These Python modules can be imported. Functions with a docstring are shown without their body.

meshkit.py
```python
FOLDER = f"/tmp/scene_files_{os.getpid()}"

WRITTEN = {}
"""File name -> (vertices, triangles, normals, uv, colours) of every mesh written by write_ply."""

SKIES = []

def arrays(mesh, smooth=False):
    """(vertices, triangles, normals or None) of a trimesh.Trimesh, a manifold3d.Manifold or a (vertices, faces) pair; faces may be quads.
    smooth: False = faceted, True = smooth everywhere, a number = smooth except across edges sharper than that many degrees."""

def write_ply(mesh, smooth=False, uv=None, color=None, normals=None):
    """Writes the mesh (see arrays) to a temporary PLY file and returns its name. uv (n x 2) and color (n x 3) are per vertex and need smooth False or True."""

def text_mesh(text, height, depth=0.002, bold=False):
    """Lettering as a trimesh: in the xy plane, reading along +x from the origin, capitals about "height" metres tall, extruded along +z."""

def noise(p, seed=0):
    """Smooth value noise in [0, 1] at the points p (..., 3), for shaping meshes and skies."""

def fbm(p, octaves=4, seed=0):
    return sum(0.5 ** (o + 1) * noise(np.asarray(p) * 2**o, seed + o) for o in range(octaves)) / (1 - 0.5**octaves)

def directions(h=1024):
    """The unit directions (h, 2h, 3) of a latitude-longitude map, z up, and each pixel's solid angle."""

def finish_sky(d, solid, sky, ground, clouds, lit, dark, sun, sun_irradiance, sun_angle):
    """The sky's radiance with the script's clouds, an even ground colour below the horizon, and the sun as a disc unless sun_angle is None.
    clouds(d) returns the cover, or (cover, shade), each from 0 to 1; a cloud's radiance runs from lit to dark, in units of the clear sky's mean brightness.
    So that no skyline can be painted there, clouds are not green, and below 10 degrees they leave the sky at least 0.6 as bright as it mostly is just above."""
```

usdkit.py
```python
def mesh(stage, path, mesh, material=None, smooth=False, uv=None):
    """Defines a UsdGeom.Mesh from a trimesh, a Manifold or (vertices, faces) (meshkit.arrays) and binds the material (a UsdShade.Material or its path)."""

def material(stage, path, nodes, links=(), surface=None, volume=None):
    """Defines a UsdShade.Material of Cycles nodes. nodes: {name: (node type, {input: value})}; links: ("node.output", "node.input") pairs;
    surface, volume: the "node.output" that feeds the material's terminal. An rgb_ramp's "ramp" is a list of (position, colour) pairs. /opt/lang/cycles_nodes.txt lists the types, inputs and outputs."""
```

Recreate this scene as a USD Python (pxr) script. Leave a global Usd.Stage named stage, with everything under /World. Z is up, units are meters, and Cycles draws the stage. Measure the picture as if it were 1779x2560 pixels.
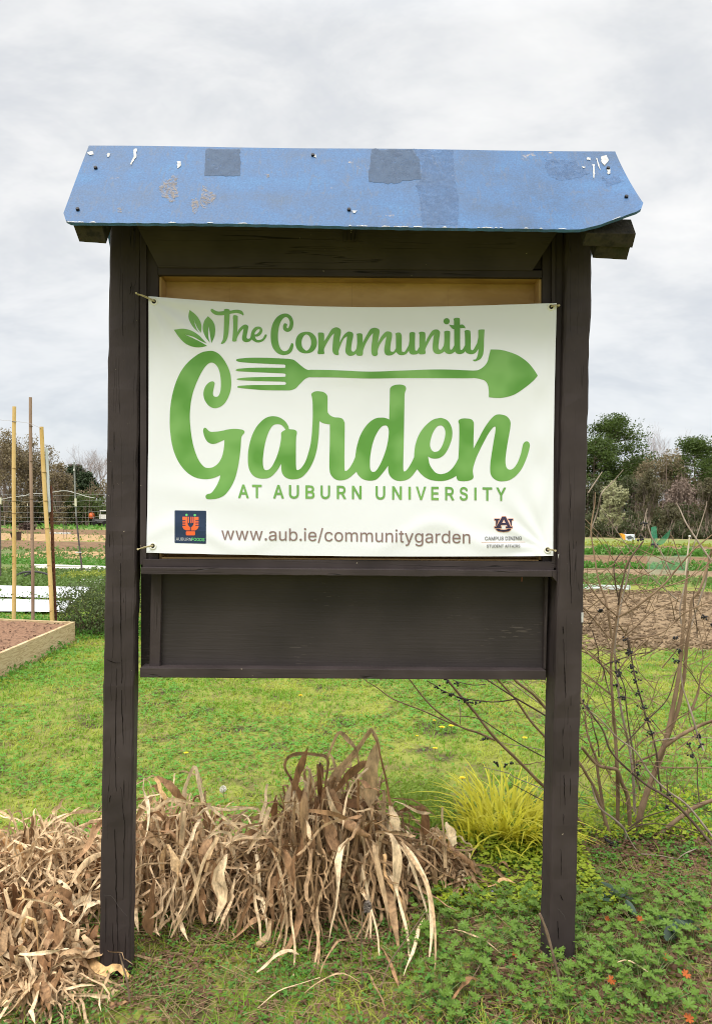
import math, random, re
import numpy as np, trimesh, shapely, usdkit, meshkit
from shapely import affinity
from shapely.geometry import Polygon, Point, box as sbox
from shapely.ops import unary_union
from pxr import Usd, UsdGeom, UsdLux, UsdShade, Sdf, Gf

stage = Usd.Stage.CreateInMemory()
UsdGeom.SetStageUpAxis(stage, 'Z'); UsdGeom.SetStageMetersPerUnit(stage, 1.0)
stage.SetDefaultPrim(UsdGeom.Xform.Define(stage, '/World').GetPrim())
UsdGeom.Scope.Define(stage, '/World/Looks')

# ---------------------------------------------------------------- camera
F_PX, CX, CY = 1849.0, 889.5, 1280.0            # focal length and centre in photograph pixels
CAM = np.array([0.0, -2.76, 1.80]); PITCH, ROLL = math.radians(0.5), math.radians(1.0)
FWD = np.array([0, math.cos(PITCH), -math.sin(PITCH)])
_r0, _u0 = np.array([1.0, 0, 0]), np.array([0, math.sin(PITCH), math.cos(PITCH)])
RGT = math.cos(ROLL) * _r0 + math.sin(ROLL) * _u0
UPV = -math.sin(ROLL) * _r0 + math.cos(ROLL) * _u0
cam = UsdGeom.Camera.Define(stage, '/World/camera')
m = Gf.Matrix4d(*RGT, 0, *UPV, 0, *(-FWD), 0, *CAM, 1)
cam.AddTransformOp().Set(m)
cam.CreateHorizontalApertureAttr(36.0); cam.CreateVerticalApertureAttr(36.0 * 1024 / 711)
cam.CreateFocalLengthAttr(36.0 * F_PX / 1779.0)
cam.CreateClippingRangeAttr(Gf.Vec2f(0.05, 3000)); cam.CreateProjectionAttr('perspective')
cam.CreateExposureAttr(1.30)

# ---------------------------------------------------------------- sky and sun (overcast)
SUN_EL, SUN_AZ = math.radians(62), math.radians(205)   # azimuth = atan2(x, y): behind the camera, a little left
sun_to = np.array([math.sin(SUN_AZ) * math.cos(SUN_EL), math.cos(SUN_AZ) * math.cos(SUN_EL), math.sin(SUN_EL)])
dome = UsdLux.DomeLight.Define(stage, '/World/sky')
dome.CreateIntensityAttr(1.0)
sky_mat = usdkit.material(stage, '/World/Looks/sky_overcast', {
    'sky': ('sky_texture', {'sky_type': 'single_scattering', 'sun_disc': False, 'sun_elevation': SUN_EL, 'sun_rotation': SUN_AZ}),
    'tc': ('texture_coordinate', {}),
    'sep': ('separate_xyz', {}),
    'zc': ('math', {'math_type': 'maximum', 'value2': 0.0}),
    'za': ('math', {'math_type': 'add', 'value2': 0.42}),
    'dx': ('math', {'math_type': 'divide'}), 'dy': ('math', {'math_type': 'divide'}),
    'cv': ('combine_xyz', {}),
    'map': ('mapping', {'mapping_type': 'point', 'scale': (1.5, 2.3, 1.0), 'rotation': (0, 0, 0.5), 'location': (0.4, 0.3, 0)}),
    'n1': ('noise_texture', {'scale': 2.3, 'detail': 8.0, 'roughness': 0.6, 'distortion': 0.25}),
    'n2': ('noise_texture', {'scale': 0.8, 'detail': 3.0, 'roughness': 0.5}),
    'nm': ('mix_float', {'fac': 0.35}),
    'ramp': ('rgb_ramp', {'ramp': [(0.30, (3.45, 3.58, 3.78)), (0.42, (4.05, 4.12, 4.19)), (0.51, (4.70, 4.71, 4.68)), (0.62, (5.25, 5.2, 5.08)), (0.8, (5.45, 5.38, 5.22))]}),
    'hz': ('map_range', {'from_min': 0.0, 'from_max': 0.30, 'to_min': 0.0, 'to_max': 1.0, 'clamp': True}),
    'hm': ('mix_color', {'use_clamp': False, 'a': (2.9, 3.3, 3.85), 'use_clamp_result': False}),
    'hb': ('math', {'math_type': 'multiply_add', 'value2': 0.45, 'value3': 0.55}),
    'zf': ('map_range', {'from_min': 0.54, 'from_max': 1.0, 'to_min': 1.0, 'to_max': 3.1, 'clamp': True}),
    'zm': ('mix_color', {'blend_type': 'multiply', 'fac': 1.0, 'use_clamp': False, 'use_clamp_result': False}),
    'mix': ('mix_color', {'fac': 0.93, 'use_clamp_result': False}),
    'bg': ('background_shader', {'strength': 0.08}),
}, [('tc.generated', 'sep.vector'), ('sep.z', 'zc.value1'), ('zc.value', 'za.value1'), ('sep.x', 'dx.value1'), ('za.value', 'dx.value2'), ('sep.y', 'dy.value1'), ('za.value', 'dy.value2'),
    ('dx.value', 'cv.x'), ('dy.value', 'cv.y'), ('cv.vector', 'map.vector'), ('map.vector', 'n1.vector'), ('map.vector', 'n2.vector'),
    ('n1.fac', 'nm.a'), ('n2.fac', 'nm.b'), ('nm.result', 'ramp.fac'),
    ('sep.z', 'hz.value'), ('hz.result', 'hb.value1'), ('hb.value', 'hm.fac'), ('ramp.color', 'hm.b'),
    ('sky.color', 'mix.a'), ('sep.z', 'zf.value'), ('hm.result', 'zm.a'), ('zf.result', 'zm.b'), ('zm.result', 'mix.b'), ('mix.result', 'bg.color')], surface='bg.background')
UsdShade.MaterialBindingAPI.Apply(dome.GetPrim()).Bind(sky_mat)
dome.GetPrim().SetCustomDataByKey('kind', 'structure')
sun = UsdLux.DistantLight.Define(stage, '/World/sun')
sun.CreateIntensityAttr(0.4); sun.CreateAngleAttr(30.0); sun.CreateNormalizeAttr(True); sun.CreateColorAttr(Gf.Vec3f(1.0, 0.98, 0.95))
zc = sun_to; xc = np.cross([0, 0, 1.0], zc); xc /= np.linalg.norm(xc); yc = np.cross(zc, xc)
sun.AddTransformOp().Set(Gf.Matrix4d(*xc, 0, *yc, 0, *zc, 0, 0, 0, 30, 1))

# ---------------------------------------------------------------- helpers
def ray(sx, sy):
    return FWD + RGT * ((sx - CX) / F_PX) - UPV * ((sy - CY) / F_PX)
def P(sx, sy, y=0.0):
    """the point on the plane at depth y that photograph pixel (sx, sy) shows"""
    d = ray(sx, sy)
    return CAM + d * ((y - CAM[1]) / d[1])
def PV(S, y):
    S = np.asarray(S, float); y = np.broadcast_to(np.asarray(y, float), S.shape[:1])
    d = FWD[None] + RGT[None] * ((S[:, :1] - CX) / F_PX) - UPV[None] * ((S[:, 1:2] - CY) / F_PX)
    return CAM[None] + d * ((y - CAM[1]) / d[:, 1])[:, None]
def sst(x, a, b):
    t = np.clip((np.asarray(x, float) - a) / (b - a), 0, 1); return t * t * (3 - 2 * t)
def gz(x, y):
    """height of the ground"""
    x = np.asarray(x, float); y = np.asarray(y, float)
    near = 0.10 * sst(x, -0.9, 0.9) * (1 - sst(y, 3.0, 8.0))
    bump = 0.05 * (meshkit.noise(np.stack([x * 0.7, y * 0.7, 0 * x], -1), 3) - 0.5) * (1 - sst(y, 20, 40))
    far = -0.0204 * np.clip(y - 11.5, 0, 135)
    return near + bump + far
def G(sx, sy):
    """the point of the ground that the pixel shows"""
    d = ray(sx, sy); t = 1.0
    for _ in range(400):
        p = CAM + d * t
        h = p[2] - float(gz(p[0], p[1]))
        if h < 0.003: break
        t += max(0.004, h / max(0.03, -d[2]) * 0.6)
        if t > 500: break
    return CAM + d * t

USED = {}
def numbered(path):
    n = USED.get(path, 0); USED[path] = n + 1
    return path if n == 0 else '%s_%03d' % (path, n)
def where(name, parent=None):
    return numbered((str(parent.GetPath()) if parent is not None else '/World') + '/' + name)
def tag(prim, label=None, cat=None, group=None, kind=None):
    prim = prim.GetPrim() if hasattr(prim, 'GetPrim') else prim
    for k, v in (('label', label), ('category', cat), ('group', group), ('kind', kind)):
        if v: prim.SetCustomDataByKey(k, v)
    return prim
def thing(name, label, cat, loc=(0, 0, 0), rotz=0.0, group=None):
    x = UsdGeom.Xform.Define(stage, where(name))
    x.AddTranslateOp().Set(Gf.Vec3d(*map(float, loc)))
    if rotz: x.AddRotateZOp().Set(math.degrees(rotz))
    return tag(x, label, cat, group)
def obj(name, mesh, mat, parent=None, smooth=False, **kw):
    prim = usdkit.mesh(stage, where(name, parent), mesh, mat, smooth=smooth).GetPrim()
    return tag(prim, **kw) if kw else prim
def dup(root, loc, rotz=0.0, label=None, group=None, scale=1.0):
    was = root.GetCustomData()
    x = UsdGeom.Xform.Define(stage, where(re.sub(r'_[0-9]{3}$', '', root.GetName())))
    x.AddTranslateOp().Set(Gf.Vec3d(*map(float, loc))); x.AddRotateZOp().Set(math.degrees(rotz))
    if scale != 1.0: x.AddScaleOp().Set(Gf.Vec3f(scale, scale, scale))
    p = x.GetPrim(); p.GetReferences().AddInternalReference(root.GetPath()); p.SetInstanceable(True)
    return tag(p, label or was.get('label'), was.get('category'), group or was.get('group'))

def cat(meshes):
    V, F, n = [], [], 0
    for me in meshes:
        v, f = (me.vertices, me.faces) if hasattr(me, 'vertices') else me
        v = np.asarray(v, float); f = np.asarray(f, int)
        if f.shape[1] == 4: f = np.vstack([f[:, [0, 1, 2]], f[:, [0, 2, 3]]])
        V.append(v); F.append(f + n); n += len(v)
    return np.vstack(V), np.vstack(F)
def boxm(x0, x1, y0, y1, z0, z1):
    b = trimesh.creation.box((x1 - x0, y1 - y0, z1 - z0)); b.apply_translation(((x0 + x1) / 2, (y0 + y1) / 2, (z0 + z1) / 2)); return b
def prism(front, back):
    """a solid between two polygons with the same number of points, front given anticlockwise as the viewer sees it"""
    n = len(front); V = np.vstack([front, back]); F = []
    for i in range(1, n - 1): F += [(0, i, i + 1), (n, n + i + 1, n + i)]
    for i in range(n):
        j = (i + 1) % n; F += [(i, n + i, n + j), (i, n + j, j)]
    me = trimesh.Trimesh(V, F, process=False); me.fix_normals(); return me
def slab(S4, y0, depth, jitter=0.0):
    """a board whose front face fills the four pixels at depth y0 and that goes straight back"""
    f = np.array([P(a, b, y0) for a, b in S4]); return prism(f, f + np.array([0, depth, 0]))
def rect(x0, y0, x1, y1, yf, depth, slope=0.0075):
    """board with pixel corners, following the slight slope of everything level in the photograph"""
    c = (x0 + x1) / 2
    return slab([(x0, y1 + slope * (x0 - c)), (x1, y1 + slope * (x1 - c)), (x1, y0 + slope * (x1 - c)), (x0, y0 + slope * (x0 - c))], yf, depth)
def tube(points, radii, sides=6, cap=True):
    p = np.asarray(points, float); n = len(p); r = np.broadcast_to(np.asarray(radii, float), (n,))
    t = np.gradient(p, axis=0); t /= np.maximum(np.linalg.norm(t, axis=1, keepdims=True), 1e-9)
    ref = np.array([0, 1.0, 0]) if abs(t[:, 1]).mean() < 0.8 else np.array([1.0, 0, 0])
    a = np.cross(t, ref); a /= np.maximum(np.linalg.norm(a, axis=1, keepdims=True), 1e-9); b = np.cross(t, a)
    an = np.arange(sides) * 2 * np.pi / sides
    V = p[:, None] + r[:, None, None] * (np.cos(an)[None, :, None] * a[:, None] + np.sin(an)[None, :, None] * b[:, None])
    V = V.reshape(-1, 3); F = []
    for i in range(n - 1):
        for k in range(sides):
            k2 = (k + 1) % sides; F += [(i * sides + k, i * sides + k2, (i + 1) * sides + k2), (i * sides + k, (i + 1) * sides + k2, (i + 1) * sides + k)]
    if cap:
        V = np.vstack([V, p[0], p[-1]]); c0, c1 = len(V) - 2, len(V) - 1
        for k in range(sides):
            k2 = (k + 1) % sides; F += [(c0, k2, k), (c1, (n - 1) * sides + k, (n - 1) * sides + k2)]
    return V, np.array(F)
def spline(pts, n=8, closed=False):
    """Catmull-Rom through points (any dimension)"""
    p = np.asarray(pts, float); N = len(p)
    if N < 3 and not closed: return np.linspace(p[0], p[-1], n + 1)
    q = np.vstack([p[-1], p, p[0], p[1]]) if closed else np.vstack([2 * p[0] - p[1], p, 2 * p[-1] - p[-2]])
    out = []
    for i in range(N if closed else N - 1):
        a, b, c, d = q[i:i + 4]; t = (np.arange(n) / n)[:, None]
        out.append(0.5 * (2 * b + (c - a) * t + (2 * a - 5 * b + 4 * c - d) * t * t + (3 * b - a - 3 * c + d) * t ** 3))
    if not closed: out.append(p[-1:])
    return np.vstack(out)
def segs_mesh(p0, p1, r0, r1, sides=4):
    """many tapered sticks at once"""
    p0, p1 = np.asarray(p0, float), np.asarray(p1, float); n = len(p0)
    t = p1 - p0; t /= np.maximum(np.linalg.norm(t, axis=1, keepdims=True), 1e-9)
    ref = np.where(np.abs(t[:, 2:3]) > 0.9, np.array([[1.0, 0, 0]]), np.array([[0, 0, 1.0]]))
    a = np.cross(t, ref); a /= np.linalg.norm(a, axis=1, keepdims=True); b = np.cross(t, a)
    an = np.arange(sides) * 2 * np.pi / sides
    ring = np.cos(an)[None, :, None] * a[:, None] + np.sin(an)[None, :, None] * b[:, None]
    V = np.concatenate([p0[:, None] + ring * np.asarray(r0)[:, None, None], p1[:, None] + ring * np.asarray(r1)[:, None, None]], 1).reshape(-1, 3)
    base = (np.arange(n) * 2 * sides)[:, None]; F = []
    for k in range(sides):
        k2 = (k + 1) % sides
        F += [np.hstack([base + k, base + k2, base + sides + k2]), np.hstack([base + k, base + sides + k2, base + sides + k])]
    return V, np.vstack(F)
def ribbons(C, side, W, fold=0.0, nrm=None):
    """C (N,K,3) centre lines, side (N,K,3) unit side vectors, W (N,K) half widths; three points across"""
    N, K = W.shape
    if nrm is None:
        t = np.gradient(C, axis=1); nrm = np.cross(t, side); nrm /= np.maximum(np.linalg.norm(nrm, axis=2, keepdims=True), 1e-9)
    f = np.broadcast_to(np.asarray(fold, float), (N, K)) if np.ndim(fold) else np.full((N, K), fold)
    mid = C + nrm * (f * W)[..., None]
    V = np.stack([C - side * W[..., None], mid, C + side * W[..., None]], 2)     # N,K,3,3
    idx = np.arange(N * K * 3).reshape(N, K, 3)
    F = []
    for c in (0, 1):
        a, b, d, e = idx[:, :-1, c], idx[:, :-1, c + 1], idx[:, 1:, c + 1], idx[:, 1:, c]
        F += [np.stack([a, b, d], -1).reshape(N, -1, 3), np.stack([a, d, e], -1).reshape(N, -1, 3)]
    F = np.concatenate(F, 1)
    return V, F      # per ribbon: V[i] (K,3,3), F[i] indexes into the whole
def merge_ribbons(V, F): return V.reshape(-1, 3), F.reshape(-1, 3)
def one_ribbon(V, F, i):
    K = V.shape[1]; return V[i].reshape(-1, 3), F[i] - i * K * 3
def quads(C, U, W):
    """N flat diamonds: centre, long half vector, short half vector"""
    N = len(C); V = np.stack([C - U, C + W * 1.0, C + U, C - W], 1).reshape(-1, 3)
    i = (np.arange(N) * 4)[:, None]
    return V, np.vstack([i + np.array([[0, 1, 2]]), i + np.array([[0, 2, 3]])])
def rand_dirs(rng, n):
    v = rng.normal(size=(n, 3)); return v / np.linalg.norm(v, axis=1, keepdims=True)
def leaf_cloud(rng, C, size, flat=0.0):
    """leaf sized diamonds at points C"""
    n = len(C); u = rand_dirs(rng, n); u[:, 2] *= (1 - flat); u /= np.linalg.norm(u, axis=1, keepdims=True)
    w = np.cross(u, rand_dirs(rng, n) * [1, 1, 1] + [0, 0, 2.5 * flat]); w /= np.maximum(np.linalg.norm(w, axis=1, keepdims=True), 1e-6)
    s = size * rng.uniform(0.6, 1.4, n)[:, None]
    return quads(C, u * s, w * s * rng.uniform(0.35, 0.7, n)[:, None])
# ---------------------------------------------------------------- materials
LK = '/World/Looks/'
def M(name, nodes, links, surface='p.BSDF'): return usdkit.material(stage, LK + name, nodes, links, surface=surface)
def noisy(name, c1, c2, scale=8.0, rough=0.8, stretch=(1, 1, 1), bump=0.0, bscale=60.0, detail=5.0, spec=0.3, c3=None, island=None, lo=0.35, hi=0.65, bdist=0.01):
    """two or three colours mixed by noise in place, with fine relief"""
    ramp = [(lo, c1), (hi, c2)] if c3 is None else [(lo, c1), ((lo + hi) / 2, c2), (hi, c3)]
    nodes = {'g': ('geometry', {}), 'mp': ('mapping', {'mapping_type': 'point', 'scale': stretch}), 'n': ('noise_texture', {'scale': scale, 'detail': detail, 'roughness': 0.6}),
             'r': ('rgb_ramp', {'ramp': ramp}), 'p': ('principled_bsdf', {'roughness': rough, 'specular_ior_level': spec})}
    links = [('g.position', 'mp.vector'), ('mp.vector', 'n.vector'), ('n.fac', 'r.fac')]
    last = 'r.color'
    if island:
        nodes['h'] = ('hsv', {'saturation': 1.0}); nodes['ir'] = ('map_range', {'from_min': 0.0, 'from_max': 1.0, 'to_min': island[0], 'to_max': island[1]})
        links += [('g.random_per_island', 'ir.value'), ('ir.result', 'h.value'), (last, 'h.color')]; last = 'h.color'
    links.append((last, 'p.base_color'))
    if bump:
        nodes['bn'] = ('noise_texture', {'scale': bscale, 'detail': 4.0, 'roughness': 0.65}); nodes['b'] = ('bump', {'strength': bump, 'distance': bdist})
        links += [('mp.vector', 'bn.vector'), ('bn.fac', 'b.height'), ('b.normal', 'p.normal')]
    return M(name, nodes, links)
def leafy(name, ramp, trans=0.35, rough=0.55, place=0.0, pscale=1.2, ramp2=None, spec=0.3, pfac=(0.42, 0.6)):
    """leaves: colour by random per leaf, over patches by place, with light coming through"""
    nodes = {'g': ('geometry', {}), 'r': ('rgb_ramp', {'ramp': ramp}), 'd': ('principled_bsdf', {'roughness': rough, 'specular_ior_level': spec}), 't': ('translucent_bsdf', {}), 'mx': ('mix_closure', {'fac': trans})}
    links = [('g.random_per_island', 'r.fac')]; col = 'r.color'
    if ramp2 is not None:
        nodes |= {'n': ('noise_texture', {'scale': pscale, 'detail': 3.0}), 'r2': ('rgb_ramp', {'ramp': ramp2}), 'mm': ('map_range', {'from_min': pfac[0], 'from_max': pfac[1], 'to_min': 0.0, 'to_max': 1.0, 'clamp': True}), 'm2': ('mix_color', {})}
        links += [('g.position', 'n.vector'), ('n.fac', 'mm.value'), ('mm.result', 'm2.fac'), ('g.random_per_island', 'r2.fac'), ('r.color', 'm2.a'), ('r2.color', 'm2.b')]; col = 'm2.result'
    links += [(col, 'd.base_color'), (col, 't.color'), ('d.BSDF', 'mx.closure1'), ('t.BSDF', 'mx.closure2')]
    return M(name, nodes, links, 'mx.closure')
def plain(name, c, rough=0.6, metal=0.0, spec=0.4): return M(name, {'p': ('principled_bsdf', {'base_color': c, 'roughness': rough, 'metallic': metal, 'specular_ior_level': spec})}, [])

def painted_wood(name, vertical=True, dark=1.0):
    """dark brown paint over weathered wood: grain, long cracks, lost paint"""
    st = (1, 1, 0.05) if vertical else (0.05, 1, 1)
    ck = (1, 1, 0.022) if vertical else (0.022, 1, 1)
    c = lambda r, g, b: (r * dark, g * dark, b * dark)
    nodes = {'g': ('geometry', {}), 'm1': ('mapping', {'mapping_type': 'point', 'scale': st}), 'm2': ('mapping', {'mapping_type': 'point', 'scale': ck}),
        'n1': ('noise_texture', {'scale': 90.0, 'detail': 5.0, 'roughness': 0.6}), 'n2': ('noise_texture', {'scale': 5.0, 'detail': 4.0}),
        'n3': ('noise_texture', {'scale': 24.0, 'detail': 3.0, 'roughness': 0.5, 'distortion': 0.12}), 'n4': ('noise_texture', {'scale': 70.0, 'detail': 3.0}), 'n5': ('noise_texture', {'scale': 6.0, 'detail': 1.0}),
        'r1': ('rgb_ramp', {'ramp': [(0.3, c(0.028, 0.021, 0.020)), (0.5, c(0.039, 0.029, 0.028)), (0.72, c(0.052, 0.040, 0.039))]}),
        'ab': ('math', {'math_type': 'subtract', 'value2': 0.5}), 'ac': ('math', {'math_type': 'absolute'}),
        'cr': ('map_range', {'from_min': 0.0015, 'from_max': 0.0055, 'to_min': 0.0, 'to_max': 1.0, 'clamp': True}),
        'gate': ('map_range', {'from_min': 0.44, 'from_max': 0.52, 'to_min': 0.0, 'to_max': 1.0, 'clamp': True}),
        'cm': ('math', {'math_type': 'maximum'}),
        'mc': ('mix_color', {'a': c(0.010, 0.007, 0.0065)}),
        'ch': ('map_range', {'from_min': 0.755, 'from_max': 0.775, 'to_min': 0.0, 'to_max': 1.0, 'clamp': True}),
        'mh': ('mix_color', {'b': (0.36, 0.30, 0.22)}),
        'hs': ('math', {'math_type': 'multiply_add', 'value2': 0.25}),
        'bv': ('bevel', {'radius': 0.004, 'samples': 6}),
        'b': ('bump', {'strength': 0.55, 'distance': 0.006}), 'p': ('principled_bsdf', {'roughness': 0.62, 'specular_ior_level': 0.22})}
    links = [('g.position', 'm1.vector'), ('g.position', 'm2.vector'), ('m1.vector', 'n1.vector'), ('g.position', 'n2.vector'), ('m2.vector', 'n3.vector'), ('g.position', 'n4.vector'), ('g.position', 'n5.vector'),
        ('n2.fac', 'r1.fac'), ('n3.fac', 'ab.value1'), ('ab.value', 'ac.value1'), ('ac.value', 'cr.value'), ('n5.fac', 'gate.value'), ('cr.result', 'cm.value1'), ('gate.result', 'cm.value2'),
        ('cm.value', 'mc.fac'), ('r1.color', 'mc.b'), ('n4.fac', 'ch.value'), ('ch.result', 'mh.fac'), ('mc.result', 'mh.a'), ('mh.result', 'p.base_color'),
        ('n1.fac', 'hs.value1'), ('cm.value', 'hs.value3'), ('hs.value', 'b.height'), ('bv.bevel', 'b.normal'), ('b.normal', 'p.normal')]
    return M(name, nodes, links)
PAINT_V = painted_wood('brown_paint_upright_grain', True)
PAINT_H = painted_wood('brown_paint_level_grain', False)
def panel_paint():
    nodes = {'g': ('geometry', {}), 'm1': ('mapping', {'mapping_type': 'point', 'scale': (0.035, 1, 1)}), 'n1': ('noise_texture', {'scale': 110.0, 'detail': 5.0, 'roughness': 0.6}), 'n2': ('noise_texture', {'scale': 3.0, 'detail': 3.0}),
        'r1': ('rgb_ramp', {'ramp': [(0.3, (0.027, 0.022, 0.021)), (0.7, (0.046, 0.037, 0.0355))]}),
        'm3': ('mapping', {'mapping_type': 'point', 'scale': (0.09, 1, 1)}), 'n3': ('noise_texture', {'scale': 190.0, 'detail': 2.0}), 'n4': ('noise_texture', {'scale': 4.0, 'detail': 2.0}),
        'mu': ('math', {'math_type': 'multiply'}), 'ch': ('map_range', {'from_min': 0.400, 'from_max': 0.425, 'to_min': 0.0, 'to_max': 0.22, 'clamp': True}), 'mh': ('mix_color', {'b': (0.20, 0.165, 0.14)}),
        'b': ('bump', {'strength': 0.4, 'distance': 0.003}), 'p': ('principled_bsdf', {'roughness': 0.6, 'specular_ior_level': 0.22})}
    links = [('g.position', 'm1.vector'), ('m1.vector', 'n1.vector'), ('g.position', 'n2.vector'), ('n2.fac', 'r1.fac'), ('g.position', 'm3.vector'), ('m3.vector', 'n3.vector'), ('g.position', 'n4.vector'),
        ('n3.fac', 'mu.value1'), ('n4.fac', 'mu.value2'), ('mu.value', 'ch.value'), ('ch.result', 'mh.fac'), ('r1.color', 'mh.a'), ('mh.result', 'p.base_color'), ('n1.fac', 'b.height'), ('b.normal', 'p.normal')]
    return M('brown_paint_plywood', nodes, links)
PAINT_P = panel_paint()
TAN = noisy('bare_tan_plywood', (0.450, 0.275, 0.111), (0.575, 0.374, 0.170), 6, 0.85, (0.4, 1, 1), 0.15, 80, c3=(0.500, 0.308, 0.128))
def roof_paint():
    nodes = {'g': ('geometry', {}), 'n1': ('noise_texture', {'scale': 5.0, 'detail': 8.0, 'roughness': 0.68}), 'm2': ('mapping', {'mapping_type': 'point', 'scale': (1.0, 0.16, 0.16)}), 'n2': ('noise_texture', {'scale': 26.0, 'detail': 5.0, 'roughness': 0.6, 'distortion': 0.4}),
        'n3': ('noise_texture', {'scale': 160.0, 'detail': 3.0}), 'n4': ('noise_texture', {'scale': 13.0, 'detail': 5.0, 'roughness': 0.62}),
        'r1': ('rgb_ramp', {'ramp': [(0.28, (0.024, 0.058, 0.112)), (0.42, (0.030, 0.082, 0.180)), (0.55, (0.037, 0.106, 0.235)), (0.72, (0.060, 0.150, 0.295))]}),
        'ab': ('math', {'math_type': 'subtract', 'value2': 0.5}), 'ac': ('math', {'math_type': 'absolute'}), 'cr': ('map_range', {'from_min': 0.0, 'from_max': 0.025, 'to_min': 0.75, 'to_max': 0.0, 'clamp': True}),
        'gt': ('map_range', {'from_min': 0.46, 'from_max': 0.56, 'to_min': 0.0, 'to_max': 1.0, 'clamp': True}), 'mu': ('math', {'math_type': 'multiply'}), 'mc': ('mix_color', {'b': (0.075, 0.10, 0.15)}),
        'st': ('map_range', {'from_min': 0.69, 'from_max': 0.74, 'to_min': 0.0, 'to_max': 0.85, 'clamp': True}), 'ms': ('mix_color', {'b': (0.40, 0.30, 0.20)}),
        'sp': ('hsv', {}), 'spr': ('map_range', {'from_min': 0.3, 'from_max': 0.7, 'to_min': 0.80, 'to_max': 1.18}), 'b': ('bump', {'strength': 0.35, 'distance': 0.002}), 'rr': ('map_range', {'from_min': 0.3, 'from_max': 0.7, 'to_min': 0.42, 'to_max': 0.68}), 'p': ('principled_bsdf', {'specular_ior_level': 0.4})}
    links = [('g.position', 'n1.vector'), ('g.position', 'm2.vector'), ('m2.vector', 'n2.vector'), ('g.position', 'n3.vector'), ('g.position', 'n4.vector'), ('n1.fac', 'r1.fac'), ('n2.fac', 'ab.value1'), ('ab.value', 'ac.value1'), ('ac.value', 'cr.value'),
        ('n4.fac', 'gt.value'), ('cr.result', 'mu.value1'), ('gt.result', 'mu.value2'), ('mu.value', 'mc.fac'), ('r1.color', 'sp.color'), ('n3.fac', 'spr.value'), ('spr.result', 'sp.value'), ('sp.color', 'mc.a'), ('n4.fac', 'st.value'), ('st.result', 'ms.fac'), ('mc.result', 'ms.a'), ('ms.result', 'p.base_color'),
        ('n3.fac', 'b.height'), ('b.normal', 'p.normal'), ('n1.fac', 'rr.value'), ('rr.result', 'p.roughness')]
    return M('worn_blue_roof_paint', nodes, links)
ROOF = roof_paint()
ROOF_EDGE = noisy('blue_board_edge', (0.08, 0.13, 0.25), (0.5, 0.5, 0.48), 30, 0.8, lo=0.5, hi=0.62)
def worn(name, c1, c2, lo, hi, amax, scale):
    """a worn layer: colour broken up by fine noise, so that what lies below shows through it"""
    return M(name, {'g': ('geometry', {}), 'n': ('noise_texture', {'scale': 30.0, 'detail': 4.0}), 'r': ('rgb_ramp', {'ramp': [(.35, c1), (.65, c2)]}), 'n2': ('noise_texture', {'scale': scale, 'detail': 5.0, 'roughness': .7}),
        'a': ('map_range', {'from_min': lo, 'from_max': hi, 'to_min': 0.0, 'to_max': amax, 'clamp': True}), 'p': ('principled_bsdf', {'roughness': .65, 'specular_ior_level': .3}), 't': ('transparent_bsdf', {'color': (1.0, 1.0, 1.0)}), 'm': ('mix_closure', {})},
        [('g.position', 'n.vector'), ('n.fac', 'r.fac'), ('r.color', 'p.base_color'), ('g.position', 'n2.vector'), ('n2.fac', 'a.value'), ('a.result', 'm.fac'), ('t.BSDF', 'm.closure1'), ('p.BSDF', 'm.closure2')], 'm.closure')
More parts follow.
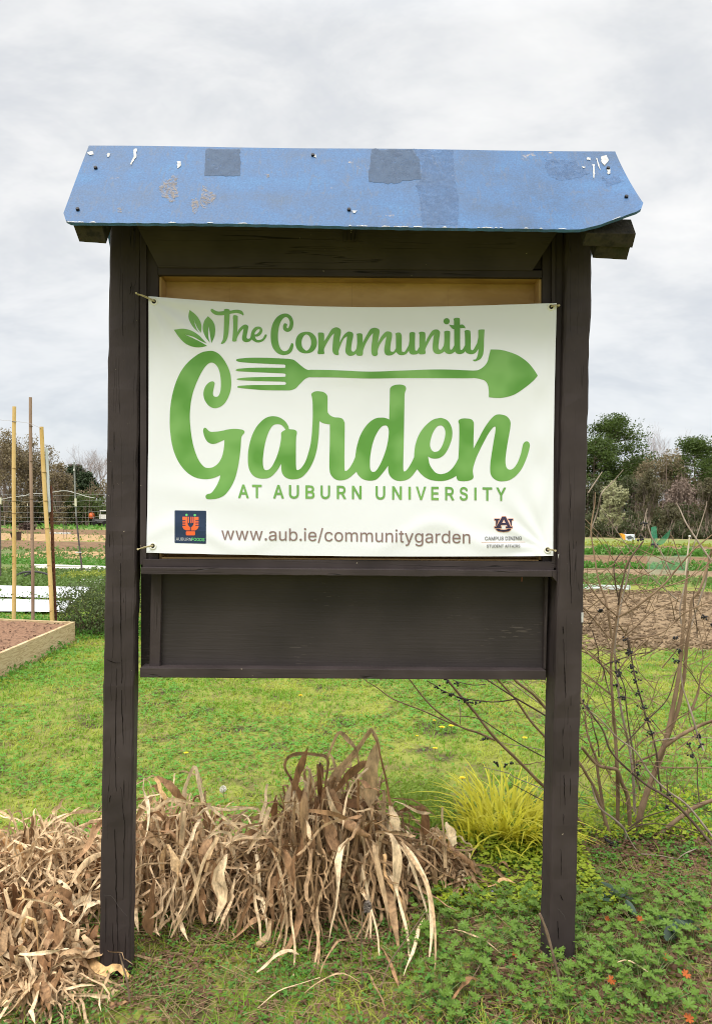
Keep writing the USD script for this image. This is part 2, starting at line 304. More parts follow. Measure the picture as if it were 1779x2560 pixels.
PATCH = worn('grey_blue_worn_patch', (0.044, 0.070, 0.118), (0.062, 0.098, 0.160), .22, .48, .72, 60)
PATCH2 = worn('faded_blue_worn_patch', (0.036, 0.075, 0.155), (0.050, 0.100, 0.200), .26, .56, .42, 50)
SCUFF = worn('tan_worn_scuff', (0.17, 0.145, 0.125), (0.27, 0.215, 0.16), .42, .62, .85, 90)
CHIP = noisy('white_primer_chip', (0.34, 0.34, 0.33), (0.56, 0.55, 0.52), 60, 0.8)
SCREW = plain('dark_screw', (0.02, 0.018, 0.018), 0.5, 0.6)
RAFTER = noisy('mossy_weathered_timber', (0.015, 0.013, 0.009), (0.039, 0.031, 0.022), 22, 0.9, bump=0.5, bscale=50, c3=(0.025, 0.025, 0.014))

def vinyl():
    nodes = {'g': ('geometry', {}), 'm': ('mapping', {'mapping_type': 'point', 'scale': (0.25, 1, 1)}), 'n': ('noise_texture', {'scale': 420.0, 'detail': 1.0}), 'b': ('bump', {'strength': 0.10, 'distance': 0.001}),
        'n2': ('noise_texture', {'scale': 3.0, 'detail': 4.0}), 'r': ('rgb_ramp', {'ramp': [(0.3, (0.705, 0.715, 0.755)), (0.7, (0.75, 0.76, 0.80))]}), 'p': ('principled_bsdf', {'roughness': 0.42, 'specular_ior_level': 0.45})}
    return M('white_banner_vinyl', nodes, [('g.position', 'm.vector'), ('m.vector', 'n.vector'), ('n.fac', 'b.height'), ('b.normal', 'p.normal'), ('g.position', 'n2.vector'), ('n2.fac', 'r.fac'), ('r.color', 'p.base_color')])
VINYL = vinyl()
def ink(name, c1, c2, scale=7.0):
    nodes = {'g': ('geometry', {}), 'n': ('noise_texture', {'scale': scale, 'detail': 1.5}), 'r': ('rgb_ramp', {'ramp': [(0.40, c1), (0.60, c2)]}), 'p': ('principled_bsdf', {'roughness': 0.45, 'specular_ior_level': 0.4})}
    return M(name, nodes, [('g.position', 'n.vector'), ('n.fac', 'r.fac'), ('r.color', 'p.base_color')])
INK_G = ink('printed_green', (0.095, 0.270, 0.040), (0.175, 0.370, 0.095))
INK_G2 = ink('printed_green_small_type', (0.13, 0.32, 0.07), (0.17, 0.37, 0.09))
INK_B = plain('printed_brown', (0.22, 0.145, 0.135), 0.5)
INK_NAVY = plain('printed_navy', (0.014, 0.030, 0.075), 0.45)
INK_DARK = plain('printed_dark_navy', (0.030, 0.022, 0.055), 0.45)
INK_OR = plain('printed_orange', (0.82, 0.13, 0.035), 0.45)
INK_HALO = plain('printed_pale_orange', (0.78, 0.42, 0.30), 0.5)
INK_LG = plain('printed_light_green', (0.12, 0.52, 0.17), 0.5)
INK_LT = plain('printed_light_grey', (0.45, 0.47, 0.50), 0.5)
INK_GREY = plain('printed_grey', (0.15, 0.145, 0.15), 0.5)
CRACK = plain('open_wood_crack', (0.006, 0.0045, 0.004), 0.95, 0, .05)
LIFT = plain('lifted_paint_edge', (0.075, 0.062, 0.060), 0.6, 0, .3)
INK_LINE = plain('printed_salmon', (0.72, 0.44, 0.34), 0.5)
GROMMET = plain('pale_grommet', (0.78, 0.76, 0.68), 0.35)
HOLE = plain('grommet_hole', (0.02, 0.018, 0.016), 0.9)
CORD = noisy('tan_cord', (0.36, 0.29, 0.16), (0.52, 0.45, 0.28), 200, 0.9)

SOIL = noisy('damp_brown_soil', (0.055, 0.035, 0.022), (0.13, 0.085, 0.05), 9, 0.95, c3=(0.20, 0.14, 0.085), bump=0.6, bscale=60, bdist=0.02)
# ---------------------------------------------------------------- the sign
sign = thing('garden_sign', 'tall dark brown timber notice board with a blue sloping roof, standing in the dead plants', 'sign', (0, 0, 0))
RNG = np.random.default_rng(5)
def post(side, top_px, bot_px, w, d, rot, right_corner):
    """a chamfered post with slightly uneven edges; the given pixels lie on its outer front corner"""
    top, bot = P(*top_px, 0.0), P(*bot_px, 0.0)
    ext = bot + (bot - top) * 0.12
    c, s = math.cos(rot), math.sin(rot); ch = 0.007
    xs, ys = (-w, 0) if right_corner else (0, w), (0, d)
    prof = np.array([(xs[0] + ch, 0), (xs[1] - ch, 0), (xs[1], ch), (xs[1], d - ch), (xs[1] - ch, d), (xs[0] + ch, d), (xs[0], d - ch), (xs[0], ch)])
    prof = prof @ np.array([[c, s], [-s, c]])
    n = 60; V = []
    for i in range(n + 1):
        o = ext + (top - ext) * i / n
        j = RNG.normal(0, 0.0009, (8, 2)) + RNG.normal(0, 0.0006, (1, 2))
        V.append(np.column_stack([o[0] + prof[:, 0] + j[:, 0], o[1] + prof[:, 1] + j[:, 1], np.full(8, o[2])]))
    V = np.vstack(V); F = []
    for i in range(n):
        for k in range(8):
            k2 = (k + 1) % 8; F += [(i * 8 + k, i * 8 + k2, (i + 1) * 8 + k2), (i * 8 + k, (i + 1) * 8 + k2, (i + 1) * 8 + k)]
    t = n * 8; F += [(t, t + k, t + k + 1) for k in range(1, 7)]
    return obj('post', (V, np.array(F)), PAINT_V, sign, label='left post' if side < 0 else 'right post')
post_l = post(-1, (275, 545), (247, 2440), 0.114, 0.092, math.radians(7), False)
post_r = post(1, (1483, 545), (1438, 2350), 0.103, 0.094, math.radians(8), True)
def crack(prim, right, pts, w, mat=CRACK, name='crack'):
    """an open split in the front of a post, following pixels down the wood"""
    (tx, ty), (bx_, by_) = ((1483, 545), (1438, 2350)) if right else ((275, 545), (247, 2440)); rot = math.radians(8 if right else 7)
    px = spline(np.asarray(pts, float), 7); px[:, 0] += RNG.normal(0, .5, len(px)); ww = 0.72 * w * (0.35 + 0.65 * np.sin(np.pi * np.linspace(.06, .94, len(px)))) * RNG.uniform(.6, 1.25, len(px))
    def at(sx, sy):
        x = P(sx, sy, 0)[0]; xc = P(tx + (bx_ - tx) * (sy - ty) / (by_ - ty), sy, 0)[0]; return P(sx, sy, (x - xc) * math.tan(rot) - .0022)
    t_ = np.gradient(px, axis=0); t_ /= np.linalg.norm(t_, axis=1, keepdims=True); nn = np.column_stack([-t_[:, 1], t_[:, 0]]) * ww[:, None] / 2; k = len(px)
    V = np.array([at(*q) for q in px + nn] + [at(*q) for q in px - nn]); F = [(i, i + 1, k + i + 1) for i in range(k - 1)] + [(i, k + i + 1, k + i) for i in range(k - 1)]
    obj(name, (V, np.array(F)), mat, prim)
zz = lambda ox, oy, k, txt: [(ox + float(a) / k, oy + float(b) / k) for a, b in (q.split(',') for q in txt.split())]
for tx_, w_ in (('210,0 212,380 220,600', 2.2), ('175,60 165,480 165,700 172,930', 2.2), ('205,900 220,1080 232,1170 225,1350 222,1700', 1.7), ('160,1200 170,1500 172,1700 180,1880 185,2160', 2.6), ('100,1680 95,2000', 1.6), ('145,1860 150,2150', 1.6), ('130,960 120,1010', 2.5)): crack(post_l, False, zz(230, 1650, 2.83, tx_), w_)
for tx_, w_ in (('130,200 132,600 138,1060', 2.3), ('20,1050 80,1075 130,1078', 1.8), ('75,700 70,1040', 1.2)): crack(post_l, False, zz(260, 1320, 3.192, tx_), w_)
for tx_, w_ in (('350,760 355,1596', 1.4), ('470,880 450,1040', 2.0)): crack(post_l, False, zz(240, 540, 5.32, tx_), w_)
crack(post_l, False, zz(230, 1650, 2.83, '85,1665 125,1668 150,1685 200,1760 250,1815'), 1.6, LIFT, 'paint_edge')
for tx_, w_ in (('275,30 280,130 287,290', 2.2), ('270,880 275,960 280,1110', 2.4), ('250,1450 252,1650', 1.6), ('262,640 268,760', 1.5), ('270,1180 272,1260', 1.8), ('225,2000 232,2140', 3.2), ('245,1800 262,1840', 3.0)): crack(post_r, True, zz(1320, 1650, 3.06, tx_), w_)
for tx_, w_ in (('1225,50 1232,300 1245,640', 2.4), ('1130,-700 1140,-420', 1.6), ('1240,-500 1232,-150', 1.6), ('1165,860 1172,930', 3.5), ('1172,980 1180,1300 1190,1500', 1.8)): crack(post_r, True, zz(1100, 1340, 3.8, tx_), w_)
crack(post_r, True, zz(1320, 1650, 3.06, '220,1900 250,1930 275,1965 280,1990'), 1.6, LIFT, 'paint_edge')
# bare wood where the paint has come off
obj('paint_chip', prism(*(lambda f: (f, f + [0, .004, 0]))(np.array([P(1383, 2279, -.0065), P(1393, 2284, -.0065), P(1394, 2300, -.0065), P(1384, 2298, -.0065)])) ), CHIP, post_r)
obj('paint_chip', prism(*(lambda f: (f, f + [0, .004, 0]))(np.array([P(1453, 1532, -.004), P(1458, 1532, -.004), P(1457, 1556, -.004), P(1453, 1556, -.004)])) ), CHIP, post_r)
obj('paint_chip', prism(*(lambda f: (f, f + [0, .004, 0]))(np.array([P(1394, 1387, -.009), P(1402, 1379, -.009), P(1399, 1391, -.009), P(1396, 1397, -.009)])) ), CHIP, post_r)
# the shadow box that holds the board
obj('stile', rect(350, 548, 366, 1412, 0.012, 0.10), PAINT_V, sign)
obj('stile', rect(366.6, 548, 395, 1412, 0.022, 0.09), PAINT_V, sign)
obj('stile', rect(1355, 552, 1378, 1412, 0.022, 0.09), PAINT_V, sign)
obj('stile', rect(1378.6, 552, 1388, 1420, 0.006, 0.10), PAINT_V, sign)
obj('stile', rect(1388.6, 552, 1406, 1426, 0.016, 0.09), PAINT_V, sign)
obj('header_board', rect(395.6, 540, 1354.4, 668, 0.040, 0.06), PAINT_H, sign)
hv = [(340, 560), (1400, 566), (1330, 672), (396, 666)]
f = np.array([P(340, 560, -0.035), P(396, 668, 0.012), P(1330, 676, 0.012), P(1400, 568, -0.035)])
obj('tilted_head_board', prism(f, f + [0, 0.022, 0]), PAINT_H, sign)
obj('head_lip', rect(395.6, 672, 1354.4, 690, 0.018, 0.020), PAINT_H, sign)
obj('hanger_block', rect(858, 566, 889, 600, -0.052, 0.018), PAINT_V, sign)
# tan recess behind the banner
xs = [395.0, 574, 880, 1120, 1355.6]
for a, b in zip(xs[:-1], xs[1:]): obj('back_board', rect(a + .15, 672, b - .15, 1412, 0.118 + RNG.uniform(0, .0006), 0.012), TAN, sign)
obj('recess_top', rect(396, 683, 1354, 691.5, 0.039, 0.078), TAN, sign)
obj('recess_side', rect(395.6, 691.6, 403, 1400, 0.040, 0.077), TAN, sign)
obj('recess_side', rect(1347, 691.6, 1354.4, 1400, 0.040, 0.077), TAN, sign)
obj('recess_sill', rect(404, 1396, 1346, 1408, 0.0305, 0.086), TAN, sign)
obj('rear_sheet', rect(352, 560, 1396, 1690, 0.135, 0.012), PAINT_P, sign)
# sill and the lower panel
f = np.array([P(357, 1398, 0.004), P(357, 1422, 0.004), P(1384, 1430, 0.004), P(1384, 1404, 0.004)])
obj('sill_board', prism(f, f + [0, 0.026, 0]), PAINT_H, sign)
n = 44; t = np.linspace(0, 1, n); lo = np.array([P(352 + a * 1027, 1434.5 + a * 8 + (RNG.uniform(0, 1.6) if 0.02 < a < 0.7 else 0), -0.026) for a in t]); up = np.array([P(352 + a * 1027, 1419 + a * 8, -0.026) for a in t])
V = np.vstack([up, lo, up + [0, .034, 0], lo + [0, .034, 0]]); F = []
for i in range(n - 1):
    j = i + 1
    for a, b in ((0, n), (2 * n, 0), (n, 3 * n)): F += [(a + i, b + i, b + j), (a + i, b + j, a + j)]
F += [(0, 2 * n, 3 * n), (0, 3 * n, n), (n - 1, 2 * n - 1, 4 * n - 1), (n - 1, 4 * n - 1, 3 * n - 1)]
obj('sill_lip', (V, np.array(F)), PAINT_H, sign)
f = np.array([P(1379.5, 1427, -0.022), P(1379.5, 1442, -0.022), P(1391, 1455, -0.006), P(1391, 1426, -0.006)])
obj('sill_end_piece', prism(f, f + [0, 0.05, 0]), PAINT_V, sign)
obj('lower_panel', rect(402, 1425, 1362, 1676, 0.070, 0.014), PAINT_P, sign)
obj('batten', slab([(373.5, 1673), (399, 1673), (404, 1425), (378, 1425)], 0.050, 0.034), PAINT_V, sign)
obj('batten', slab([(1358, 1673), (1364, 1673), (1370, 1425), (1363, 1425)], 0.040, 0.044), PAINT_V, sign)
f = np.array([P(350, 1670, 0.016), P(350, 1694, 0.016), P(1364, 1700, 0.016), P(1364, 1677, 0.016)])
obj('bottom_rail', prism(f, f + [0, 0.075, 0]), PAINT_H, sign)
obj('nail_stub', tube([P(1304, 1443, 0.0), P(1303.5, 1454, 0.0)], 0.002, 6), noisy('rusty_nail', (0.16, 0.05, 0.03), (0.25, 0.09, 0.05), 90), sign)

# roof: a thin painted board sloping towards the viewer, and its twin on the far side
YR, YE = 0.045, -0.245
RT = [P(222, 363, YR), P(1537, 378, YR)]; RB = [P(150, 556, YE), P(1609, 574, YE)]
def roof_pt(u, v):
    """u along (0..1), v down the slope (0..1): the surface, with its sag and the lifted corner"""
    u, v = np.asarray(u, float), np.asarray(v, float)
    t = RT[0] + (RT[1] - RT[0]) * u[..., None]; b = RB[0] + (RB[1] - RB[0]) * u[..., None]
    p = t + (b - t) * v[..., None]
    nrm = np.cross(RT[1] - RT[0], RB[0] - RT[0]); nrm /= np.linalg.norm(nrm); nrm = nrm if nrm[1] < 0 else -nrm
    lift = 0.075 * sst(u, 0.875, 1.03) * np.clip(v, 0, 1) ** 1.6
    sag = 0.003 * np.sin(u * 5.0 + 0.5) * v + 0.0012 * np.sin(u * 13 + v * 4)
    return p + nrm * (lift * 0.55 + sag)[..., None] + np.array([0, 0, 1.0]) * (lift * 0.60)[..., None], nrm
def roof_uv(sx, sy):
    """pixel to (u, v) on the flat slope"""
    d = ray(sx, sy); nrm = np.cross(RT[1] - RT[0], RB[0] - RT[0]); p = CAM + d * (np.dot(RT[0] - CAM, nrm) / np.dot(d, nrm))
    A = np.column_stack([RT[1] - RT[0], RB[0] - RT[0], (RB[1] - RB[0]) - (RT[1] - RT[0])])
    a = np.linalg.lstsq(np.column_stack([RT[1] - RT[0], RB[0] - RT[0]]), p - RT[0], rcond=None)[0]; v = a[1]
    t = RT[0] + (RB[0] - RT[0]) * v; e = RT[1] + (RB[1] - RT[1]) * v
    return float(np.dot(p - t, e - t) / np.dot(e - t, e - t)), float(v)
def roof_board(flip=False):
    nu, nv = 120, 34; u = np.linspace(0, 1, nu); v = np.linspace(0, 1, nv)
    U, W = np.meshgrid(u, v); rad = 0.11                     # rounded lower corners
    aspect = 0.26
    for su, e in ((1, 0.0), (-1, 1.0)):
        dx = np.abs(U - e); r_u = 0.024; cut = np.clip((r_u - dx) / r_u, 0, 1)
        vmax = 1 - rad * (1 - np.sqrt(np.clip(1 - cut ** 2, 0, 1))); W = np.minimum(W, np.where(cut > 0, W * vmax + 0 * W, W))
    p, nrm = roof_pt(U, W)
    p[-1, :, 2] += 0.0007 * np.sin(np.arange(nu) * 1.7)
    top = p.reshape(-1, 3); bot = top - nrm * 0.011
    if flip:
        for q in (top, bot): q[:, 1] = 2 * (YR + 0.008) - q[:, 1]
    N = nu * nv; F = []
    idx = np.arange(N).reshape(nv, nu)
    a, b, c, d = idx[:-1, :-1].ravel(), idx[:-1, 1:].ravel(), idx[1:, 1:].ravel(), idx[1:, :-1].ravel()
    F = [np.stack([a, d, c], 1), np.stack([a, c, b], 1), np.stack([a, c, d], 1) + N, np.stack([a, b, c], 1) + N]
    rim = np.concatenate([idx[0, :], idx[1:, -1], idx[-1, -2::-1], idx[-2:0:-1, 0]]); r2 = np.roll(rim, -1)
    E = [np.stack([rim, r2, r2 + N], 1), np.stack([rim, r2 + N, rim + N], 1)]
    me = trimesh.Trimesh(np.vstack([top, bot]), np.vstack(F + E), process=False); me.fix_normals()
    return me
roof = obj('roof_board', roof_board(), ROOF, sign, smooth=40, label='worn blue front roof board')
obj('roof_board', roof_board(True), ROOF, sign, smooth=40)
def decal(name, px, mat, rough=0.0, h=0.0012, seed=0, n=3, parent=roof, thick=True):
    rng = np.random.default_rng(seed); pts = np.asarray(px, float); out = []
    N = len(pts)
    for i in range(N):
        a, b = pts[i], pts[(i + 1) % N]
        for k in range(n): out.append(a + (b - a) * k / n + rng.normal(0, rough, 2))
    uv = np.array([roof_uv(*q) for q in out]); pol = Polygon(uv).buffer(0)
    if pol.geom_type != 'Polygon': pol = max(pol.geoms, key=lambda g: g.area)
    v2, f2 = trimesh.creation.triangulate_polygon(pol, engine='earcut')
    big = trimesh.Trimesh(np.column_stack([v2 * [1, 0.25], 0 * v2[:, 0]]), f2, process=False).subdivide_to_size(0.02)
    q, nrm = roof_pt(big.vertices[:, 0], big.vertices[:, 1] / 0.25)
    return obj(name, (q + nrm * h, big.faces), mat, parent)
decal('paint_patch', [(514, 372), (600, 372), (601, 440), (511, 439)], PATCH, 1.0, seed=1, n=10)
decal('paint_patch', [(928, 374), (1030, 374), (1050, 402), (1052, 445), (985, 458), (920, 455), (924, 405)], PATCH, 1.4, seed=2, n=9)
decal('paint_patch', [(1030, 374), (1131, 375), (1136, 430), (1146, 500), (1146, 560), (1054, 561), (1050, 500), (1040, 462), (1053, 444), (1051, 402)], PATCH2, 1.4, h=0.0009, seed=3, n=8)
decal('paint_patch', [(1362, 396), (1440, 398), (1470, 440), (1440, 446), (1400, 452), (1366, 430)], PATCH2, 2.5, seed=4, n=6)
decal('paint_patch', [(1500, 452), (1545, 450), (1556, 470), (1520, 475)], PATCH2, 2.5, seed=14, n=6)
decal('tan_scuff', [(416, 452), (430, 438), (446, 445), (446, 480), (438, 510), (424, 504), (402, 490), (400, 470)], SCUFF, 3.0, seed=5, n=6)
decal('tan_scuff', [(480, 498), (492, 494), (498, 510), (490, 535), (480, 528)], SCUFF, 2.0, seed=6, n=6)
decal('tan_scuff', [(500, 508), (505, 480), (512, 462), (522, 480), (540, 486), (536, 500), (522, 512), (508, 526)], SCUFF, 2.4, seed=7, n=5)
decal('tan_scuff', [(664, 435), (672, 434), (674, 442), (666, 446)], SCUFF, 1.0, seed=8, n=5)
decal('tan_scuff', [(294, 520), (303, 518), (305, 530), (296, 533)], SCUFF, 1.0, seed=9, n=5)
for i, q in enumerate([[(218, 381), (233, 379), (235, 387), (222, 389)], [(335, 373), (343, 373), (340, 394), (329, 413), (326, 411), (335, 392)], [(443, 405), (452, 404), (451, 418), (443, 422)], [(268, 386), (276, 384), (274, 393), (269, 394)],
        [(1501, 392), (1515, 390), (1520, 405), (1510, 418), (1502, 410)], [(1479, 414), (1484, 413), (1485, 440), (1483, 452), (1481, 440)], [(1489, 397), (1491, 397), (1500, 430), (1508, 450), (1504, 450), (1496, 425)], [(1466, 394), (1476, 396), (1474, 402), (1467, 400)], [(1515, 428), (1523, 428), (1522, 444), (1517, 443)],
        [(880, 526), (893, 527), (888, 532), (881, 532)], [(784, 386), (790, 386), (789, 394), (784, 393)], [(1454, 417), (1461, 419), (1459, 423), (1454, 421)]]):
    decal('white_chip', q, CHIP, 0.7, h=0.0022, seed=20 + i, n=4)
for i in range(34):                                            # bare edge along the eave
    u = RNG.choice([RNG.uniform(0.01, 0.32), RNG.uniform(0.46, 0.62), RNG.uniform(0.62, 0.96)]); l = RNG.uniform(0.004, 0.016); k = 7
    uu = np.linspace(u, u + l, k); top_ = 0.999 - RNG.uniform(0.004, 0.014, k) * np.sin(np.linspace(0.2, 2.9, k))
    a, nr = roof_pt(uu, top_); b, _ = roof_pt(uu, np.full(k, 0.9995))
    V = np.vstack([a + nr * 0.0018, b + nr * 0.0018]); F = np.array([(j, j + k, j + k + 1) for j in range(k - 1)] + [(j, j + k + 1, j + 1) for j in range(k - 1)])
    obj('white_chip', (V, F), CHIP, roof)
for sx, sy in ((240, 422), (195, 525), (782, 389), (872, 525), (1518, 427), (1560, 519)):
    u, v = roof_uv(sx, sy); p, nr = roof_pt(u, v)
    hd = trimesh.creation.cylinder(0.0065, 0.007, sections=8); hd.apply_transform(trimesh.geometry.align_vectors([0, 0, 1], nr)); hd.apply_translation(p + nr * 0.004)
    obj('screw_head', hd, SCREW, roof)
# rafters and ridge under the roof
nr0 = roof_pt(0.5, 0.5)[1]; sl = (RB[0] - RT[0]); sl[0] = 0; sl /= np.linalg.norm(sl)
def rafter(x, w, v1, drop, h, flip=False, v0=0.02):
    a = RT[0] + sl * v0 - nr0 * (0.013 + drop); b = RT[0] + sl * v1 - nr0 * (0.013 + drop)
    q = []
    for p, e in ((a, 0), (b, 0.012)):
        q.append(np.array([[x, p[1], p[2]], [x + w, p[1], p[2]], [x + w, p[1] - nr0[1] * h + e * sl[1], p[2] - nr0[2] * h + e * sl[2]], [x, p[1] - nr0[1] * h - e * sl[1], p[2] - nr0[2] * h]]))
    V = np.vstack(q)
    if flip: V[:, 1] = 2 * (YR + 0.008) - V[:, 1]
    F = [(0, 1, 2), (0, 2, 3), (4, 6, 5), (4, 7, 6)] + [t for i in range(4) for t in ((i, 4 + i, 4 + (i + 1) % 4), (i, 4 + (i + 1) % 4, (i + 1) % 4))]
    me = trimesh.Trimesh(V, F, process=False); me.fix_normals(); return me
L = np.linalg.norm((RB[0] - RT[0])[1:])
xl = P(190, 575, -0.2)[0]; xr = P(1497, 590, -0.2)[0]
obj('rafter', rafter(xl, 0.098, L - 0.012, 0.0, 0.065), RAFTER, sign); obj('rafter', rafter(xl, 0.098, L - 0.02, 0.0, 0.065, True), RAFTER, sign)
obj('rafter', rafter(xr, 0.115, L - 0.02, 0.045, 0.055), RAFTER, sign); obj('rafter', rafter(xr, 0.06, L - 0.02, 0.0, 0.06, True), RAFTER, sign)
obj('purlin', rafter(xr - 0.05, P(1583, 560, -.2)[0] - xr + 0.05, L - 0.016, 0.002, 0.046, v0=L - 0.10), RAFTER, sign)
zr = RT[0][2] - 0.035
obj('ridge_beam', boxm(RT[0][0] + 0.06, RT[1][0] - 0.06, 0.030, 0.075, zr - 0.10, zr - 0.005), RAFTER, sign)

# ---------------------------------------------------------------- the banner
TLp, TRp, BLp, BRp = (371, 740), (1391, 757), (366, 1382), (1382, 1390)
def ban_y(sx, sy):
    """depth of the vinyl at a pixel: it hangs loosely, with soft folds"""
    sx, sy = np.asarray(sx, float), np.asarray(sy, float)
    u, v = (sx - 370) / 1015, (sy - 745) / 640
    y = -0.0045 + 0 * u
    y = y - 0.009 * np.sin(np.pi * np.clip(u, 0, 1)) * (1 - v) * 0.7
    y = y - 0.0035 * np.sin(u * 9 - v * 3.2 + 0.4) * np.sin(np.pi * v) - 0.0022 * np.sin(u * 15.5 + v * 5) * (0.4 + 0.6 * v)
    d1 = (u * 1.5 - v * 1.0); y = y - 0.0040 * np.exp(-(((u - 0.16) * 0.9 - (v - 0.2)) / 0.05) ** 2) * np.exp(-((u - 0.15) / 0.16) ** 2)
    y = y - 0.0040 * np.exp(-((v - 0.78 - 0.25 * (u - 0.2)) / 0.05) ** 2) * np.exp(-((u - 0.17) / 0.16) ** 2)
    y = y - 0.0035 * np.exp(-((v - 0.93 + 0.05 * np.sin(u * 20)) / 0.030) ** 2) * (0.5 + 0.5 * np.sin(u * 11))
    e = np.hypot(u - 0.985, (v - 0.985) * 0.63); a = np.arctan2((0.985 - v) * 0.63, 0.985 - u); y = y - 0.0020 * np.sin(a * 15) * np.exp(-((e - 0.10) / 0.07) ** 2)
    e = np.hypot(u - 0.015, (v - 0.015) * 0.63); a = np.arctan2(v * 0.63, u + 1e-6); y = y - 0.0026 * np.sin(a * 12) * np.exp(-((e - 0.10) / 0.08) ** 2)
    y = y - 0.0035 * np.exp(-((v - 0.30) / 0.035) ** 2) * np.exp(-((u - 0.50) / 0.10) ** 2)
    y = y - 0.0022 * np.exp(-((u - 0.965) / 0.02) ** 2) * np.sin(v * 26)
    return y
def ban(S, h=0.0):
    S = np.asarray(S, float); return PV(S, ban_y(S[:, 0], S[:, 1]) - h)
nu, nv = 150, 100
U, W = np.meshgrid(np.linspace(0, 1, nu), np.linspace(0, 1, nv))
topx, topy = TLp[0] + (TRp[0] - TLp[0]) * U, TLp[1] + (TRp[1] - TLp[1]) * U + 19 * np.sin(np.pi * U) ** 1.0 * (1 + 0.25 * (0.4 - U))
botx, boty = BLp[0] + (BRp[0] - BLp[0]) * U, BLp[1] + (BRp[1] - BLp[1]) * U + 4.5 * np.sin(np.pi * U)
SX = topx + (botx - topx) * W; SY = topy + (boty - topy) * W
SX += np.where(U > .5, -1, 1) * 2.5 * np.sin(np.pi * W) * np.abs(2 * U - 1) ** 3
pts = ban(np.column_stack([SX.ravel(), SY.ravel()])); idx = np.arange(nu * nv).reshape(nv, nu)
a, b, c, d = idx[:-1, :-1].ravel(), idx[:-1, 1:].ravel(), idx[1:, 1:].ravel(), idx[1:, :-1].ravel()
N = nu * nv; Ff = np.vstack([np.stack([a, d, c], 1), np.stack([a, c, b], 1)])
rim = np.concatenate([idx[0, :], idx[1:, -1], idx[-1, -2::-1], idx[-2:0:-1, 0]]); r2 = np.roll(rim, -1)
banner = thing('vinyl_banner', 'white vinyl banner with green lettering, tied by its corners to the notice board', 'banner')
obj('printed_sheet', (np.vstack([pts, pts + [0, .0014, 0]]), np.vstack([Ff, Ff[:, ::-1] + N, np.stack([rim, r2, r2 + N], 1)[:, ::-1], np.stack([rim, r2 + N, rim + N], 1)[:, ::-1]])), VINYL, banner, smooth=50)

def curve(text, ox, oy, k, n=5):
    """outline read off an enlargement: 'x,y' points, * marks a corner; smooth in between"""
    P_, C_ = [], []
    for tok in text.split():
        c = tok.endswith('*'); x, y = tok.rstrip('*').split(','); P_.append((ox + float(x) / k, oy + float(y) / k)); C_.append(c)
    return P_, C_
def outline(parts, n=6):
    P_, C_ = [], []
    for q in parts: a, b = curve(*q); P_ += a; C_ += b
    if not any(C_): return spline(P_, n, closed=True)
    s = C_.index(True); P_ = P_[s:] + P_[:s]; C_ = C_[s:] + C_[:s]; P_.append(P_[0]); C_.append(True)
    out, run = [], [P_[0]]
    for p, c in zip(P_[1:], C_[1:]):
        run.append(p)
        if c: out.append(spline(run, n)[:-1] if len(run) > 2 else np.array(run[:1])); run = [p]
    return np.vstack(out)
def poly(parts, holes=()):
    g = Polygon(outline(parts)).buffer(0)
    for h in holes: g = g.difference(Polygon(outline(h)).buffer(0))
    return g
def pieces(g): return [x for x in getattr(g, 'geoms', [g]) if x.geom_type == 'Polygon' and x.area > 0.02]
def on_banner(g, h=0.0008, size=14.0):
    """flat print of a shape given in pixels, laid on the vinyl"""
    out = []
    for q in pieces(g):
        v, f = trimesh.creation.triangulate_polygon(q.simplify(0.04), engine='earcut')
        t = trimesh.Trimesh(np.column_stack([v, 0 * v[:, 0]]), f, process=False).subdivide_to_size(size, max_iter=12)
        p = ban(t.vertices[:, :2], h); fc = t.faces
        nn = np.cross(p[fc[:, 1]] - p[fc[:, 0]], p[fc[:, 2]] - p[fc[:, 0]])
        fc = np.where((nn[:, 1] > 0)[:, None], fc[:, ::-1], fc); out.append((p, fc))
    return cat(out)
Z1, Z2, Z3 = (410, 750, 3.99), (660, 770, 3.99), (960, 770, 3.99)
Z4, Z5, Z6, Z7, Z8 = (410, 860, 5.32), (600, 950, 5.32), (860, 940, 5.32), (1060, 1000, 5.32), (560, 870, 1.995)
gG = poly([("635,495 590,515 545,570 523,650 535,730 580,805 640,845 690,850 750,830 810,780 860,690 890,580 890,450 865,340 810,230 740,140 670,98 600,90 500,110 400,170 300,260 220,370 160,500 115,650 85,820 75,1000 80,1150 105,1330 150,1480 220,1610 310,1710 420,1775 530,1795 620,1790 700,1765 750,1740* 735,1800 700,1880 655,1950 620,1985 580,1995 555,2015 553,2040 575,2060 640,2062 720,2050 800,2010 870,1930 930,1820 970,1690 1000,1530 1015,1400 1022,1300 1028,1240 1045,1205 1065,1185 1068,1160 1045,1140 990,1130 920,1128 850,1135 760,1155 660,1167 610,1163 580,1140 555,1115 530,1118 520,1145 525,1190 545,1250 580,1300 630,1325 680,1323 740,1300 802,1272* 800,1340 785,1440 760,1520 715,1590 650,1637 580,1648 530,1630 470,1560 420,1450 380,1310 355,1150 342,980 350,820 372,690 405,580 450,470 500,370 555,290 600,252 640,245 680,265 715,310 740,380 753,470 755,560 745,640 720,690 690,702 660,690 650,660 655,610 668,550 672,520 660,500", *Z4)])
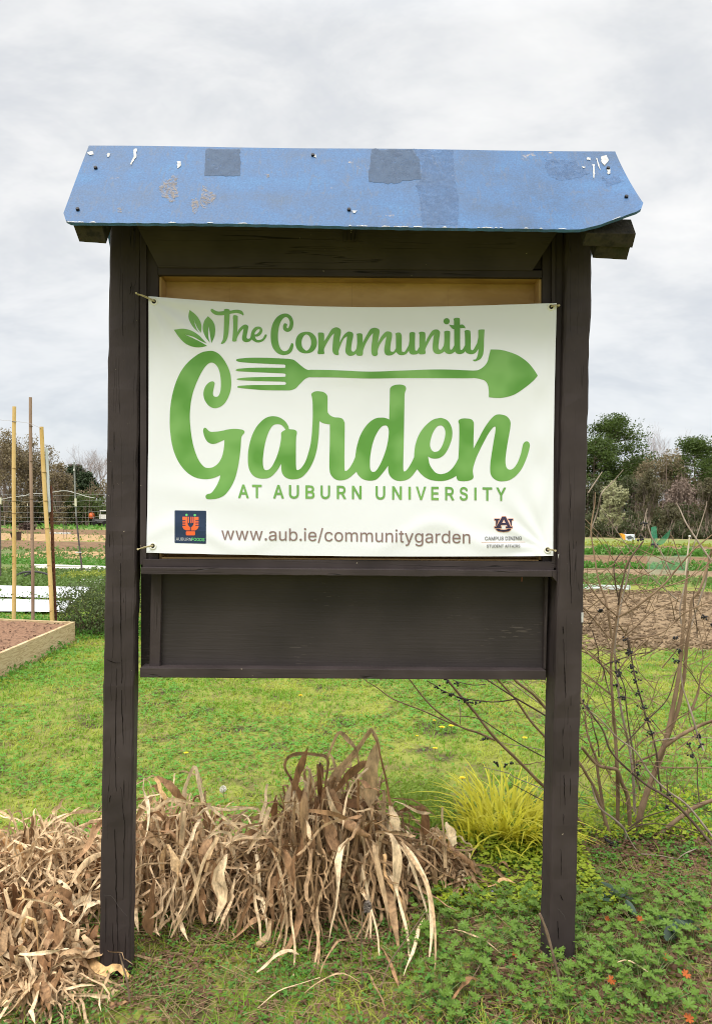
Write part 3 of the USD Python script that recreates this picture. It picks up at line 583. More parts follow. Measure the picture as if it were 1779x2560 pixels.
gA = poly([("650,652* 640,610 600,550 540,505 470,482 400,483 330,510 260,570 200,650 150,760 115,900 103,1020 108,1130 130,1210 175,1270 240,1303 320,1310 385,1298 440,1260 500,1190 547,1110* 548,1180 560,1240 600,1290 660,1315 720,1318 790,1305 850,1265 920,1180 980,1060 1020,920 1042,760 1050,640 1054,545* 1100,570 1150,582 1192,587* 1192,800 1188,1000 1187,1150 1195,1230 1230,1290 1280,1325 1340,1333 1410,1320 1470,1285 1545,1218*", *Z5),
    ("190,1320 240,1365 310,1388 380,1388 440,1365 510,1290 585,1190* 585,1250 600,1310 640,1360 700,1390 770,1393 840,1375 900,1330 970,1238* 1020,1300 1090,1355 1170,1385 1260,1395 1350,1388 1430,1360 1493,1325*", *Z6),
    ("432,1040 455,1070 520,1078 590,1072 640,1050 655,1020 650,985 645,940 655,880 690,770 740,660 790,560 850,450 900,380 930,352 948,360 945,420 920,560 895,720 878,850 877,950 895,1010 940,1055 1000,1078 1070,1078 1140,1060 1220,1005 1290,920 1340,820 1380,710 1402,620 1400,580 1380,553 1350,550 1320,575 1305,620 1285,710 1250,810 1210,880 1170,918 1130,925 1100,905 1083,860 1080,780 1095,650 1120,500 1140,390 1148,310 1135,260 1095,215 1040,195 980,190 930,210 870,270 800,370 730,500 655,645* 655,500 660,330 655,290 630,258 580,245 520,243 470,258 453,285 462,320 465,400 463,550 458,700 453,775* 420,840 370,910 310,960 230,985 160,970 110,920 70,850 50,748* 90,770 150,778 210,765 270,720 320,640 355,550 373,470 370,390 345,320 300,265 240,240", *Z7),
    ("1254,559 1180,580 1100,640 1030,720 980,810 945,920 932,1020 928,1080* 900,1140 860,1210 825,1255 800,1268 788,1255 785,1200 788,1000 795,700 800,400 803,240 820,180 820,150 800,125 750,112 690,115 640,130 612,160 607,190 603,400 598,577* 560,560 500,552 420,562 340,610 270,690 210,800 170,930 152,1030 148,1070* 120,1140 80,1210 45,1250 20,1262 5,1245 3,1150", *Z6),
    ("1386,1000 1388,800 1390,600 1385,555 1360,515 1310,498 1250,493 1200,470 1172,440 1162,400 1162,240 1155,200 1120,165 1070,150 1010,148 965,165 946,190 955,230 963,300 965,480 958,650 940,830 910,960 870,1080 820,1160 780,1193 755,1195 745,1170 742,1080 742,900 745,760 755,710 750,680 720,660", *Z5)],
    [[("490,585 440,600 400,650 360,740 330,850 310,970 302,1080 308,1150 325,1190 355,1198 395,1180 440,1120 490,1010 525,890 545,770 545,710 560,685 605,660* 575,620 540,592", *Z5)],
     [("540,655 500,670 450,730 400,830 365,950 345,1080 342,1190 352,1250 380,1275 420,1262 470,1190 520,1080 560,960 585,840 593,740 583,685 565,660", *Z6)],
     [("1275,655 1230,675 1180,750 1150,840 1140,910 1155,970 1185,1003 1220,1007 1265,985 1305,920 1335,830 1345,750 1330,690 1305,662", *Z6)]])
gT = poly([("465,95 480,86 500,98 540,113 597,108* 600,92 625,87 650,93 656,107* 700,97 745,97 778,110 793,138 786,152 765,138 725,127 690,130 655,138* 650,230 643,320 632,375 610,418 578,437 568,428 585,395 592,350 597,260 600,148* 560,151 515,146 485,130 468,112", *Z1)])
gH = poly([("688,160 710,150 733,158 735,175 733,260 731,320* 750,285 785,252 815,243 838,258 838,285 828,335 823,370 835,385 855,380 862,365* 868,330 880,300 905,272 935,263 965,270 980,295 975,325 955,350 930,362 908,362* 912,380 930,397 960,395 985,380 1005,345 1015,342 1025,350 1015,375 990,405 955,420 920,420 890,405 875,392* 850,412 815,418 785,405 778,375 785,330 793,282* 765,310 740,350 725,385 722,405 700,413 680,408 680,395 686,330 690,250", *Z1)],
    [[("945,288 925,298 905,325 903,340 920,340 945,318 955,300 952,290", *Z1)]])
gC = poly([("1228,242 1205,230 1190,245 1186,275 1195,300 1220,315 1250,312 1275,290 1288,250 1287,205 1270,165 1240,140 1205,133 1160,145 1120,175 1085,230 1068,290 1063,350 1068,420 1085,475 1120,520 1160,542 1200,547 1245,535 1275,505 1290,455 1285,432 1270,430 1260,450 1240,490 1215,507 1185,505 1160,480 1142,430 1136,370 1140,300 1155,235 1180,190 1210,168 1235,178 1252,210 1252,245 1240,275 1228,280 1222,265", *Z1)])
gO = poly([("420,235 360,250 325,290 313,345 325,400 365,440 425,450 480,435 515,395 527,345 515,290 475,247", *Z2)], [[("420,262 390,285 373,335 380,385 405,415 425,423 450,405 467,365 467,320 450,280", *Z2)]])
gM = poly([("537,250 555,243 585,245 598,262 598,330* 630,280 670,215 700,195 730,192 760,210 765,240 757,290 750,345* 790,275 830,238 860,235 885,250 888,280 875,340 868,410 880,432 900,430 920,405* 927,340 925,275 922,258 945,250 970,253 980,270 983,345* 1010,290 1055,215 1085,198 1115,197 1145,212 1150,245 1140,300 1135,345* 1170,280 1210,238 1240,232 1270,245 1275,280 1262,350 1258,420 1275,435 1295,430 1313,400* 1313,280 1308,255 1330,243 1355,245 1368,262 1372,300 1372,420 1385,435 1405,430 1440,370* 1448,320 1448,260 1455,243 1480,238 1503,245 1505,265 1503,330", *Z2),
    ("308,410 318,425 330,420 350,385* 350,330 352,270 345,245 370,235 400,240 410,260 410,345* 435,290 475,230 505,213 535,215 555,235 555,260 545,330 540,390 550,413 570,410 592,375* 598,330 598,260 598,235 620,226 650,228 657,245 655,330 655,400 665,415 680,405 698,370* 697,300 697,208* 680,205 660,185 648,165 665,168 695,170* 695,130 692,108 710,97 740,97 753,108 755,165* 780,163 800,178 808,200 790,198 757,200* 757,300 758,400 768,418 785,405 805,370* 805,300 803,245 800,228 820,218 850,222 860,240 862,320 862,400 872,418 890,412 925,350* 937,290 937,235 940,218 965,212 995,213 1000,222 995,300 993,400 985,460 965,500 935,520 905,530 888,525 887,515 910,510 925,490 935,450 940,405* 915,440 885,457 850,457 820,445 808,430* 785,450 750,458 720,450 705,432* 680,450 650,457 620,450 600,432* 570,450 535,458 500,445 485,415 483,370 490,300 497,262* 465,300 430,365 410,410 412,435 410,452 390,460 350,458 345,447* 320,460 280,462 255,450 245,425* 220,455 190,467 150,465 125,445 118,437*", *Z3),
    ("1285,462 1250,472 1215,465 1200,440 1198,400 1210,330 1220,280* 1190,310 1150,370 1132,425 1132,460 1110,478 1080,470 1070,440 1070,380 1080,300 1085,248* 1050,290 1010,360 988,420 985,455 975,472 940,475 920,465 917,452* 890,470 850,475 820,455 810,420 820,340 828,278* 790,310 755,390 742,430 745,460 725,468 695,455 682,420 685,340 697,250* 665,285 620,360 597,410 600,450 575,458 540,457 533,440 540,400 540,300", *Z2)]).union(Point(960 + 622 / 3.99, 770 + 130 / 3.99).buffer(31 / 3.99))
gL = [poly([("98,295* 190,285 270,303 340,345 400,405 425,432* 370,408 290,365 205,342* 290,380 370,420 428,455* 370,468 290,465 210,430 150,370", *Z1)]),
      poly([("255,97* 310,140 350,190 372,250 368,325* 340,290 315,240 297,190* 310,245 330,295 355,328* 300,280 260,220 243,160", *Z1)]),
      poly([("438,160* 480,200 505,250 510,310 500,370 472,428* 462,370 453,310 443,260* 440,310 443,370 458,425* 415,370 390,310 387,260 405,200", *Z1)])]
gF = poly([("718,600 740,585 850,575 1000,575 1150,580 1260,588 1300,600 1350,640 1400,680 1440,697", *Z1), ("440,108 560,110 720,117 880,112 1060,106 1200,110", *Z8),
    ("900,622 950,612 1000,575 1030,530 1045,470 1060,412* 1150,415 1240,435 1340,475 1430,540 1490,610 1525,665 1525,680 1480,730 1400,795 1300,860 1200,890 1120,895 1043,888* 1042,820 1030,760 1005,725 970,710 900,697", *Z3), ("1200,150 900,149 720,151 560,146 440,145", *Z8),
    ("1440,770 1400,790 1350,840 1310,880 1260,898 1200,900 1000,897 850,885 750,875 730,866 750,855 850,848 1000,847 1190,845 1212,838 1215,828 1205,815 1170,812 1000,808 850,803 750,797 725,790 745,780 850,770 1000,767 1190,765 1210,755 1212,742 1200,732 1150,728 1000,722 850,715 740,708 715,699 740,685 850,676 1000,673 1190,675 1208,665 1210,652 1200,643 1150,640 1000,633 850,625 750,615", *Z1)])
for g in gL: obj('printed_leaf', on_banner(g), INK_G, banner)
obj('lettering', on_banner(unary_union([gT, gH])), INK_G, banner, label='script word The')
obj('lettering', on_banner(unary_union([gC, gO, gM])), INK_G, banner, label='script word Community')
obj('lettering', on_banner(unary_union([gG, gA])), INK_G, banner, label='large script word Garden')
obj('printed_fork_and_spade', on_banner(gF), INK_G, banner)

def glyph(ch, bold=False):
    if ch == 'I': return np.array([(0, 0), (1, 0), (1, 1), (0, 1)], float), np.array([(0, 1, 2), (0, 2, 3)])
    t = meshkit.text_mesh(ch, 1.0, 0.01, bold); v = np.asarray(t.vertices); f = np.asarray(t.faces); top = (v[f][:, :, 2] > 0.009).all(1)
    return v[:, :2], f[top]
def letters(items, h=0.0015, bold=False):
    """items: (text, x0, x1, y of the baseline, y of the top, width stretch kept) each fitted between pixels"""
    out = []
    for ch, x0, x1, yb0, yb1, cap in items:
        v, f = glyph(ch, bold); sm = trimesh.Trimesh(np.column_stack([v, 0 * v[:, 0]]), f, process=True).subdivide_to_size(0.35, max_iter=10); v, f = np.asarray(sm.vertices)[:, :2], np.asarray(sm.faces); a, b = v[:, 0].min(), v[:, 0].max(); s = (v[:, 0] - a) / (b - a)
        S = np.column_stack([x0 + (x1 - x0) * s, yb0 + (yb1 - yb0) * s - v[:, 1] * cap]); p = ban(S, h)
        nn = np.cross(p[f[:, 1]] - p[f[:, 0]], p[f[:, 2]] - p[f[:, 0]]); out.append((p, np.where((nn[:, 1] > 0)[:, None], f[:, ::-1], f)))
    return cat(out)
def spaced(word, ext):
    return [(c, a, b, 1243.4 + (a - 594) * 0.0114, 1243.4 + (b - 594) * 0.0114, 31.5) for c, (a, b) in zip(word, ext)]
AT = spaced('AT', [(595, 621.5), (629.8, 654)])
AU = spaced('AUBURN', [(682.5, 709.3), (722, 747), (763.2, 786), (801, 824.8), (841.5, 864.5), (879.3, 903.3)])
UN = spaced('UNIVERSITY', [(938.5, 962.5), (979.8, 1004), (1020.5, 1026.5), (1039.5, 1064.5), (1077.3, 1096), (1112, 1134.5), (1148.3, 1169), (1185, 1190.6), (1205.3, 1229.7), (1239.8, 1264)])
obj('lettering', letters(AT, bold=True), INK_G2, banner); obj('lettering', letters(AU, bold=True), INK_G2, banner); obj('lettering', letters(UN, bold=True), INK_G2, banner)
obj('web_address', letters([('www.aub.ie/communitygarden', 553, 1175, 1349, 1358, 31)]), INK_B, banner)
# square badge, lower left
Zb = lambda pts: [(425 + x / 7.98, 1260 + y / 7.98) for x, y in pts]
badge = Polygon(Zb([(105, 140), (705, 150), (703, 780), (105, 762)])).buffer(15 / 7.98)
bd = obj('badge', on_banner(badge, 0.0007), INK_NAVY, banner, label='navy square badge with orange emblem')
em = unary_union([Polygon(Zb([(248, 255), (350, 255), (350, 400), (372, 440), (398, 465), (398, 525), (320, 525), (270, 500), (248, 455)])), Polygon(Zb([(474, 258), (568, 258), (568, 455), (545, 500), (500, 527), (418, 527), (418, 465), (450, 440), (472, 400)])),
    Polygon(Zb([(362, 256), (382, 256), (382, 380), (362, 372)])), Polygon(Zb([(402, 256), (416, 256), (416, 382), (402, 382)])), Polygon(Zb([(436, 257), (456, 257), (456, 374), (436, 382)])), Polygon(Zb([(335, 562), (482, 562), (482, 606), (335, 606)])).buffer(18 / 7.98)])
for x0, x1 in ((240, 310), (506, 575)):
    for y in (330, 362, 396, 430): em = em.difference(Polygon(Zb([(x0, y - 8), (x1, y - 8), (x1, y + 8), (x0, y + 8)])))
obj('emblem', on_banner(em, 0.0012), INK_OR, bd)
obj('dots', on_banner(unary_union([Point(Zb([(328, 218)])[0]).buffer(24 / 7.98), Point(Zb([(494, 222)])[0]).buffer(24 / 7.98)]), 0.0012), INK_LG, bd)
obj('lettering', letters([('AUBURN', *[Zb([(118, 725)])[0][0], Zb([(425, 735)])[0][0], Zb([(0, 727)])[0][1], Zb([(0, 735)])[0][1]], 7.4)], 0.0012), INK_LT, bd)
obj('lettering', letters([('FOODS', *[Zb([(428, 735)])[0][0], Zb([(688, 740)])[0][0], Zb([(0, 735)])[0][1], Zb([(0, 741)])[0][1]], 7.4)], 0.0012, True), INK_LG, bd)
# crest and two lines of small type, lower right
Zc = lambda pts: [(1180 + x / 7.2545, 1270 + y / 7.2545) for x, y in pts]
Abig = Polygon(Zb([])) if False else Polygon(Zc([(542, 155), (606, 155), (692, 335), (727, 335), (727, 364), (608, 364), (608, 335), (636, 335), (624, 306), (522, 306), (508, 335), (528, 335), (528, 364), (402, 364), (402, 335), (438, 335)])).difference(Polygon(Zc([(573, 205), (606, 272), (540, 272)])))
U_ = unary_union([Polygon(Zc([(402, 196), (498, 196), (490, 224), (470, 224), (470, 245), (440, 325), (428, 322), (428, 224), (402, 224)])), Polygon(Zc([(738, 196), (645, 196), (655, 224), (675, 224), (678, 245), (702, 322), (714, 320), (714, 224), (738, 224)])),
    Polygon(Zc([(424, 374), (482, 374), (520, 392), (570, 398), (620, 392), (650, 374), (704, 374), (690, 402), (650, 425), (570, 434), (480, 425), (440, 402)]))])
crest = obj('crest', on_banner(Abig.union(U_).buffer(9 / 7.25), 0.0007), INK_HALO, banner, label='small interlocking crest of dark navy letters')
obj('letter', on_banner(Abig, 0.0012), INK_DARK, crest); obj('letter', on_banner(U_, 0.0012), INK_DARK, crest)
obj('small_type', letters([('CAMPUS DINING', 1211.5, 1303.5, 1350.3, 1350, 8.6)], 0.002, True), INK_GREY, banner)
obj('rule', on_banner(Polygon(Zc([(165, 617), (958, 613), (958, 620), (165, 624)])), 0.0008), INK_LINE, banner)
obj('small_type', letters([('STUDENT AFFAIRS', 1216, 1299.5, 1368.8, 1368.5, 7.0)], 0.002, True), INK_GREY, banner)
for (gx, gy), (nx, ny) in (((385, 753.5), (341.5, 733.5)), ((1377, 767), (1395.5, 764)), ((382, 1365), (346, 1372.5)), ((1368, 1374.5), (1386.5, 1376.5))):
    ring = Point(gx, gy).buffer(9.6).difference(Point(gx, gy).buffer(4.9)); r0 = ban(np.array([[gx, gy]]))[0]
    tor = trimesh.creation.torus(0.0108, 0.0030, 24, 8); tor.apply_scale([1, 1, 0.55]); tor.apply_transform(trimesh.transformations.rotation_matrix(math.pi / 2, [1, 0, 0])); tor.apply_translation(r0 + [0, -.0012, 0])
    gm = obj('grommet', tor, GROMMET, banner, smooth=True)
    obj('hole', on_banner(Point(gx, gy).buffer(5.2), 0.0007), HOLE, gm)
    a = r0 + [0, .0006, 0]; b = P(nx, ny, -0.014); mid = (a + b) / 2 + [0, -.008, 0]
    a2 = a + [0, -.006, 0]
    obj('tie_cord', cat([tube(spline([a, a2, mid, b], 6), 0.0017, 6), tube(spline([a + [0, 0, .002], a2 + [0, 0, .003], mid + [0.001, -.002, .0035], b], 6), 0.0015, 6)]), CORD, banner)
    nl = cat([tube([b + [0, -.006, 0], b + [0, .03, 0]], 0.0018, 6), tube([b + [0, -.007, 0], b + [0, -.0055, 0]], 0.0042, 8)])
    obj('nail', nl, CORD, sign)
# ---------------------------------------------------------------- ground and fields
def grid_sheet(xs, ys, dz=0.0, fn=None):
    X, Y = np.meshgrid(xs, ys); Z = gz(X, Y) + dz
    if fn is not None: Z = Z + fn(X, Y)
    V = np.stack([X, Y, Z], -1).reshape(-1, 3); nx, ny = len(xs), len(ys); i = np.arange(nx * ny).reshape(ny, nx)
    a, b, c, d = i[:-1, :-1].ravel(), i[:-1, 1:].ravel(), i[1:, 1:].ravel(), i[1:, :-1].ravel()
    return V, np.vstack([np.stack([a, b, c], 1), np.stack([a, c, d], 1)])
GROUND = noisy('earth_with_moss_and_straw', (0.080, 0.058, 0.030), (0.23, 0.25, 0.045), 2.6, 0.95, c3=(0.14, 0.13, 0.036), bump=0.7, bscale=35, detail=7, bdist=0.02)
MEADOW = noisy('far_rough_grass', (0.13, 0.12, 0.05), (0.11, 0.16, 0.04), 0.35, 0.95, c3=(0.19, 0.15, 0.075), detail=7, bump=0.5, bscale=5, bdist=0.1)
gx = np.concatenate([np.linspace(-300, -14, 30), np.linspace(-12, 12, 121), np.linspace(14, 300, 30)])
gy = np.concatenate([np.linspace(-80, -4, 14), np.linspace(-3, 12, 100), np.linspace(12.5, 20, 16), np.linspace(22, 150, 60), np.linspace(160, 1200, 14)])
obj('ground', grid_sheet(gx, gy), GROUND, smooth=True, kind='structure')
def field(name, x0, x1, y0, y1, mat, dz, wob=0.3, rough=0.0, rs=6.0, seed=0, res=0.5, mound=0.0, slope=0.0, smooth=True):
    """a patch of ground with wavering edges"""
    nx = max(6, int((x1 - x0) / res)); ny = max(5, int((y1 - y0) / res)); s = np.linspace(0, 1, nx); t = np.linspace(0, 1, ny)
    Sg, Tg = np.meshgrid(s, t); X = x0 + (x1 - x0) * Sg
    w0 = wob * (meshkit.fbm(np.stack([X * 0.8, 0 * X + seed, 0 * X], -1), 3, seed) - 0.5) * 2; w1 = wob * (meshkit.fbm(np.stack([X * 0.8, 0 * X + seed + 9, 0 * X], -1), 3, seed + 4) - 0.5) * 2
    Y = (y0 + w0 + slope * (X - x0)) * (1 - Tg) + (y1 + w1 + slope * (X - x0)) * Tg
    X = X + wob * 0.7 * (meshkit.fbm(np.stack([Y * 0.8, 0 * X + seed + 20, 0 * X], -1), 3, seed + 8) - 0.5) * 2 * np.abs(2 * Sg - 1) ** 3
    edge = np.minimum(1, 6 * np.minimum(np.minimum(Sg, 1 - Sg), np.minimum(Tg, 1 - Tg)))
    Z = gz(X, Y) + dz * edge - 0.02 * (1 - edge) + edge * (mound + rough * (meshkit.fbm(np.stack([X * rs, Y * rs, 0 * X], -1), 4, seed) - 0.35))
    V = np.stack([X, Y, Z], -1).reshape(-1, 3); i = np.arange(nx * ny).reshape(ny, nx)
    a, b, c, d = i[:-1, :-1].ravel(), i[:-1, 1:].ravel(), i[1:, 1:].ravel(), i[1:, :-1].ravel()
    return obj(name, (V, np.vstack([np.stack([a, b, c], 1), np.stack([a, c, d], 1)])), mat, smooth=smooth, kind='structure')
SOIL_D = noisy('dry_tan_soil', (0.108, 0.068, 0.035), (0.259, 0.180, 0.101), 6, 0.95, c3=(0.180, 0.119, 0.063), bump=0.8, bscale=25, bdist=0.03, detail=7)
SOIL_R = noisy('reddish_brown_soil', (0.081, 0.044, 0.023), (0.205, 0.123, 0.061), 1.4, 0.95, c3=(0.130, 0.073, 0.038), bump=0.6, bscale=10, bdist=0.06, detail=7)
STRAW = noisy('straw_and_woodchip', (0.247, 0.146, 0.065), (0.385, 0.250, 0.123), 2.0, 0.95, c3=(0.309, 0.194, 0.092), bump=0.6, bscale=9, bdist=0.05, detail=8)
ROADM = noisy('pale_gravel_road', (0.288, 0.256, 0.224), (0.368, 0.336, 0.296), 2, 0.95)
FIELDG = noisy('bright_field_grass', (0.099, 0.162, 0.027), (0.207, 0.234, 0.063), 0.6, 0.95, c3=(0.135, 0.189, 0.036), bump=0.7, bscale=6, bdist=0.1, detail=8)
FIELDY = noisy('yellowish_field_grass', (0.119, 0.162, 0.038), (0.255, 0.204, 0.093), 0.5, 0.95, c3=(0.170, 0.187, 0.051), bump=0.7, bscale=6, bdist=0.1, detail=8)
field('rough_meadow', -60, 60, 15.2, 60, MEADOW, 0.03, 1.0, seed=1, res=1.5)
field('far_meadow', -90, 90, 60, 126, FIELDY, 0.05, 1.0, seed=2, res=3)
def fieldS(name, x0, x1, sx, st, sb, mat, dz, wob=.3, rough=.06, rs=3.0, seed=0, res=.5, **k):
    """strip of field between two heights in the photograph, read at pixel column sx"""
    return field(name, x0, x1, G(sx, sb)[1], G(sx, st)[1], mat, dz, wob, rough, rs, seed, res, **k)
# right hand side plots
field('dug_soil_plot', 2.3, 15, 6.35, 14.2, SOIL_D, 0.02, 0.35, 0.07, 8.0, seed=3, res=0.05)
fieldS('grass_strip', 3, 30, 1600, 1441, 1466, FIELDG, .05, .4, seed=4)
fieldS('soil_strip', 3, 34, 1600, 1427, 1440, SOIL_D, .08, .35, seed=5)
fieldS('soil_strip', 4, 40, 1600, 1393, 1413, SOIL_R, .09, .6, seed=6)
fieldS('grass_strip', 5, 50, 1600, 1372, 1378, FIELDY, .10, .6, seed=7, res=1)
fieldS('grass_strip', 6, 75, 1600, 1350, 1366, FIELDG, .12, 1.5, seed=8, res=1.5)
fieldS('soil_strip', 14, 60, 1700, 1366, 1372, SOIL_R, .13, .8, seed=16, res=1)
# left hand side plots
fieldS('straw_patch', -13.5, -4.5, 215, 1380, 1402, STRAW, .08, .5, seed=9)
fieldS('dark_soil_plot', -45, -5, 100, 1354, 1379, SOIL_R, .09, .8, rs=2, seed=10)
fieldS('straw_strip', -60, -6, 100, 1336, 1355, STRAW, .11, 1.0, rs=2, seed=11)
fieldS('soil_strip', -75, -8, 100, 1317, 1337, SOIL_R, .13, 1.5, rs=1, seed=12, res=1)
fieldS('grass_strip', -40, -14, 235, 1320, 1329, FIELDG, .20, 1.5, seed=13, res=1)
fieldS('grass_strip', -60, -34, 30, 1322, 1331, FIELDY, .20, 1.5, seed=14, res=1)
ry = G(100, 1312)[1]
field('gravel_road', -160, 160, ry - 3.5, ry + 3.5, ROADM, 0.22, 0.4, seed=15, res=3)

# ---------------------------------------------------------------- lawn
rng = np.random.default_rng(11)
LAWN_RAMP = [(0.0, (0.176, 0.317, 0.022)), (0.3, (0.340, 0.512, 0.034)), (0.6, (0.495, 0.655, 0.060)), (0.82, (0.618, 0.716, 0.120)), (0.93, (0.639, 0.563, 0.262)), (1.0, (0.701, 0.552, 0.350))]
LAWN_RAMP2 = [(0.0, (0.368, 0.418, 0.055)), (0.45, (0.584, 0.585, 0.120)), (0.7, (0.649, 0.522, 0.207)), (1.0, (0.736, 0.543, 0.328))]
GRASS = leafy('lawn_blades', LAWN_RAMP, 0.4, 0.55, pscale=2.2, ramp2=LAWN_RAMP2, pfac=(0.47, 0.60))
CLOVER = leafy('clover_leaves', [(0.0, (0.116, 0.306, 0.034)), (0.5, (0.191, 0.431, 0.055)), (1.0, (0.300, 0.547, 0.089))], 0.35, 0.5)
def blades(rng, X, Y, h, w, lean, K=4, base=0.0):
    n = len(X); az = rng.uniform(0, 2 * np.pi, n); t = np.linspace(0, 1, K)
    d = np.stack([np.cos(az), np.sin(az), 0 * az], -1); Z = gz(X, Y) + base
    ln = lean * rng.uniform(0.2, 1.6, n)
    C = np.stack([X, Y, Z], -1)[:, None] + d[:, None] * (h * ln)[:, None, None] * (t ** 1.8)[None, :, None] + np.array([0, 0, 1.0]) * (h[:, None] * (t - 0.35 * np.clip(ln, 0, 1.3)[:, None] * t ** 2.2))[..., None]
    sd = np.stack([-np.sin(az), np.cos(az), 0 * az], -1)[:, None].repeat(K, 1)
    W = w[:, None] * (1 - t ** 2.5)[None] * 0.5 + 0.0004
    V = np.stack([C - sd * W[..., None], C + sd * W[..., None]], 2); i = np.arange(n * K * 2).reshape(n, K, 2)
    a, b, c, e = i[:, :-1, 0], i[:, :-1, 1], i[:, 1:, 1], i[:, 1:, 0]
    return V.reshape(-1, 3), np.concatenate([np.stack([a, b, c], -1).reshape(-1, 3), np.stack([a, c, e], -1).reshape(-1, 3)])
def in_view(x, y, m=0.25): return np.abs(x) < 0.49 * (y + 2.76) + m
def scatter(rng, n, x0, x1, y0, y1, dens=None):
    X = rng.uniform(x0, x1, n); Y = rng.uniform(y0, y1, n); k = in_view(X, Y, 0.5)
    if dens is not None: k &= rng.uniform(0, 1, n) < dens(X, Y)
    return X[k], Y[k]
def nz(x, y, s, seed=0): return meshkit.fbm(np.stack([np.asarray(x) * s, np.asarray(y) * s, 0 * np.asarray(x)], -1), 3, seed)
def bed(x, y):
    """1 where the planting bed (not lawn) is"""
    edge = 0.95 + 0.25 * np.sin(x * 2.1) + 0.25 * sst(x, 0.5, 1.2)
    return 1 - sst(y, edge - 0.15, edge + 0.2)
def plot_r(x, y): return sst(x, 2.1, 2.5) * sst(y + 1.1 * (nz(x, y, 1.6, 12) - .5), 6.25, 6.5) * (1 - sst(y, 14.0, 14.4))
X, Y = scatter(rng, 330000, -6.8, 6.8, 0.3, 11.8, lambda x, y: (1 - 0.75 * bed(x, y)) * (1 - plot_r(x, y)) * (0.55 + 0.45 * sst(nz(x, y, 3.0, 2), 0.35, 0.6)) * np.clip(1.25 - 0.06 * y, 0.5, 1))
h = rng.uniform(0.015, 0.055, len(X)) * (0.4 + 1.3 * nz(X, Y, 2.6, 5)); v, f = blades(rng, X, Y, h, rng.uniform(0.0034, 0.0072, len(X)) * (1 + 0.06 * Y), 1.15, K=3)
obj('lawn', (v, f), GRASS, label='short bright green lawn behind the notice board', cat='lawn', kind='stuff')
X, Y = scatter(rng, 9000, -6.8, 6.8, 0.5, 11.5, lambda x, y: (1 - bed(x, y)) * (1 - plot_r(x, y)) * sst(nz(x, y, 1.1, 31), 0.55, 0.7))
h = rng.uniform(0.05, 0.11, len(X)); v, f = blades(rng, X, Y, h, rng.uniform(0.004, 0.006, len(X)), 0.9, K=4)
obj('grass_tufts', (v, f), leafy('longer_grass', [(0, (0.22, 0.40, 0.05)), (1, (0.38, 0.52, 0.10))], 0.45), label='scattered taller tufts in the lawn', cat='grass', kind='stuff')
def clover(rng, X, Y, z, r):
    n = len(X); base = np.stack([X, Y, gz(X, Y) + z], -1); a0 = rng.uniform(0, 2 * np.pi, n); out = []
    for k in range(3):
        a = a0 + k * 2.094; d = np.stack([np.cos(a), np.sin(a), rng.uniform(-0.35, 0.45, n)], -1); s = np.stack([-np.sin(a), np.cos(a), rng.uniform(-0.3, 0.3, n)], -1)
        out.append(quads(base + d * (r * 0.6)[:, None], d * (r * 0.6)[:, None], s * (r * 0.5)[:, None]))
    return cat(out)
X, Y = scatter(rng, 120000, -6.5, 6.5, 0.3, 10.5, lambda x, y: (1 - 0.6 * bed(x, y)) * (1 - plot_r(x, y)) * (0.12 + 0.88 * sst(nz(x, y, 1.0, 8), 0.46, 0.60)) * np.clip(1.1 - 0.08 * y, 0.3, 1))
v, f = clover(rng, X, Y, rng.uniform(0.012, 0.045, len(X)), rng.uniform(0.008, 0.017, len(X)) * (1 + 0.05 * Y))
obj('clover', (v, f), CLOVER, label='dark green clover spreading through the lawn', cat='clover', kind='stuff')
DEADG = leafy('dry_grass_bits', [(0, (0.28, 0.20, 0.10)), (0.5, (0.40, 0.30, 0.17)), (1, (0.50, 0.40, 0.26))], 0.2, 0.8)
X, Y = scatter(rng, 90000, -6.5, 6.5, -0.3, 11, lambda x, y: (1 - plot_r(x, y)) * sst(nz(x, y, 1.9, 77), 0.45, 0.62) * 0.95 + 0.04)
n = len(X); az = rng.uniform(0, 6.28, n); u = np.stack([np.cos(az), np.sin(az), rng.normal(0, .3, n)], -1); w = np.stack([-np.sin(az), np.cos(az), rng.normal(0, .5, n)], -1)
v, f = quads(np.stack([X, Y, gz(X, Y) + rng.uniform(0.015, 0.035, n)], -1), u * rng.uniform(0.010, 0.03, n)[:, None], w * 0.0018 * (1 + 0.06 * Y)[:, None])
obj('dry_grass', (v, f), DEADG, label='straw coloured dry grass bits lying in the lawn', cat='dry grass', kind='stuff')

# clods on the dug plot
X = rng.uniform(2.4, 12, 15000); Y = rng.uniform(6.4, 14, 15000); k = in_view(X, Y, .4); X, Y = X[k], Y[k]
ico = trimesh.creation.icosphere(subdivisions=0); n = len(X); sc = 0.010 + 0.034 * rng.random(n) ** 2.5
V = np.array(ico.vertices)[None] * rng.uniform(0.55, 1.2, (n, 12, 1)) * sc[:, None, None] * np.array([1.3, 1, .7]) + np.stack([X, Y, gz(X, Y) + 0.03], -1)[:, None]
F = (np.array(ico.faces)[None] + (np.arange(n) * 12)[:, None, None]).reshape(-1, 3)
obj('soil_clods', (V.reshape(-1, 3), F), noisy('clod_soil', (0.108, 0.068, 0.036), (0.274, 0.194, 0.112), 6, 0.95, island=(0.7, 1.3)), label='lumps of tan earth on the dug plot', cat='soil', kind='stuff')

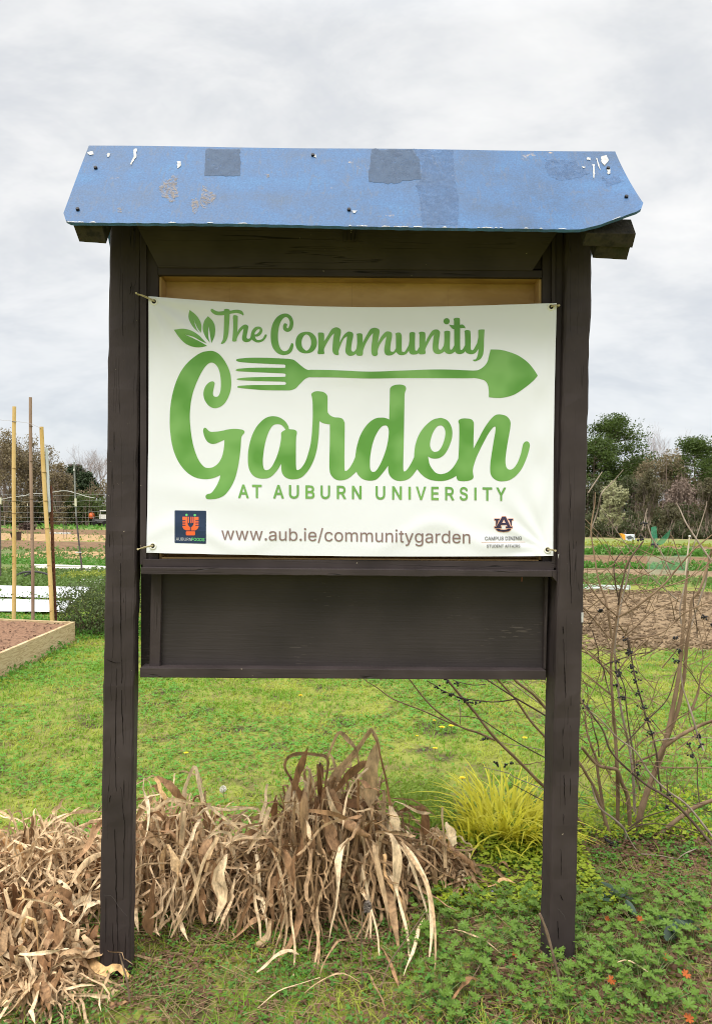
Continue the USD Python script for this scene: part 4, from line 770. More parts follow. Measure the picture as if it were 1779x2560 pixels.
# small flowers
DAND = noisy('dandelion_yellow', (0.80, 0.52, 0.01), (0.88, 0.66, 0.02), 90, 0.7)
STEMG = plain('flower_stem_green', (0.13, 0.19, 0.05), 0.6)
def dandelion(first):
    t = thing('dandelion', 'yellow dandelion in the lawn', 'dandelion', (0, 0, 0), group='yellow dandelions in the lawn') if first is None else None
    rg = np.random.default_rng(3); P_ = []
    for r, z, nn in ((0.019, 0.0, 16), (0.014, 0.003, 13), (0.008, 0.006, 9)):
        a = np.arange(nn) * 2 * np.pi / nn + r * 90; d = np.stack([np.cos(a), np.sin(a), 0 * a + 0.25], -1); s = np.stack([-np.sin(a), np.cos(a), 0 * a], -1)
        P_.append(quads(np.array([0, 0, 0.075 + z]) + d * r * 0.55, d * r * 0.55, s * r * 0.24))
    obj('flower_head', cat(P_), DAND, t); obj('stem', tube([[0.01, 0.01, -0.01], [0.003, 0.002, 0.04], [0, 0, 0.075]], 0.0022, 5), STEMG, t)
    return t
spots = [(751, 1750), (465, 1892), (1104, 1836), (1127, 1830), (1087, 1881), (1155, 1960), (1311, 1857), (1085, 1806), (1042, 1842)]
d0 = None
for i, (sx, sy) in enumerate(spots):
    p = G(sx, sy); p = P(sx, sy, p[1] - 0.09); p[2] = gz(p[0], p[1]) - 0.01
    if d0 is None:
        d0 = dandelion(None); d0.GetAttribute('xformOp:translate').Set(Gf.Vec3d(*p))
    else: dup(d0, p, i * 0.7, scale=[1, .9, 1.2, 1.1, .9, 1.05, .95, .7, .6][i])
p = G(557, 1990); p = P(557, 1990, p[1] - 0.12); p[2] = gz(p[0], p[1])
t = thing('dandelion_clock', 'round fluffy dandelion seed head at the edge of the dead plants', 'seed head', p)
hz = float(P(557, 1973, p[1])[2] - p[2]); dirs = rand_dirs(np.random.default_rng(4), 220)
obj('seed_ball', cat([segs_mesh(np.zeros((220, 3)) + [0, 0, hz], dirs * 0.019 + [0, 0, hz], np.full(220, .0003), np.full(220, .0003), 3), leaf_cloud(np.random.default_rng(5), dirs * 0.019 + [0, 0, hz], 0.0045)]), plain('seed_fluff', (0.72, 0.69, 0.62), 0.9), t)
obj('stem', tube([[0.02, 0.01, 0], [0.005, 0, hz * .5], [0, 0, hz]], 0.002, 5), STEMG, t)
# ---------------------------------------------------------------- dead ginger-like plants
def dead_mat(name, ramp):
    nodes = {'g': ('geometry', {}), 'r': ('rgb_ramp', {'ramp': ramp}), 'oi': ('object_info', {}), 'ad': ('math', {'math_type': 'add'}), 'fr': ('math', {'math_type': 'fraction'}),
        'mp': ('mapping', {'mapping_type': 'point', 'scale': (1, 1, 0.35)}), 'n': ('noise_texture', {'scale': 45.0, 'detail': 5.0, 'roughness': 0.65}), 'mr': ('map_range', {'from_min': 0.3, 'from_max': 0.7, 'to_min': 0.35, 'to_max': 1.32}),
        'h': ('hsv', {}), 'n2': ('noise_texture', {'scale': 260.0, 'detail': 2.0}), 'b': ('bump', {'strength': 0.5, 'distance': 0.002}),
        'd': ('principled_bsdf', {'roughness': 0.75, 'specular_ior_level': 0.25}), 't': ('translucent_bsdf', {}), 'mx': ('mix_closure', {'fac': 0.16})}
    links = [('g.random_per_island', 'ad.value1'), ('oi.random', 'ad.value2'), ('ad.value', 'fr.value1'), ('fr.value', 'r.fac'), ('g.position', 'mp.vector'), ('mp.vector', 'n.vector'), ('n.fac', 'mr.value'), ('mr.result', 'h.value'), ('r.color', 'h.color'),
        ('g.position', 'n2.vector'), ('n2.fac', 'b.height'), ('b.normal', 'd.normal'), ('h.color', 'd.base_color'), ('h.color', 't.color'), ('d.BSDF', 'mx.closure1'), ('t.BSDF', 'mx.closure2')]
    return M(name, nodes, links, 'mx.closure')
DEAD = dead_mat('dead_leaf_tan', [(0.0, (0.266, 0.155, 0.075)), (0.15, (0.452, 0.292, 0.154)), (0.45, (0.665, 0.479, 0.275)), (0.75, (0.825, 0.621, 0.380)), (0.92, (0.930, 0.734, 0.473)), (1.0, (0.745, 0.447, 0.187))])
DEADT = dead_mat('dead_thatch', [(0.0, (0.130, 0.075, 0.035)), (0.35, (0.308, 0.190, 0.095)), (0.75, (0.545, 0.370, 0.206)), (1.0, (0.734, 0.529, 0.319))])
DEADB = dead_mat('dead_leaf_brown', [(0.0, (0.211, 0.102, 0.043)), (0.5, (0.349, 0.197, 0.095)), (1.0, (0.504, 0.303, 0.162))])
def droop(rng, root, apex, end, wmax, wst, K=14, fold=0.8, sharp=2.6, crumple=0.011):
    """dead leaves: up from the root to a bent apex, then hanging to the end"""
    N = len(root); t = np.linspace(0, 1, K); ta = rng.uniform(0.36, 0.52, N)[:, None]
    s1 = np.clip(t[None] / ta, 0, 1); s2 = np.clip((t[None] - ta) / (1 - ta), 0, 1)
    a1 = s1[..., None] * 1.0; up = np.stack([s1 ** 1.35, s1 ** 1.35, np.sin(s1 * np.pi / 2) ** 0.9], -1)
    C = root[:, None] + (apex - root)[:, None] * up
    dn = np.stack([s2 ** 0.55, s2 ** 0.55, s2 ** 1.2], -1)
    C = C + (end - apex)[:, None] * dn
    ph = rng.uniform(0, 6.28, (N, 3)); fr = rng.uniform(4, 17, (N, 3))
    C = C + crumple * np.sin(t[None, :, None] * fr[:, None] + ph[:, None]) * np.clip(4 * t, 0, 1)[None, :, None]
    T = np.gradient(C, axis=1); T /= np.maximum(np.linalg.norm(T, axis=2, keepdims=True), 1e-9)
    r = rand_dirs(rng, N)[:, None] * 1.0 + np.array([0.9, 0, 0.0]); sd = np.cross(T, np.cross(np.broadcast_to(r, T.shape), T)); sd /= np.maximum(np.linalg.norm(sd, axis=2, keepdims=True), 1e-9)
    nm = np.cross(T, sd); tw = rng.normal(0, 1.1, (N, 1)) * s2 * 1.5 + 0.4 * np.sin(t[None] * fr[:, :1] + ph[:, :1])
    sd2 = sd * np.cos(tw)[..., None] + nm * np.sin(tw)[..., None]
    prof = np.clip(np.sin(np.pi * np.clip(s2 * 0.92 + 0.08, 0, 1)), 0, 1) ** 0.8
    W = wst[:, None] * (1 - 0.35 * t[None]) + (wmax - wst)[:, None] * prof * (0.75 + 0.35 * np.sin(t[None] * 9 + ph[:, 1:2]))
    W[:, -1] = 0.0008
    fd = fold * rng.uniform(-1.5, 1.8, (N, 1)) * (0.6 + 0.5 * np.sin(t[None] * 7 + ph[:, 2:3]))
    C[..., 2] = np.maximum(C[..., 2], gz(C[..., 0], C[..., 1]) + 0.008 + 0.004 * rng.random((N, 1)))
    return ribbons(C, sd2, np.maximum(W, 0.0008), fd)
def clump(name, label, cx, cy, R, H, nleaf, nthatch, seed, frac=0.3, front=-0.2, spread=1.0, peaks=(), Ry=None):
    """a mound of dead stems and leaves: roots in an ellipse, tips falling to all sides, most to the front"""
    rng = np.random.default_rng(seed); Ry = Ry or R * 0.6
    def make(n, dense):
        a = rng.uniform(0, 6.28, n); q = np.sqrt(rng.random(n)); rx, ry = q * R * np.cos(a), q * Ry * np.sin(a)
        x, y = cx + rx, cy + ry; root = np.stack([x, y, gz(x, y)], -1)
        env = H * (1 - 0.62 * (rx / R) ** 2) * (1 - 0.35 * q)
        for px, ph in peaks: env = np.maximum(env, ph * np.exp(-((x - px) / 0.10) ** 2))
        h = env * (rng.uniform(0.45, 1.0, n) if not dense else rng.uniform(0.15, 0.74, n))
        b = np.where(rng.random(n) < 0.45, rng.uniform(0, 6.28, n), rng.normal(-np.pi / 2, 0.9, n)); out = np.stack([np.cos(b) + rx / R * 0.6, np.sin(b), 0 * b], -1)
        l1 = rng.uniform(0.02, 0.13, n) * spread; apex = root + out * l1[:, None] + np.stack([0 * h, 0 * h, h], -1)
        flat = rng.random(n) < 0.38; dl = h * np.where(flat, rng.uniform(-0.05, 0.40, n), rng.uniform(0.4, 1.05, n)); l2 = np.where(flat, rng.uniform(0.10, 0.26, n), rng.uniform(0.01, 0.12, n)) * spread
        b = b + rng.normal(0, 0.7, n); out = np.stack([np.cos(b), np.sin(b), 0 * b], -1)
        end = apex + out * l2[:, None] + np.stack([rng.normal(0, .05, n), rng.normal(0, .04, n), -dl], -1)
        return root, apex, end
    t = thing(name, label, 'dead plant', (0, 0, 0), group=None)
    r, a, e = make(nleaf, False); broad = rng.random(nleaf) < frac
    wm = np.where(broad, rng.uniform(0.015, 0.030, nleaf), rng.uniform(0.0045, 0.011, nleaf)); ws = rng.uniform(0.0035, 0.0065, nleaf)
    V, F = droop(rng, r, a, e, wm, ws, K=13)
    for i in range(nleaf): obj('dead_leaf', one_ribbon(V, F, i), DEADB if (broad[i] and rng.random() < 0.45) else DEAD, t, smooth=True)
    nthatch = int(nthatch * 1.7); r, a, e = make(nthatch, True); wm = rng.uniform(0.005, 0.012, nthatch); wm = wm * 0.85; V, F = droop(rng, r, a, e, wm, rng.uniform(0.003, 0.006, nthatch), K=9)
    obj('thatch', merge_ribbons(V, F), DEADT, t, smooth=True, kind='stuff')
    return t
xz = lambda sx, y: float(P(sx, 2000, y)[0])
CL = []
CL.append(clump('dead_plant_clump', 'low tangled mound of dead tan leaves left of the left post', xz(110, 0.62), 0.62, 0.42, 0.46, 150, 420, 1, 0.22, Ry=0.24, spread=1.15))
CL.append(clump('dead_plant_clump', 'dead drooping clump just right of the left post, with two bent leaf tips on top', xz(480, 0.62), 0.60, 0.27, 0.55, 170, 440, 2, 0.28, Ry=0.22, peaks=((xz(395, .6), 0.56),)))
CL.append(clump('dead_plant_clump', 'tallest dead plant clump, standing under the middle of the notice board', xz(805, 0.60), 0.58, 0.36, 0.65, 270, 660, 3, 0.33, Ry=0.25, peaks=((xz(905, .6), 0.68), (xz(770, .6), 0.64))))
CL.append(clump('dead_plant_clump', 'small low dead clump at the right end of the dead plants', xz(1075, 0.62), 0.62, 0.15, 0.31, 90, 190, 4, 0.25, Ry=0.12, spread=0.6))
CL.append(clump('dead_plant_clump', 'heap of curled dead leaves in the near left corner', xz(30, 0.02), 0.10, 0.27, 0.32, 110, 220, 5, 0.40, Ry=0.16, spread=0.8))

def hero(ci, z, pts, w, y0, y1, tip=0.15, dark=False, seed=0):
    """one large leaf: centre line in enlargement pixels, widths in photograph pixels"""
    ox, oy, k = z; rg = np.random.default_rng(seed + 900); px = np.array([(ox + a / k, oy + b / k) for a, b in pts], float); C = spline(PV(px, np.linspace(y0, y1, len(px))), 5); K = len(C); t = np.linspace(0, 1, K)
    C = C + 0.003 * np.sin(t[:, None] * rg.uniform(6, 14, 3) + rg.uniform(0, 6, 3)); T = np.gradient(C, axis=0); T /= np.linalg.norm(T, axis=1, keepdims=True)
    sd = np.cross(T, [0.25, -1.0, 0.15]); sd /= np.linalg.norm(sd, axis=1, keepdims=True); nm = np.cross(T, sd); tw = 0.5 * np.sin(t * 5 + rg.uniform(0, 6)); sd = sd * np.cos(tw)[:, None] + nm * np.sin(tw)[:, None]
    d = (C[:, 1] + 2.76) / F_PX; W = 0.5 * np.interp(t, np.linspace(0, 1, len(w)), w) * d * (1 + 0.08 * np.sin(t * 21 + seed)); W = np.maximum(W, .001)
    V, F = ribbons(C[None], sd[None], W[None], (0.55 * np.sin(t * 8 + seed) + .25)[None]); obj('dead_leaf', one_ribbon(V, F, 0), DEADB if dark else DEAD, CL[ci], smooth=True)
H6, H5, H7 = (300, 1680, 2.455), (900, 1680, 3.192), (0, 1780, 1.773)
for i, (ci, z, pts, w, y0, y1, dk) in enumerate([
    (2, H6, [(1230, 790), (1290, 690), (1390, 560), (1470, 460), (1540, 350)], [8, 24, 26, 15, 9], .55, .50, 0), (2, H6, [(1545, 352), (1575, 430), (1560, 520), (1535, 640), (1530, 760), (1540, 845)], [7, 10, 30, 40, 34, 4], .50, .44, 0),
    (2, H6, [(1270, 540), (1310, 440), (1345, 376), (1400, 420), (1445, 475), (1475, 590)], [6, 9, 10, 12, 9, 5], .55, .5, 0), (2, H6, [(1060, 800), (1080, 650), (1120, 560), (1152, 462)], [12, 22, 20, 3], .5, .47, 1),
    (2, H6, [(1050, 670), (1010, 590), (1035, 525), (1100, 500), (1200, 510), (1270, 540), (1260, 700)], [7, 7, 8, 9, 8, 8, 6], .5, .45, 0), (2, H6, [(1300, 760), (1400, 640), (1480, 570), (1560, 560)], [10, 22, 18, 4], .5, .5, 1),
    (2, H6, [(1250, 870), (1290, 980), (1330, 1100), (1345, 1230)], [8, 30, 34, 4], .40, .34, 1), (2, H6, [(900, 690), (890, 800), (860, 930)], [6, 9, 9], .5, .42, 0), (2, H6, [(1270, 710), (1290, 810), (1350, 900), (1400, 940)], [5, 12, 24, 6], .44, .38, 0),
    (2, H6, [(920, 830), (880, 960), (820, 1050), (780, 1120)], [10, 12, 12, 5], .42, .34, 0), (2, H6, [(600, 1010), (560, 1110), (520, 1228)], [5, 9, 8], .40, .34, 0),
    (1, H6, [(395, 790), (405, 700), (450, 588), (485, 660), (510, 800)], [12, 11, 8, 10, 11], .55, .5, 0), (1, H6, [(215, 645), (250, 720), (295, 810)], [9, 10, 10], .52, .48, 0), (1, H6, [(225, 642), (290, 690), (350, 745), (400, 800)], [8, 18, 22, 12], .54, .5, 1),
    (1, H6, [(100, 965), (170, 1010), (250, 1070)], [8, 24, 8], .42, .36, 0), (1, H6, [(110, 820), (200, 850), (300, 790), (420, 800), (560, 810)], [7, 8, 9, 8, 6], .48, .44, 0), (1, H6, [(500, 800), (600, 870), (690, 930), (745, 975)], [6, 7, 7, 4], .45, .4, 0),
    (2, H5, [(95, 500), (145, 580), (180, 760), (215, 930), (245, 1080)], [4, 5, 5, 6, 7], .47, .42, 1), (2, H5, [(245, 1070), (265, 1150), (280, 1270)], [12, 24, 30], .42, .38, 0),
    (1, H7, [(680, 740), (675, 830), (660, 930), (685, 1030)], [6, 16, 30, 3], .28, .22, 1), (1, H7, [(900, 780), (895, 860), (905, 945)], [8, 22, 8], .30, .26, 1), (4, H7, [(262, 900), (262, 990), (275, 1085)], [6, 26, 6], .02, -.02, 1), (4, H7, [(145, 835), (95, 930), (45, 1050)], [9, 22, 8], .05, .0, 0),
    (2, H7, [(1440, 480), (1470, 600), (1510, 740)], [8, 26, 6], .42, .36, 1), (0, H7, [(0, 770), (90, 700), (150, 580), (180, 600)], [8, 10, 9, 5], .45, .4, 0), (0, H7, [(230, 450), (260, 420), (288, 378)], [12, 9, 2], .55, .55, 0), (0, H7, [(120, 700), (240, 620), (350, 600), (440, 560)], [7, 9, 8, 7], .42, .42, 0),
    (0, H7, [(330, 680), (345, 740), (390, 790)], [6, 18, 6], .40, .36, 0), (4, H7, [(175, 1120), (230, 1220), (280, 1300), (300, 1370)], [4, 14, 16, 5], .0, -.04, 1), (4, H7, [(345, 960), (330, 1040), (300, 1130), (280, 1180)], [10, 14, 12, 6], .05, 0, 0), (4, H7, [(370, 990), (400, 1040), (370, 1130), (350, 1220)], [10, 15, 13, 5], .02, -.02, 0),
    (4, H7, [(390, 1280), (440, 1240), (500, 1240), (495, 1310), (470, 1370)], [10, 12, 13, 13, 8], -.08, -.1, 0), (2, H7, [(1200, 930), (1160, 1030), (1040, 1080)], [8, 20, 5], .22, .16, 0), (2, H7, [(1195, 940), (1185, 1060), (1150, 1140)], [8, 16, 5], .22, .18, 0), (2, H7, [(960, 550), (900, 680), (840, 840), (760, 1000)], [6, 9, 9, 6], .32, .2, 0),
    (3, H5, [(655, 1080), (660, 1200), (670, 1400), (685, 1560)], [5, 7, 8, 9], .5, .45, 0), (3, H5, [(690, 1200), (720, 1290), (760, 1380)], [8, 26, 14], .5, .48, 0)]):
    hero(ci, z, pts, w, y0, y1, dark=bool(dk), seed=i)
CL.append(clump('dead_plant_clump', 'flattened dead leaves filling the bottom left corner of the picture', xz(40, -0.10), -0.08, 0.24, 0.20, 80, 200, 6, 0.40, Ry=0.10, spread=0.8))
H0 = (0, 0, 1.0); rg = np.random.default_rng(77)
for i in range(30):
    sx, sy = rg.uniform(640, 1010), rg.uniform(2100, 2240); ex, ey = sx + rg.uniform(-60, 110), rg.uniform(2290, 2440) + (.18 * (sx - 820) if sx > 820 else 0); mx, my = (sx + ex) / 2 + rg.uniform(-30, 45), (sy + ey) / 2 - rg.uniform(0, 60)
    br = rg.random() < .3; w = [5, rg.uniform(16, 24), rg.uniform(12, 20), 3] if br else [rg.uniform(6, 9), rg.uniform(7, 10), rg.uniform(6, 9), 4]
    hero(2, H0, [(sx, sy), ((sx + mx) / 2, (sy + my) / 2 - 12), (mx, my), ((mx + ex) / 2 + 8, (my + ey) / 2), (ex, ey)], w, .36, G(ex, min(ey, 2540))[1] - .02, dark=br and rg.random() < .5, seed=100 + i)
# stray leaves lying out in front
rng = np.random.default_rng(41)
def lying(sx0, sy0, sx1, sy1, w, seed, brown=False):
    rg = np.random.default_rng(seed); a, b = G(sx0, sy0), G(sx1, sy1); K = 10; t = np.linspace(0, 1, K)[:, None]
    C = a + (b - a) * t; C[:, 2] = gz(C[:, 0], C[:, 1]) + 0.055 + 0.035 * np.sin(np.pi * t[:, 0]) * rg.uniform(.5, 1.2); C += 0.004 * np.sin(t * rg.uniform(5, 12, 3) + rg.uniform(0, 6, 3))
    T = np.gradient(C, axis=0); sd = np.cross(T, [0.2, -0.5, 1.0]); sd /= np.linalg.norm(sd, axis=1, keepdims=True)
    W = w * 0.62 * (0.30 + 0.70 * np.sin(np.pi * t[:, 0]) ** 0.9) * (1 + .18 * np.sin(t[:, 0] * 17 + seed)); W[-1] = .001; n_ = np.cross(T, sd); tw = 1.0 * np.sin(t[:, 0] * rg.uniform(3, 7) + rg.uniform(0, 6)); sd = sd * np.cos(tw)[:, None] + n_ * np.sin(tw)[:, None]; V, F = ribbons(C[None], sd[None], W[None], 0.5 * np.sin(t[:, 0] * 6)[None])
    return V[0].reshape(-1, 3), F[0]
stray = [(1130, 2540, 1195, 2490, .016), (1110, 2360, 1250, 2420, .008), (1060, 2330, 1010, 2480, .012), (950, 2400, 1010, 2540, .012), (870, 2380, 800, 2470, .010), (640, 2470, 750, 2420, .016), (580, 2380, 690, 2330, .018), (420, 2300, 470, 2390, .017), (1220, 2250, 1290, 2240, .014), (1245, 2200, 1275, 2215, .014),
    (760, 2520, 900, 2490, .005), (640, 2560, 800, 2480, .004), (1090, 2260, 1180, 2240, .009), (960, 2560, 900, 2470, .006), (1520, 2450, 1640, 2490, .006), (1590, 2430, 1625, 2480, .004), (280, 2470, 250, 2540, .010), (210, 2310, 230, 2440, .012), (160, 2300, 120, 2420, .016), (330, 2250, 345, 2360, .018)]
tl = [obj('fallen_leaf', lying(a, b, c, d, w, i), DEAD if i % 3 else DEADB, smooth=True) for i, (a, b, c, d, w) in enumerate(stray)]
LB = {0: 'short broad dead leaf end beside the green strap leaves at the bottom', 1: 'long pale dead stem pointing right towards the right post', 2: 'dead leaf lying right of the tall dead clump', 5: 'rolled dead leaf on the bare patch in front of the tall clump', 6: 'twisted cream dead leaf hanging in front of the tall clump', 7: 'brown hanging dead leaf right of the left post foot', 8: 'pale crumpled dead leaf near the right post', 14: 'flat tan dead leaf among the leaves in the lower right corner', 18: 'pale dead leaf left of the left post foot'}
for i, p in enumerate(tl): tag(p, LB.get(i, 'narrow dead leaf lying loose in front of the dead clumps'), 'dead leaf', None if i in LB else 'loose dead leaves on the ground')

# ---------------------------------------------------------------- ground cover
GREEN1 = [(0.0, (0.102, 0.228, 0.040)), (0.5, (0.186, 0.366, 0.075)), (0.86, (0.276, 0.480, 0.110)), (0.93, (0.480, 0.504, 0.080)), (1.0, (0.624, 0.528, 0.080))]
GER = leafy('geranium_leaf', [(0.0, (0.122, 0.214, 0.028)), (0.35, (0.215, 0.314, 0.045)), (0.75, (0.344, 0.415, 0.062)), (0.92, (0.544, 0.483, 0.062)), (1.0, (0.745, 0.370, 0.049))], 0.3, 0.5)
GERO = leafy('orange_geranium_leaf', [(0.0, (0.50, 0.13, 0.03)), (1.0, (0.62, 0.26, 0.05))], 0.3, 0.6)
COVER = leafy('small_ground_leaves', GREEN1, 0.35, 0.55)
YELLOW = leafy('yellow_ground_leaves', [(0.0, (0.34, 0.42, 0.03)), (0.35, (0.64, 0.62, 0.045)), (0.8, (0.80, 0.68, 0.07)), (1.0, (0.80, 0.56, 0.10))], 0.4, 0.55)
LITTER = leafy('brown_leaf_litter', [(0, (0.140, 0.075, 0.043)), (0.5, (0.343, 0.195, 0.115)), (0.85, (0.593, 0.390, 0.238)), (1, (0.874, 0.660, 0.446))], 0.1, 0.8)
PET = plain('leaf_stalk', (0.16, 0.20, 0.07), 0.6)
def palm(r, rng, lobes=7):
    """a deeply cut round leaf, cupped, around the origin"""
    pts = []; 
    for k in range(lobes):
        a = -2.5 + 5.0 * k / (lobes - 1); R = r * (1.0 - 0.10 * abs(a) / 2.5)
        for da, q in ((-0.42, 0.46), (-0.25, 0.90), (-0.13, 0.84), (0.0, 1.0), (0.13, 0.84), (0.25, 0.90)): pts.append((a + da, R * q))
    pts.append((2.5 + .42, r * 0.40)); a = np.array([p[0] for p in pts]); R = np.array([p[1] for p in pts])
    V = np.vstack([[0, 0, 0], np.stack([R * np.cos(a), R * np.sin(a), 0.25 * R + rng.normal(0, 0.05, len(a)) * r], -1)])
    return V, np.array([(0, i, i + 1) for i in range(1, len(pts))])
def place_leaf(V, p, az, tilt, tdir):
    c, s = math.cos(az), math.sin(az); V = V @ np.array([[c, s, 0], [-s, c, 0], [0, 0, 1]])
    k = np.array([math.cos(tdir), math.sin(tdir), 0]); R = trimesh.transformations.rotation_matrix(tilt, k)[:3, :3]
    return V @ R.T + p
def geranium(seed, label):
    rg = np.random.default_rng(seed); t = thing('geranium_plant', label, 'plant', (0, 0, 0), group='round leaved green ground cover plants in front')
    for i in range(rg.integers(9, 13)):
        a = rg.uniform(0, 6.28); d = rg.uniform(0.015, 0.10); h = rg.uniform(0.05, 0.11); p = np.array([d * math.cos(a), d * math.sin(a), h])
        v, f = palm(rg.uniform(0.011, 0.024), rg); v = place_leaf(v, p, rg.uniform(0, 6.28), rg.uniform(0.0, 0.6), a + 1.57)
        obj('leaf', (v, f), GER, t)
        obj('leaf_stalk', tube([[0, 0, -0.01], [p[0] * .45, p[1] * .45, h * .7], p], 0.0007, 4, False), PET, t)
    return t
def geranium_big(seed): pass
protos = [geranium(s, 'green ground cover plant with deeply cut round leaves, front right of the bed') for s in (1, 2, 3, 4)]
rng = np.random.default_rng(17); used = set(); cnt = 0; taken = []
while cnt < 78:
    sx, sy = rng.uniform(1010, 1770), rng.uniform(2250, 2555)
    dens = (0.15 + 0.85 * sst(float(nz(np.array([sx / 90.]), np.array([sy / 90.]), 1.0, 3)[0]), 0.42, 0.6)) * sst(sx, 980, 1180) * (1 - 0.6 * sst(sx, 1560, 1700) * sst(sy, 2300, 2400)) * (0.55 + 0.45 * sst(sy, 2200, 2350))
    if rng.random() > dens: continue
    p = G(sx, sy)
    if any(np.hypot(p[0] - q[0], p[1] - q[1]) < 0.075 for q in taken): continue
    taken.append(p); k = cnt % 4
    if k not in used:
        used.add(k); protos[k].GetAttribute('xformOp:translate').Set(Gf.Vec3d(*p))
    else: dup(protos[k], p, rng.uniform(0, 6.28), scale=float(rng.uniform(0.8, 1.2)))
    cnt += 1
for i, (sx, sy) in enumerate([(1423, 2472), (1520, 2300), (1600, 2300), (1715, 2437), (1580, 2500), (1664, 2395), (1527, 2452), (1720, 2548), (1290, 2390), (1380, 2340)]):
    p = G(sx, sy); p = P(sx, sy, p[1] - 0.07); p[2] = max(p[2], gz(p[0], p[1]) + 0.035); v, f = palm(0.019, rng); pr = obj('orange_leaf', (place_leaf(v, p, rng.uniform(0, 6), rng.uniform(0.2, 0.7), 0.0), f), GERO)
    tag(pr, 'orange autumn leaf among the green ground cover at lower right', 'leaf', 'orange leaves among the ground cover')
def cover(name, n, sx0, sx1, sy0, sy1, mat, r, z, label, cat_, dens=None, seed=0, flat=0.5):
    """many small leaves over the part of the ground seen between the pixels"""
    rg = np.random.default_rng(seed); c = [G(sx0, sy0), G(sx1, sy0), G(sx0, sy1), G(sx1, sy1)]
    x0, x1 = min(q[0] for q in c), max(q[0] for q in c); y0, y1 = min(q[1] for q in c), max(q[1] for q in c)
    X = rg.uniform(x0, x1, n); Y = rg.uniform(y0, y1, n)
    k = rg.random(n) < (dens(X, Y) if dens else 1.0); X, Y = X[k], Y[k]; m_ = len(X)
    hh = rg.uniform(z[0], z[1], m_) * (0.5 + nz(X, Y, 6, seed))
    v, f = leaf_cloud(rg, np.stack([X, Y, gz(X, Y) + hh], -1), r, flat)
    return obj(name, (v, f), mat, label=label, cat=cat_, kind='stuff')
cover('leaf_litter', 42000, -300, 2000, 2100, 2620, LITTER, 0.012, (0.006, 0.03), 'brown dead leaf litter on the ground of the bed', 'leaf litter', seed=1, flat=0.8, dens=lambda x, y: 0.35 + 0.65 * np.maximum(sst(x, 0.6, 1.3), sst(nz(x, y, 3.0, 91), .5, .62)))
cover('small_weeds', 60000, -300, 2000, 2080, 2620, COVER, 0.0065, (0.010, 0.05), 'low small leaved green weeds covering the bed', 'weeds', seed=2, dens=lambda x, y: (0.25 + 0.75 * sst(nz(x, y, 4, 6), 0.40, 0.60)) * (1 - 0.55 * sst(x, 0.95, 1.4)))
cover('yellow_weeds', 10000, 1090, 1400, 2050, 2290, YELLOW, 0.013, (0.015, 0.07), 'yellow green creeping weeds beside the right post', 'weeds', flat=0.85, seed=3, dens=lambda x, y: 0.3 + 0.7 * sst(nz(x, y, 5, 16), 0.4, 0.55))
cover('yellow_weeds', 4500, 1400, 1779, 1990, 2110, YELLOW, 0.012, (0.015, 0.06), 'yellowing low weeds under the bare shrub', 'weeds', seed=4, dens=lambda x, y: 0.2 + 0.6 * sst(nz(x, y, 5, 19), 0.45, 0.6))
cover('henbit', 2600, 950, 1110, 1990, 2110, leafy('henbit_leaves', [(0, (.24, .34, .05)), (.6, (.42, .54, .11)), (.85, (.56, .56, .16)), (1, (.40, .25, .16))], .4), 0.012, (0.03, 0.13), 'bushy dull green weeds behind the dead clumps', 'weeds', seed=5, flat=0.3)

# finer life in the bed: grass, dry straws, bigger weeds
rng = np.random.default_rng(71)
def bed_xy(n, sy0, sy1, sx0=-200, sx1=1980, seed=0):
    rg = np.random.default_rng(seed); c = [G(sx0, sy0), G(sx1, sy0), G(sx0, sy1), G(sx1, sy1)]; return rg.uniform(min(q[0] for q in c), max(q[0] for q in c), n), rg.uniform(min(q[1] for q in c), max(q[1] for q in c), n)
X, Y = bed_xy(15000, 2180, 2640, seed=72); k = rng.random(len(X)) < (0.15 + 0.85 * sst(nz(X, Y, 3.2, 41), 0.44, 0.58)) * (1 - .6 * sst(X, .5, 1.0)); X, Y = X[k], Y[k]
v, f = blades(rng, X, Y, rng.uniform(.015, .075, len(X)), rng.uniform(.0018, .0036, len(X)), 1.0, K=4); obj('bed_grass', (v, f), GRASS, label='fine short grass growing through the bed in front', cat='grass', kind='stuff')
X, Y = bed_xy(5200, 2200, 2640, seed=73); n = len(X); az = rng.uniform(0, 6.28, n); L_ = .015 + .10 * rng.random(n) ** 2; d = np.stack([np.cos(az), np.sin(az), rng.normal(0, .16, n)], -1) * L_[:, None]; c0 = np.stack([X, Y, gz(X, Y) + rng.uniform(.012, .035, n)], -1)
v, f = segs_mesh(c0 - d, c0 + d, rng.uniform(.0008, .0018, n), rng.uniform(.0005, .0012, n), 3); obj('dry_straws', (v, f), DEADG, label='thin dry straws lying over the bed', cat='straw', kind='stuff')
WM = leafy('broad_weed_leaves', [(0.0, (0.094, 0.225, 0.035)), (0.5, (0.188, 0.362, 0.060)), (0.9, (0.312, 0.475, 0.090)), (1.0, (0.475, 0.500, 0.100))], .35, .5)
X, Y = bed_xy(900, 2150, 2620, seed=74); k = rng.random(len(X)) < (.2 + .8 * sst(nz(X, Y, 2.5, 44), .42, .6)); X, Y = X[k], Y[k]; A_, L1_, W1_ = [], [], []
for x, y in zip(X, Y):
    m_ = rng.integers(5, 10); a = rng.uniform(0, 6.28, m_); r = rng.uniform(.008, .035, m_); z = float(gz(x, y)) + rng.uniform(.012, .05, m_); l = rng.uniform(.007, .015, m_)
    A_.append(np.stack([x + r * np.cos(a), y + r * np.sin(a), z], -1)); L1_.append(np.stack([np.cos(a), np.sin(a), rng.uniform(-.3, .5, m_)], -1) * l[:, None]); W1_.append(np.stack([-np.sin(a), np.cos(a), rng.uniform(-.3, .3, m_)], -1) * l[:, None] * .55)
